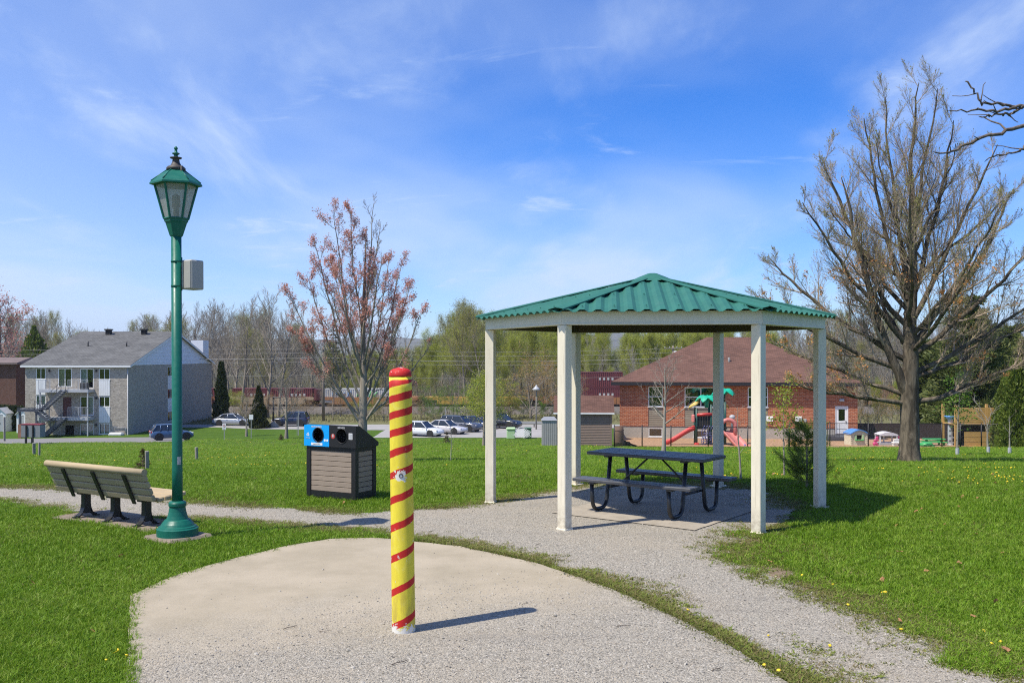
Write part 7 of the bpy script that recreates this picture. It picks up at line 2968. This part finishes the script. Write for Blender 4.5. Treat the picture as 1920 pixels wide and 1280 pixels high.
proto('red', 72, 11, .2, sp_far, [M_bark_far, M_bark_far, M_redbud], ('buds', .16, 3, .22, .9, None))
WORD = {'bare': ('bare_tree', 'bare brown tree of the wood behind the railway'), 'grey': ('pale_tree', 'pale grey bare tree of the wood behind the railway'),
        'spring': ('spring_tree', 'yellow green budding tree of the wood behind the railway'), 'olive': ('budding_tree', 'olive budding tree of the wood behind the railway'),
        'red': ('red_tree', 'reddish budding tree of the wood behind the railway')}
GRP = {'bare': 'bare brown trees of the wood', 'grey': 'pale grey trees of the wood', 'spring': 'yellow green trees of the wood', 'olive': 'olive budding trees of the wood', 'red': 'reddish trees of the wood'}


ZONES = ((420, 'behind the apartment block'), (720, 'behind the maroon containers'), (1060, 'between bollard and shelter'), (1480, 'behind shelter and brick house'), (9999, 'behind the big bare tree'))


def put(kind, px, d, top, label=None, name=None, group=None, wide=1.0, var=None):
    zone = next(z_ for q_, z_ in ZONES if px < q_)
    lst = PROT[kind]
    ms, mats, H = lst[var if var is not None else rnd.randrange(len(lst))]
    z = zt(0, d)
    s_ = (zpx(top, d) - z) / H
    o = tree_thing(name or WORD[kind][0], ((px - 960) / F * d, d, z), rnd.uniform(0, 6.28), label or WORD[kind][1].split(' of the')[0] + ' of the wood ' + zone, ms, mats, group or (None if label else GRP[kind] + ' ' + zone))
    o.scale = (s_ * wide, s_ * wide, s_)
    return o


# singled out
put('bare', 500, 124, 528, 'tall bare double tree standing before the maroon containers', 'bare_tree', var=0, wide=1.1)
put('bare', 522, 126, 560, 'bare tree close behind the cone shaped cedar', 'bare_tree', var=1, wide=1.0)
put('bare', 452, 133, 552, 'bare tree just right of the narrow dark cedar', 'bare_tree', var=2, wide=1.0)
put('red', -6, 127, 522, 'pink budding tree at the left edge above the dark brick house', 'budding_tree', wide=1.3)
put('orange', 995, 122, 640, 'orange brown willow like shrub behind the thin street lamp', 'orange_shrub', wide=1.35)
put('orange', 1045, 126, 655, 'orange brown shrub between the two left shelter posts', 'orange_shrub', wide=1.1)
put('green', 812, 121, 722, 'fresh green bush just right of the striped bollard', 'green_bush', var=0)
put('green', 872, 117, 712, 'bright green bush behind the parked row of cars', 'green_bush', var=0, wide=1.2)
put('green', 925, 120, 705, 'yellow green bush behind the front left shelter post', 'green_bush', var=1)
put('olive', 872, 150, 556, 'tall olive budding tree left of the shelter roof', 'budding_tree', var=0, wide=1.0)
put('olive', 905, 146, 566, 'tall budding tree touching the left tip of the shelter roof', 'budding_tree', var=1, wide=1.0)
ms = needle_tree(15, 15, 2.6, 22, 7, None, .5, lambda t: 1.05 - t, droop=-.15, dens=22, trunk_r=.2, up=.2, aspect=.2)
d = 175
o = tree_thing('spruce_tree', ((625 - 960) / F * d, d, zt(0, d)), 0, 'dark spruce showing through the red flowering tree', ms, [M_bark_far, M_dkpine])
o.scale = (1.1, 1.1, (zpx(604, d) - zt(0, d)) / 15)
d = 150
o = tree_thing('round_evergreen', ((64 - 960) / F * d, d, zt(0, d)), 0, 'dark green round tree behind the left end of the grey roof', cedar(33, zpx(612, d) - zt(0, d), 3.0, lambda t: math.sin(math.pi * min(.98, t * .75 + .25)), 5000, .6), [M_bark_far, M_hedge])

# low growth along the bank in front of the train
for k in range(34):
    px = 400 + 700 * (k + rnd.random()) / 34
    kk = rnd.choice(('orange', 'green', 'orange', 'bare'))
    d_ = rnd.uniform(118, 130)
    put(kk, px, d_, rnd.uniform(725, 755) if kk != 'bare' else rnd.uniform(665, 725), {'orange': 'brownish budding bush on the bank before the train', 'green': 'low green bush on the bank before the train', 'bare': 'thin bare tree on the bank before the train'}[kk],
        {'orange': 'budding_bush', 'green': 'green_bush', 'bare': 'bare_tree'}[kk], {'orange': 'brownish bushes on the bank', 'green': 'green bushes on the bank', 'bare': 'thin bare trees on the bank'}[kk], wide=1.1 if kk != 'bare' else .8)

for k in range(9):
    put(('bare', 'orange', 'spring')[k % 3], 1612 + 15 * k + rnd.uniform(-5, 5), rnd.uniform(92, 118), rnd.uniform(660, 725), ('thin bare tree of the thicket between brick house and big bare tree', 'brownish bush of the thicket between brick house and big bare tree', 'yellow green tree of the thicket between brick house and big tree')[k % 3],
        ('bare_tree', 'budding_bush', 'spring_tree')[k % 3], ('bare trees of the thicket by the house', 'bushes of the thicket by the house', 'green trees of the thicket by the house')[k % 3], wide=.9)

# the wood itself: rows of trees, low in front, closing up behind
TOP = [(-260, 590), (0, 590), (90, 575), (160, 610), (240, 612), (300, 572), (370, 560), (440, 560), (520, 575), (600, 632), (660, 652), (740, 655), (800, 640), (850, 585), (930, 575), (1000, 600), (1100, 606), (1300, 606), (1450, 590), (1600, 575), (1760, 590), (1920, 610), (2200, 600)]
tx_, ty_ = zip(*TOP)
kinds_at = lambda px: (('bare', 'grey', 'olive', 'bare') if px < 330 else ('bare', 'olive', 'grey', 'bare') if px < 620 else ('spring', 'olive', 'spring', 'spring') if px < 1000 else ('spring', 'grey', 'spring', 'spring') if px < 1450 else ('bare', 'grey', 'olive', 'bare'))
n_ = 0
for row, (d, stp, dt) in enumerate(((153, 48, 62), (163, 40, 34), (176, 34, 12), (192, 30, 0), (212, 30, 4), (236, 32, 10))):
    px = -330 + row * 9
    while px < 2260:
        q = px + rnd.uniform(-14, 14)
        top = float(np.interp(q, tx_, ty_)) + dt * rnd.uniform(.3, 1.3) + rnd.uniform(-6, 16)
        k_ = kinds_at(q)[rnd.randrange(4)]
        dd_ = d + rnd.uniform(-5, 5)
        put(k_, q, dd_, min(top, 715), wide=rnd.uniform(.85, 1.25))
        n_ += 1
        px += stp * rnd.uniform(.8, 1.25)

rg = np.random.default_rng(91)
g = Geo()
n = 52000
yy = 151 + 75 * rg.random(n) ** 1.3
xx = (rg.random(n) * 2.7 - 1.35) * yy * .62
hh = 1.5 + 5.5 * vnoise(xx + 500, yy, .11) * (.6 + .4 * (yy - 150) / 60)
zz_ = -6.15 + hh * rg.random(n) ** 1.2
g.leaves(np.stack([xx, yy, zz_], 1), .55, rg, .16, axis=np.tile([0, 0, 1.2], (n, 1)))
tag(link_mesh(g.mesh('undergrowth'), 'undergrowth', M_under), 'tangled brown undergrowth at the foot of the wood', kind='stuff')
# dry weeds on the bank below the railway
g = Geo()
n = 15000
yy = 114.5 + 19.5 * rg.random(n)
xx = (rg.random(n) * 2 - 1) * 85
hh = .3 + .9 * vnoise(xx + 900, yy + 40, .35) ** 2
g.leaves(np.stack([xx, yy, -6.1 + hh * .5 * rg.random(n)], 1), .5, rg, .12, axis=np.tile([0, 0, 1.5], (n, 1)))
tag(link_mesh(g.mesh('bank_weeds'), 'bank_weeds', leaf_mat('bank_weeds', [(.08, .10, .03), (.17, .15, .06), (.26, .21, .11)], .25)), 'dry and green weeds on the bank below the railway', kind='stuff')

# ------------------------------------------------------------------ grass, weeds, stones
def scatter(name, P, rot, sc, protos, mats, label, idx=None):
    """points carrying rotation, scale and kind; geometry nodes put a clump on each"""
    me = bpy.data.meshes.new(name)
    n = len(P)
    me.vertices.add(n)
    me.vertices.foreach_set('co', np.asarray(P, dtype=np.float32).ravel())
    a = me.attributes.new('rot', 'FLOAT_VECTOR', 'POINT')
    a.data.foreach_set('vector', np.asarray(rot, dtype=np.float32).ravel())
    a = me.attributes.new('scl', 'FLOAT_VECTOR', 'POINT')
    a.data.foreach_set('vector', np.asarray(sc, dtype=np.float32).ravel())
    a = me.attributes.new('pick', 'INT', 'POINT')
    a.data.foreach_set('value', np.asarray(idx if idx is not None else np.random.default_rng(1).integers(0, len(protos), n), dtype=np.int32))
    o = bpy.data.objects.new(name, me)
    COL.objects.link(o)
    ng = bpy.data.node_groups.new(name + '_scatter', 'GeometryNodeTree')
    ng.interface.new_socket('Geometry', in_out='INPUT', socket_type='NodeSocketGeometry')
    ng.interface.new_socket('Geometry', in_out='OUTPUT', socket_type='NodeSocketGeometry')
    N = ng.nodes
    gi, go = N.new('NodeGroupInput'), N.new('NodeGroupOutput')
    iop = N.new('GeometryNodeInstanceOnPoints')
    jn = N.new('GeometryNodeJoinGeometry')
    for pm in reversed(protos):
        po = bpy.data.objects.new(pm.name, pm)
        oi = N.new('GeometryNodeObjectInfo')
        oi.inputs['Object'].default_value = po
        oi.inputs['As Instance'].default_value = True
        ng.links.new(oi.outputs['Geometry'], jn.inputs[0])

    def attr(nm, tp):
        q = N.new('GeometryNodeInputNamedAttribute')
        q.data_type = tp
        q.inputs[0].default_value = nm
        return [s for s in q.outputs if s.enabled and s.name == 'Attribute'][0]

    iop.inputs['Pick Instance'].default_value = True
    ng.links.new(gi.outputs[0], iop.inputs['Points'])
    ng.links.new(jn.outputs[0], iop.inputs['Instance'])
    ng.links.new(attr('pick', 'INT'), iop.inputs['Instance Index'])
    e2r = N.new('FunctionNodeEulerToRotation')
    ng.links.new(attr('rot', 'FLOAT_VECTOR'), e2r.inputs[0])
    ng.links.new(e2r.outputs[0], iop.inputs['Rotation'])
    ng.links.new(attr('scl', 'FLOAT_VECTOR'), iop.inputs['Scale'])
    ng.links.new(iop.outputs[0], go.inputs[0])
    md = o.modifiers.new('scatter', 'NODES')
    md.node_group = ng
    return tag(o, label, kind='stuff')


def clump_mesh(name, seed, n, rad, h0, h1, w, lean, mat):
    rg = np.random.default_rng(seed)
    vs, fq, ft = [], [], []
    for i in range(n):
        a, r_ = rg.random() * 6.28, rad * math.sqrt(rg.random())
        b = np.array([math.cos(a) * r_, math.sin(a) * r_, -.01])
        ln = rg.normal(size=2) * lean + np.array([math.cos(a), math.sin(a)]) * lean * .6 * r_ / rad
        h = rg.uniform(h0, h1)
        th = rg.random() * 6.28
        s_ = np.array([math.cos(th), math.sin(th), 0]) * w * .5 * rg.uniform(.7, 1.3)
        mid = b + np.array([ln[0] * .35 * h, ln[1] * .35 * h, h * .62])
        tip = b + np.array([ln[0] * h, ln[1] * h, h * (1 - .25 * min(1, abs(ln).sum()))])
        k = len(vs)
        vs += [b - s_, b + s_, mid + s_ * .8, mid - s_ * .8, tip]
        fq.append((k, k + 1, k + 2, k + 3))
        ft.append((k + 3, k + 2, k + 4))
    me = np_mesh(name, np.array(vs), fq, ft)
    me.materials.append(mat)
    return me


def grass_mat(name, cols, trans=.35):
    m, nt, out = new_mat(name)
    t = NT(nt)
    geo = t.n('ShaderNodeNewGeometry')
    oi = t.n('ShaderNodeObjectInfo')
    co = geo.outputs['Position']
    f = t.math('ADD', t.math('MULTIPLY', t.noise(co, .45, 4, .6), .50), t.math('MULTIPLY', oi.outputs['Random'], .26))
    f = t.math('ADD', f, t.math('MULTIPLY', geo.outputs['Random Per Island'], .32))
    f = t.math('ADD', f, t.math('MULTIPLY', t.noise(co, 2.6, 3, .6), .25))
    cr = t.n('ShaderNodeValToRGB', {'Fac': t.math('SUBTRACT', f, .16)})
    e = cr.color_ramp.elements
    while len(e) < len(cols):
        e.new(.5)
    for i, c in enumerate(cols):
        e[i].position = i / max(1, len(cols) - 1)
        e[i].color = (*c, 1)
    d = t.n('ShaderNodeBsdfPrincipled', {'Base Color': cr.outputs[0], 'Roughness': .5, 'Specular IOR Level': .22})
    tr = t.n('ShaderNodeBsdfTranslucent', {'Color': cr.outputs[0]})
    mx = t.n('ShaderNodeMixShader', {0: trans})
    nt.links.new(d.outputs[0], mx.inputs[1])
    nt.links.new(tr.outputs[0], mx.inputs[2])
    nt.links.new(mx.outputs[0], out.inputs[0])
    return m


M_grass = grass_mat('grass_blades', [(.056, .130, .006), (.110, .220, .009), (.175, .305, .016), (.275, .37, .05), (.45, .45, .20)])
M_dryg = grass_mat('dry_grass', [(.15, .11, .045), (.26, .20, .09), (.20, .19, .06), (.33, .27, .15)])
M_weed = grass_mat('weeds', [(.11, .15, .022), (.17, .22, .035), (.24, .26, .06), (.30, .25, .10)])
M_dand = pmat('dandelion', (.80, .58, .02), .6, .1, 30)
GP = [clump_mesh('grass_clump', s_, 26, .085, .030, .072, .0055, .55, M_grass) for s_ in (1, 2, 3, 4)]
DP = [clump_mesh('dry_clump', s_, 20, .08, .015, .045, .006, .9, M_dryg) for s_ in (5, 6)]
WP = [clump_mesh('weed_clump', s_, 22, .06, .012, .038, .011, 1.0, M_weed) for s_ in (7, 8, 9)]

rg = np.random.default_rng(17)
sl2 = [(p.x, p.y) for p in SLAB]
gr2 = [(p.x, p.y) for p in GRAV]
so2 = [(p.x, p.y) for p in SOIL]


def field(n_cand, d0, d1, power, x_lo=-.70, x_hi=.80):
    """candidate points, denser near the viewer"""
    u = rg.random(n_cand)
    a = 1 - power
    y = (d0 ** a + (d1 ** a - d0 ** a) * u) ** (1 / a)
    x = (x_lo + (x_hi - x_lo) * rg.random(n_cand)) * (y + 1.5)
    return x, y


def lawn_mask(x, y):
    """1 where lawn grows: off slab, gravel, pads; ragged along the gravel"""
    dS = seg_dist(sl2, x, y, True)
    inS = inside(sl2, x, y)
    inG = inside(gr2, x, y)
    dG = seg_dist(gr2, x, y, True)
    n1 = vnoise(x, y, 2.2) * .5 + vnoise(x + 30, y, 6.5) * .5
    right = x > 1.2
    lim = np.where(right & (y < 11.5), .34, .10)
    ok = ~(inS & (dS > .03)) & ~inS
    ok &= ~(inG & (dG > lim * (n1 - .38) * 2.4))
    ok &= ~((~inG) & (dG < .30 * (.62 - n1) * np.where(right, 2.2, .6)))
    ok &= ~((dS < .55) & (dG < .55) & (x > -1.0))
    for poly in (PAD, BPAD):
        ok &= ~inside(poly, x, y)
    lx, ly = lp.x, lp.y
    cx, sx = math.cos(R(-52)), math.sin(R(-52))
    ax, ay = cx * (x - lx) - sx * (y - ly - .02), sx * (x - lx) + cx * (y - ly - .02)
    ok &= ~((abs(ax) < .27) & (abs(ay) < .27))
    cx, sx = math.cos(R(28)), math.sin(R(28))
    ax, ay = cx * (x + 2.528) - sx * (y - 13.83), sx * (x + 2.528) + cx * (y - 13.83)
    ok &= ~((abs(ax) < .46) & (abs(ay) < .27))
    return ok


x, y = field(222000, 4.6, 91, 1.55)
ok = lawn_mask(x, y) & ~((y > 57) & (x > 6)) & (vnoise(x + 7, y + 3, 1.3) > .05) & ~inside([(p.x, p.y) for p in DRIVE], x, y) & ~inside([(p.x, p.y) for p in PARK], x, y)
x, y = x[ok], y[ok]
n = len(x)
z = zt_np(x, y)
s_ = rg.uniform(.75, 1.3, n) * np.interp(y, [5, 14, 30, 60, 90], [1.0, 1.15, 1.8, 3.0, 4.6])
hs = rg.uniform(.7, 1.25, n) * (.75 + .55 * vnoise(x, y, .8)) * np.interp(y, [5, 14, 30, 60, 90], [1., 1.05, 1.1, 1.35, 1.6])
dG = np.minimum(seg_dist(gr2, x, y, True), 1)
hs *= np.interp(dG, [0, .5], [.55, 1.0])
scatter('lawn_grass', np.stack([x, y, z], 1), np.stack([rg.normal(size=n) * .12, rg.normal(size=n) * .12, rg.random(n) * 6.28], 1), np.stack([s_, s_, hs], 1), GP + DP + WP, None, 'short spring grass of the lawn',
        np.where(rg.random(n) < .17 + .30 * (vnoise(x + 50, y + 9, .7) > .74), rg.integers(4, 9, n), rg.integers(0, 4, n)))

# dry grass and weeds along the gravel edges
NE = 42000
k = rg.integers(0, len(gr2), NE)
t = rg.random(NE)
A_, B_ = np.array(gr2)[k], np.array(gr2)[(k + 1) % len(gr2)]
Pn = A_ + (B_ - A_) * t[:, None]
wsel = np.linalg.norm(B_ - A_, axis=1) / np.linalg.norm(B_ - A_, axis=1).max()
Pn += rg.normal(size=Pn.shape) * np.where(Pn[:, :1] > 1.0, .24, .13)
m = (rg.random(NE) < wsel * 1.5 + .15) & ~inside(sl2, Pn[:, 0], Pn[:, 1]) & (Pn[:, 1] > 4.5) & (Pn[:, 1] < 18) & (abs(Pn[:, 0]) < Pn[:, 1] * .65 + 1)
m &= vnoise(Pn[:, 0], Pn[:, 1], 1.6) + rg.random(NE) * .35 > .58
m &= ~inside(PAD, Pn[:, 0], Pn[:, 1])
Pn = Pn[m]
Q_ = np.stack([rg.uniform(2.2, 5.2, 9000), rg.uniform(5.5, 11.6, 9000)], 1)
ds_ = seg_dist(so2, Q_[:, 0], Q_[:, 1], True)
Q_ = Q_[(inside(so2, Q_[:, 0], Q_[:, 1]) | (ds_ < .10)) & (vnoise(Q_[:, 0], Q_[:, 1], 3.1) + rg.random(9000) * .3 > .52)]
Pn = np.concatenate([Pn, Q_])
n = len(Pn)
s_ = rg.uniform(.6, 1.2, n)
scatter('edge_grass', np.stack([Pn[:, 0], Pn[:, 1], zt_np(Pn[:, 0], Pn[:, 1]) + .004], 1), np.stack([rg.normal(size=n) * .1, rg.normal(size=n) * .1, rg.random(n) * 6.28], 1),
        np.stack([s_, s_, s_ * .8], 1), DP + WP, None, 'dry straw and weeds along the gravel edge')

# the weedy seam between slab and gravel
SEAM = [((a_[0] + b_[0]) / 2, (a_[1] + b_[1]) / 2, w_) for a_, b_, w_ in (
    ((735, 1010), (735, 1004), 1.0), ((790, 1018), (790, 1010), 2), ((862, 1028), (870, 1021), 3.5), ((930, 1042), (940, 1034), 5), ((1000, 1058), (1010, 1049), 6.5), ((1070, 1081), (1080, 1071), 8.5),
    ((1140, 1106), (1150, 1096), 10), ((1210, 1136), (1220, 1124), 12), ((1280, 1168), (1290, 1156), 13), ((1340, 1198), (1350, 1185), 15), ((1400, 1236), (1420, 1221), 17), ((1470, 1280), (1500, 1262), 20), ((1560, 1340), (1600, 1310), 25))]
S3 = [at(a_, b_) for a_, b_, _ in SEAM]
L_ = [0]
for p, q in zip(S3[:-1], S3[1:]):
    L_.append(L_[-1] + (q - p).length)
t = rg.random(6500) * L_[-1]
cx = np.interp(t, L_, [p.x for p in S3])
cy = np.interp(t, L_, [p.y for p in S3])
hw = np.interp(t, L_, [w_ / F * p.y * 1.05 for (_, _, w_), p in zip(SEAM, S3)])
off = rg.normal(size=6500) * .75
cx += off * hw
cy += off * hw * .45 + rg.normal(size=6500) * .01
m = vnoise(cx, cy, 2.6) + rg.random(6500) * .4 > .50
cx, cy = cx[m], cy[m]
n = len(cx)
s_ = rg.uniform(.5, 1.15, n)
pick = rg.choice([0, 1, 2, 3, 4], n, p=[.1, .1, .26, .27, .27])
scatter('seam_weeds', np.stack([cx, cy, np.full(n, .008)], 1), np.stack([rg.normal(size=n) * .1, rg.normal(size=n) * .1, rg.random(n) * 6.28], 1), np.stack([s_, s_, s_], 1), DP + WP, None,
        'strip of weeds in the seam between slab and gravel', pick)

# dandelions
me = MB().lathe([(.003, -.05), (.003, -.004), (.014, -.002), (.019, .004), (.014, .010), (.004, .012)], 8).mesh('dandelion_head')
me.materials.append(M_dand)
x, y = field(26000, 6, 85, .75)
pat = vnoise(x + 11, y + 5, .35) * .6 + vnoise(x, y, 1.3) * .4
ok = lawn_mask(x, y) & (pat + rg.random(len(x)) * .30 > np.where(y < 15, 1.02, np.where(x > 3, .88, .98))) & ~((y > 58) & (x > 6))
x, y = x[ok], y[ok]
hand = [at(*q) for q in ((1441, 1196), (1433, 1252), (1556, 1215), (1460, 1263), (1504, 1082), (1562, 1100), (1590, 1138), (1860, 1212), (1876, 1208), (1845, 1188), (1655, 1115), (1290, 1148), (1660, 1114), (1690, 1185))]
nh_ = len(hand)
x = np.concatenate([x, [p.x for p in hand]])
y = np.concatenate([y, [p.y for p in hand]])
n = len(x)
s_ = rg.uniform(.75, 1.25, n) * np.interp(y, [6, 20, 50, 85], [.75, .7, .85, 1.2])
scatter('dandelions', np.stack([x, y, zt_np(x, y) + np.where(np.arange(n) >= n - nh_, .022, np.interp(y, [6, 30, 80], [.05, .07, .11]))], 1), np.stack([rg.normal(size=n) * .35 + .3, rg.normal(size=n) * .35, rg.random(n) * 6.28], 1), np.stack([s_] * 3, 1), [me], None, 'yellow dandelions dotted over the lawn')

# fallen leaves
lm = MB()
q_ = [(-.045, -.008, .012), (-.02, -.035, .0), (.01, -.022, .01), (.05, -.02, .0), (.04, .0, .016), (.055, .02, .006), (.012, .026, .012), (-.02, .034, .002), (-.04, .01, .014)]
lm.add([(0, 0, .004)] + q_, [(0, i + 1, (i + 1) % 9 + 1) for i in range(9)])
lme = lm.mesh('fallen_leaf')
lme.materials.append(leaf_mat('fallen_leaf', [(.28, .12, .045), (.40, .20, .09), (.34, .22, .12)], .2))
x, y = field(520, 6.5, 26, .9)
ok = lawn_mask(x, y) & ((x > 2.5) | (rg.random(len(x)) < .12))
x, y = x[ok], y[ok]
n = len(x)
scatter('fallen_leaves', np.stack([x, y, zt_np(x, y) + .036], 1), np.stack([rg.normal(size=n) * .4, rg.normal(size=n) * .4, rg.random(n) * 6.28], 1), np.stack([rg.uniform(.3, .8, n)] * 3, 1), [lme], None, 'orange dry leaves fallen on the grass')

# loose stones and small litter on slab and path
sm = []
M_stone = grass_mat('stones', [(.10, .09, .075), (.22, .20, .17), (.34, .31, .26), (.46, .425, .36), (.32, .25, .18)], 0.0)
for s_ in (1, 2, 3):
    r2 = random.Random(s_)
    b = MB()
    b.lathe([(.3, -.35), (.85, -.18), (1.0, .05), (.7, .4), (.25, .55)], 6, smooth=False)
    b.v = [Vector((p.x * r2.uniform(.75, 1.25), p.y * r2.uniform(.6, 1.05), p.z * r2.uniform(.8, 1.1))) for p in b.v]
    me = b.mesh('stone')
    me.materials.append(M_stone)
    sm.append(me)
x, y = field(60000, 4.6, 15, 1.9)
inS, inG = inside(sl2, x, y), inside(gr2, x, y)
e = y - x * .42 + (vnoise(x, y, .9) - .5) * 2.6
ok = (inG & ~inS) | (inS & (e + rg.random(len(x)) * 1.1 < 8.2)) | (inS & (rg.random(len(x)) < .03))
ok &= ~inside(PAD, x, y) | (rg.random(len(x)) < .15)
ok |= inside(so2, x, y) & (rg.random(len(x)) < .75)
x, y, inS = x[ok], y[ok], inS[ok]
n = len(x)
s_ = rg.lognormal(math.log(.0048), .38, n)
scatter('loose_gravel', np.stack([x, y, np.where(inS, .0235, .008)], 1), np.stack([rg.normal(size=n) * .4, rg.normal(size=n) * .4, rg.random(n) * 6.28], 1), np.stack([s_] * 3, 1), sm, None, 'loose gravel stones on slab and path')
tw = MB()
tw.tube([(-.09, 0, .008), (-.03, .012, .012), (.03, -.004, .012), (.085, .015, .008)], [.005, .0045, .004, .0025], 5)
twm = tw.mesh('twig_bit')
twm.materials.append(M_bark_dk)
hand = [(545, 1183, .8, 1), (1170, 1180, .0, 1), (750, 1250, .7, 1), (985, 1137, .9, 1), (1010, 1025, 1.0, 1), (610, 1190, .3, 1), (1345, 1262, .6, 0)]
PP = [at(a_, b_) for a_, b_, *_ in hand]
n = len(PP)
scatter('twig_litter', np.array([(p.x, p.y, .026) for p in PP]), np.array([(0, 0, h_[2]) for h_ in hand]), np.array([(rg.uniform(.4, .75),) * 3 for _ in hand]), [twm, lme], None, 'twigs and crumbs lying on the slab', [0 if h_[3] else 0 for h_ in hand])

# ------------------------------------------------------------------ air
hm, nt, out = new_mat('haze')
pv = nt.nodes.new('ShaderNodeVolumePrincipled')
pv.inputs['Color'].default_value = (.80, .88, 1.0, 1)
pv.inputs['Density'].default_value = .00012
pv.inputs['Anisotropy'].default_value = .2
nt.links.new(pv.outputs[0], out.inputs['Volume'])
b = MB()
b.span((-3300, -100, -14), (3300, 4300, 100))
tag(b.build('haze', hm), kind='stuff')
